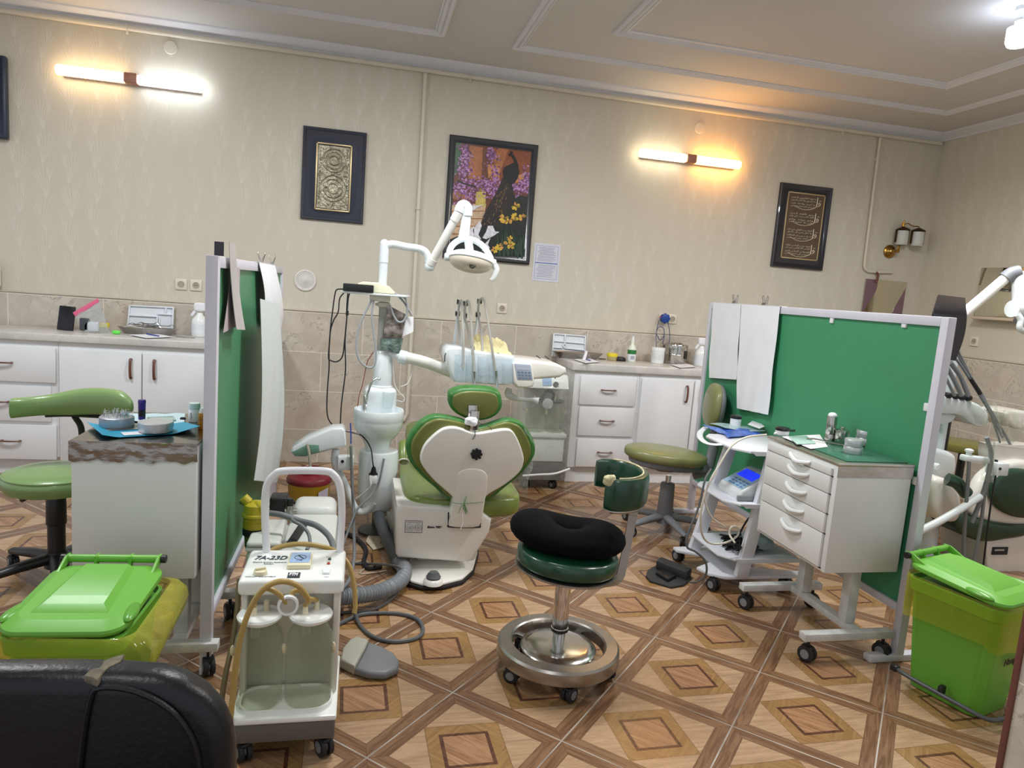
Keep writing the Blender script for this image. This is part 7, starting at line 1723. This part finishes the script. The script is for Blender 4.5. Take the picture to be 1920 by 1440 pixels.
# ------------------------------------------------------------------ the wrapped suction unit by the right counter
ys = 4.93
Q = lambda x, y, d=ys: PY(x, y, d)
x0, x1 = Q(984, 800).x, Q(1060, 800).x
t = thing('suction_machine', 'tall white suction machine wrapped in clear plastic beside the right counter', 'suction machine', ((x0 + x1) / 2, ys, 0))
zq = lambda py, px=1020: Q(px, py).z
bm = B(); box(bm, x0, x1, ys, ys + .32, .07, zq(866), .01); obj('base', bm, M('dark_grey_base', '#5d5954', .5), t)
bm = B(); box(bm, x0 - .005, x1 + .003, ys - .005, ys + .32, zq(866), zq(820), .012, 3); box(bm, x0 - .012, x1 + .01, ys - .02, ys + .32, zq(820), zq(812), .006); obj('cabinet', bm, m_suc, t)
bm = B(); box(bm, x0, x1, ys + .16, ys + .32, zq(812), zq(735), .01); obj('body', bm, m_sucb, t)
zt1 = Q(1030, 729).z; bm = B(); pts_prism(bm, [V((x0 - .005, ys - .01, zt1)), V((x1 + .005, ys - .01, zt1)), V((x1 + .005, ys + .05, zt1 + .10)), V((x0 - .005, ys + .05, zt1 + .10))], (0, .27, 0), .01, 3); tc = obj('top_cover', bm, m_suc, t)
nx = V((0, -.10, .06)).normalized(); up_ = V((0, .06, .10)).normalized()
def tp(u, v, d=.002): return V((x0 + (x1 - x0) * u, ys - .01, zt1)) + up_ * (.117 * v) + nx * d
bm = B(); pts_prism(bm, [tp(.36, .2), tp(.58, .2), tp(.58, .85), tp(.36, .85)], nx * .004); obj('gauge_face', bm, M('gauge_blue', '#9db9dc', .15), tc)
bm = B(); lathe(bm, [(.02, 0), (.02, .012), (.001, .013)], tp(.68, .3), tuple(nx), 18); obj('vacuum_knob', bm, m_black, tc)
bm = B(); lathe(bm, [(.006, 0), (.004, .004)], tp(.68, .78), tuple(nx), 12); obj('indicator_light', bm, m_black, tc)
m_tlid = M('dark_lid', '#4a4c4c', .4)
hz = zq(752) - zq(812)
for px in (1003, 1040): jar(t, Q(px, 790, ys + .07).x, ys + .075, zq(812), hz, .072, m_tlid)
bm = B(); tube(bm, [Q(1035, 752, ys + .06), Q(1038, 738, ys + .03), Q(1026, 733, ys + .02), Q(1016, 745, ys)], .011, 10); obj('link_hose', bm, m_rubber, t)
p = Q(1027, 757, ys - .01); bm = B(); lathe(bm, [(.038, 0), (.04, .012), (.02, .02), (.001, .02)], p, (-.2, -1, .2), 24); obj('filter_disc', bm, M('grey_filter', '#a8aaa6', .4), t)
for x in (x0 + .05, x1 - .05): caster(t, x, ys + .04, .07, .032, .5)
bm = B(); xa, xb = x0 - .035, x1 + .03
def wr(u, v):
    a = u * 3; s = 1 + .0 * v
    if a < 1: p = V((xa, ys + .30 - a * .33, 0))
    elif a < 2: p = V((xa + (xb - xa) * (a - 1), ys - .03, 0))
    else: p = V((xb, ys - .03 + (a - 2) * .33, 0))
    p.z = .085 + v * (zt1 + .115 - .085)
    return p + V((.008 * mnoise.noise(V((u * 14, v * 5, 1))), -.014 * abs(mnoise.noise(V((u * 18, v * 6, 3)))), 0))
sheet(bm, wr, 42, 20); obj('plastic_wrap', bm, film('clear_wrap', '#f2f4f3', .12, .07, '#dfe2e0', bump=1., bs=15, edge=.5), t, ang=60)
bm = B(); tube(bm, [Q(980, 892, 4.85), Q(1010, 890, 4.83), Q(1040, 888, 4.84), Q(1068, 879, 4.9)], .008, 8); obj('wrap_hem', bm, m_cloth, t)
# wrapped suction tip hanging from the instrument table
bm = B(); tube(bm, [PY(955, 728, 4.1), PY(953, 738, 4.1), PY(962, 745, 4.08), PY(980, 749, 4.06), PY(1000, 750, 4.04), PY(1010, 752, 4.03)], lambda u: .018 + .006 * math.sin(u * 7), 12, 8); ws = obj('wrapped_handle', bm, film('cloudy_wrap', '#e8ecec', .6, .2, edge=.3), con)

# ------------------------------------------------------------------ the second dental place behind the right screen
yd = 3.3
W_ = lambda x, y, d=yd: PY(x, y, d)
m_dg2 = M('deep_green_vinyl', '#173a26', .35, var=.1, vs=5, coat=.2)
t = thing('dental_chair', 'dark green and white dental chair at the right edge, half hidden by the right screen', 'dental chair', (3.8, yd, 0))
def slab(nm, px, d, th, mat, bev=.03, par=None, seg=3, sm=True):
    P = [W_(x, y, d) for x, y in (sm2(px, 3) if sm else px)]
    bm = B(); pts_prism(bm, P, (0, th, 0), bev, seg); return obj(nm, bm, mat, par or t, ang=60)
slab('back_shell', [(1838, 905), (1862, 880), (1890, 868), (1930, 865), (1970, 890), (1975, 960), (1940, 985), (1890, 985), (1850, 978), (1820, 960)], yd, .08, m_shell)
slab('back_pad', [(1862, 925), (1868, 900), (1885, 886), (1915, 880), (1945, 890), (1955, 930), (1940, 968), (1915, 973), (1885, 962), (1868, 945)], yd - .05, .06, m_dg2)
slab('head_pad', [(1862, 838), (1868, 835), (1960, 838), (1965, 872), (1960, 880), (1870, 878)], yd + .05, .10, m_shell, .025)
slab('seat_cushion', [(1790, 975), (1800, 962), (1840, 975), (1900, 985), (1935, 985), (1930, 1005), (1890, 1013), (1850, 1018), (1820, 1010), (1795, 995)], yd - .02, .4, m_dg2, .03)
slab('side_body', [(1752, 905), (1772, 898), (1792, 908), (1804, 930), (1806, 960), (1795, 980), (1770, 978), (1752, 965)], yd - .1, .3, m_shell, .05)
bm = B(); tube(bm, [W_(1776, 898, yd - .14), W_(1795, 906, yd - .16), W_(1812, 925, yd - .16)], .035, 14); obj('armrest', bm, m_dg2, t)
zb2 = .0
slab('base_housing', [(1848, 1012), (1890, 1008), (1960, 1000), (1970, 1075), (1850, 1075)], yd + .02, .35, m_shell, .015, sm=False)
a, b = W_(1862, 1026, yd + .015), W_(1888, 1040, yd + .015)
bm = B(); box(bm, a.x, b.x, yd + .012, yd + .02, b.z, a.z, .002); pl2 = obj('name_plate', bm, m_ink2, t)
bm = B(); box(bm, a.x + .012, b.x - .03, yd + .0105, yd + .0125, a.z - .022, a.z - .012); obj('plate_stripe', bm, m_alu, pl2)
pf = W_(1900, 1060, yd + .1)
bm = B(); box(bm, pf.x - .14, pf.x + .3, yd + .05, yd + .5, 0.0, .06, .01); box(bm, pf.x - .05, pf.x + .2, yd + .1, yd + .4, .05, .3, .02); obj('base_plate', bm, m_shell, t)
# rest of that unit: spittoon column, instrument table, hoses, lamp
t = thing('dental_unit', 'second dental unit behind the right screen with lamp boom and grey hoses', 'dental unit', (3.6, 3.5, 0))
y2 = 3.42
slab('spittoon_bowl', [(1735, 843), (1760, 842), (1788, 850), (1796, 862), (1794, 885), (1784, 897), (1755, 902), (1735, 903)], y2 - .05, .25, m_unit, .04, t)
pc2 = W_(1764, 900, y2 + .06); bm = B(); cyl(bm, (pc2.x, y2 + .08, 0), (pc2.x, y2 + .08, pc2.z + .03), .05, n=24); lathe(bm, [(.14, 0), (.14, .02), (.06, .04)], (pc2.x, y2 + .08, 0), n=28); obj('column', bm, m_unit, t)
p = W_(1752, 873, y2 - .06); bm = B(); lathe(bm, [(.018, 0), (.02, .02), (.012, .03), (.001, .03)], p, (0, -1, 0), 18); obj('bowl_knob', bm, m_unit, t)
slab('instrument_table', [(1745, 746), (1775, 742), (1800, 748), (1830, 755), (1850, 768), (1856, 785), (1846, 800), (1826, 796), (1806, 780), (1770, 776), (1745, 775)], y2, .3, m_unit, .02, t)
slab('table_bowl', [(1750, 777), (1793, 777), (1785, 792), (1768, 796), (1750, 794)], y2 + .05, .16, m_unit, .02, t)
pa = W_(1770, 780, y2 + .15); bm = B(); cyl(bm, (pa.x, y2 + .15, .4), (pa.x, y2 + .15, pa.z), .045, n=20); obj('table_post', bm, m_black, t)
bm = B(); cyl(bm, (pa.x, y2 + .15, 0), (pa.x, y2 + .15, .42), .03, n=16); lathe(bm, [(.12, 0), (.12, .02), (.04, .05)], (pa.x, y2 + .15, 0), n=24); obj('post_foot', bm, m_greyp, t)
for px in (1775, 1788, 1801, 1813):
    bm = B(); sq(bm, W_(px, 741 + (px - 1775) * .12, y2 + .02), (.022, .03, .018), .7, .7, nu=16, nv=10); obj('holder_cup', bm, m_rubber, t)
m_h2 = M('steel_grey_hose', '#82888f', .35, .3)
for P, r in ((((1786, 640), (1800, 665), (1830, 725), (1870, 790), (1895, 835), (1905, 850)), .008), (((1786, 665), (1805, 690), (1835, 738), (1860, 780), (1880, 820)), .008), (((1782, 680), (1800, 705), (1815, 740)), .014), (((1776, 690), (1790, 715), (1803, 742)), .013), (((1772, 705), (1780, 722), (1790, 742)), .009), (((1786, 650), (1810, 690), (1845, 745), (1862, 790), (1875, 830)), .006)):
    bm = B(); tube(bm, [W_(x, y, y2 - .06) for x, y in P], r, 10, 6); obj('instrument_hose', bm, m_h2, t)
bm = B(); a, b = W_(1819, 709, y2 - .07), W_(1838, 738, y2 - .07); cyl(bm, a, b, .012, n=12); obj('black_grip', bm, m_rubber, t)
for P in ([(1846, 750), (1866, 746), (1880, 815), (1866, 818)], [(1815, 752), (1846, 758), (1856, 798), (1830, 795)], [(1866, 766), (1885, 770), (1900, 830), (1880, 835)], [(1880, 768), (1905, 772), (1925, 800), (1900, 830)]):
    c4 = [W_(x, y, y2 - .09) for x, y in P]
    bm = B(); sheet(bm, lambda u, v: c4[0].lerp(c4[1], u).lerp(c4[3].lerp(c4[2], u), v) + V((0, -.02 * math.sin(PI * u), 0)), 8, 8); obj('clear_pouch', bm, m_wrap, t, ang=60)
slab('side_tray', [(1885, 775), (1905, 770), (1935, 775), (1935, 800), (1910, 805), (1893, 792)], y2 + .1, .2, m_shell, .02, t)
# assistant bar with hoses
bm = B(); a, b = W_(1805, 858, yd - .2), W_(1858, 864, yd - .2); bar(bm, a, b, .05, .034, .008); ab = obj('holder_bar', bm, m_unit, t)
p = W_(1817, 848, yd - .2); bm = B(); lathe(bm, [(.014, -.014), (.014, 0), (.022, .004), (.022, .014), (.01, .02), (.001, .02)], p, n=16); obj('bar_knob', bm, m_unit, ab)
bm = B(); a, b = W_(1857, 889, yd - .2), W_(1882, 866, yd - .2); box(bm, a.x, b.x, yd - .24, yd - .16, a.z, b.z, .006); hb3 = obj('holder_block', bm, m_unit, t)
bm = B(); p = W_(1875, 879, yd - .242); cyl(bm, p, p + V((0, -.003, 0)), .008, n=12); p = W_(1867, 866, yd - .2); cyl(bm, p, p + V((0, 0, .012)), .010, n=12); obj('block_button', bm, m_black, hb3)
for P, r, mm in ((((1817, 866), (1815, 900), (1812, 940), (1808, 1000), (1806, 1075)), .010, m_pvcgrey), (((1850, 820), (1858, 850), (1855, 880), (1848, 910), (1836, 945), (1822, 980)), .012, m_pvcgrey), (((1856, 890), (1846, 930), (1838, 990), (1822, 1075)), .009, m_pvcgrey), (((1867, 892), (1860, 930), (1852, 990), (1842, 1075)), .005, m_black), (((1700, 1008), (1740, 988), (1760, 978), (1800, 955), (1838, 930)), .021, m_unit)):
    bm = B(); tube(bm, [W_(x, y, yd - .22) for x, y in P], r, 10, 6); obj('unit_hose', bm, mm, t)
c4 = [W_(x, y, yd - .23) for x, y in ((1850, 822), (1862, 828), (1862, 905), (1838, 900))]
bm = B(); sheet(bm, lambda u, v: c4[0].lerp(c4[1], u).lerp(c4[3].lerp(c4[2], u), v) + V((0, -.03 * math.sin(PI * u), .004 * math.sin(9 * v))), 8, 10); obj('plastic_sleeve', bm, m_wrap, t, ang=60)
# lamp boom
yb3 = 3.5
px_ = W_(1800, 600, yb3)
bm = B(); cyl(bm, (px_.x, yb3, .5), (px_.x, yb3, px_.z), .025, n=20); cyl(bm, (px_.x, yb3, 0), (px_.x, yb3, .5), .045, n=20); lp = obj('lamp_post', bm, m_unit, t)
bm = B(); a, b = W_(1800, 594, yb3), W_(1886, 521, yb3 - .05); cyl(bm, a, b, .030, n=22); obj('lamp_boom', bm, M('boom_white', '#e6e4dd', .3), lp)
bm = B(); a2 = W_(1912, 510, yb3 - .08); tube(bm, [b + (a - b) * .02, b.lerp(a2, .4) + V((0, 0, .01)), a2], .040, 16); obj('boom_elbow', bm, m_greyp, lp)
bm = B(); a3 = W_(1910, 580, yb3 - .1); tube(bm, [a2 + V((.01, 0, 0)), a2.lerp(a3, .35), a2.lerp(a3, .6), a3], lambda u: .040 - .004 * u, 18); cyl(bm, a3 + V((-.05, 0, -.0)), a3 + V((.06, 0, 0)), .05, n=20); obj('lamp_neck', bm, m_unit, lp)
bm = B(); tube(bm, [W_(1904, 602, yb3 - .12), W_(1915, 596, yb3 - .12), W_(1940, 590, yb3 - .12)], .016, 10); obj('lamp_grip', bm, m_greyp, lp)
bm = B(); tube(bm, [W_(1908, 590, yb3 - .14), W_(1914, 600, yb3 - .15), W_(1912, 615, yb3 - .15), W_(1922, 622, yb3 - .15)], .018, 12); obj('lamp_yoke', bm, m_unit, lp)
# black curved cover hung over the post
ybk = 3.2
def cov_(u, v):
    px = (1757 + 51 * u) * (1 - v) + (1738 + 50 * u) * v + 14 * math.sin(PI * v) * (u - .35)
    py = (554 + 6 * u) * (1 - v) + (672 + 4 * u) * v
    off = .20 * (1 - math.sin(min(1, v / .3) * PI / 2)) 
    return W_(px, py + 10 * off, ybk + off)
b0, b1 = cov_(0, 0), cov_(1, 0)
bm = B(); sheet(bm, cov_, 14, 24, .012); obj('black_cover', bm, M('gloss_black', '#17151a', .18, coat=.4), t, ang=60)
bm = B(); cyl(bm, b0.lerp(b1, .6) + V((0, -.02, -.02)), V((px_.x, yb3, px_.z - .03)), .02, n=14); obj('cover_bracket', bm, m_greyp, t)
# the olive stool by that unit
c = V((W_(1808, 830, 4.1).x, 4.1, 0))
t = thing('round_stool', 'olive round stool on a black column behind the right screen', 'stool', tuple(c))
z0_, z1_ = PY(1808, 845, c.y).z, PY(1808, 818, c.y).z
bm = B(); lathe(bm, [(.15, z0_), (.185, z0_ + .01), (.192, z0_ + .03), (.188, z0_ + .055), (.15, z0_ + .07), (.001, z0_ + .074)], (c.x, c.y, 0), n=44); obj('seat', bm, M('olive_dark_vinyl', '#75713a', .35, coat=.15), t)
bm = B(); cyl(bm, c + V((0, 0, .11)), c + V((0, 0, z0_)), .026, n=18); obj('gas_column', bm, m_black, t)
star(t, c, 5, .27, m_black, .3, .11, .05, .05)
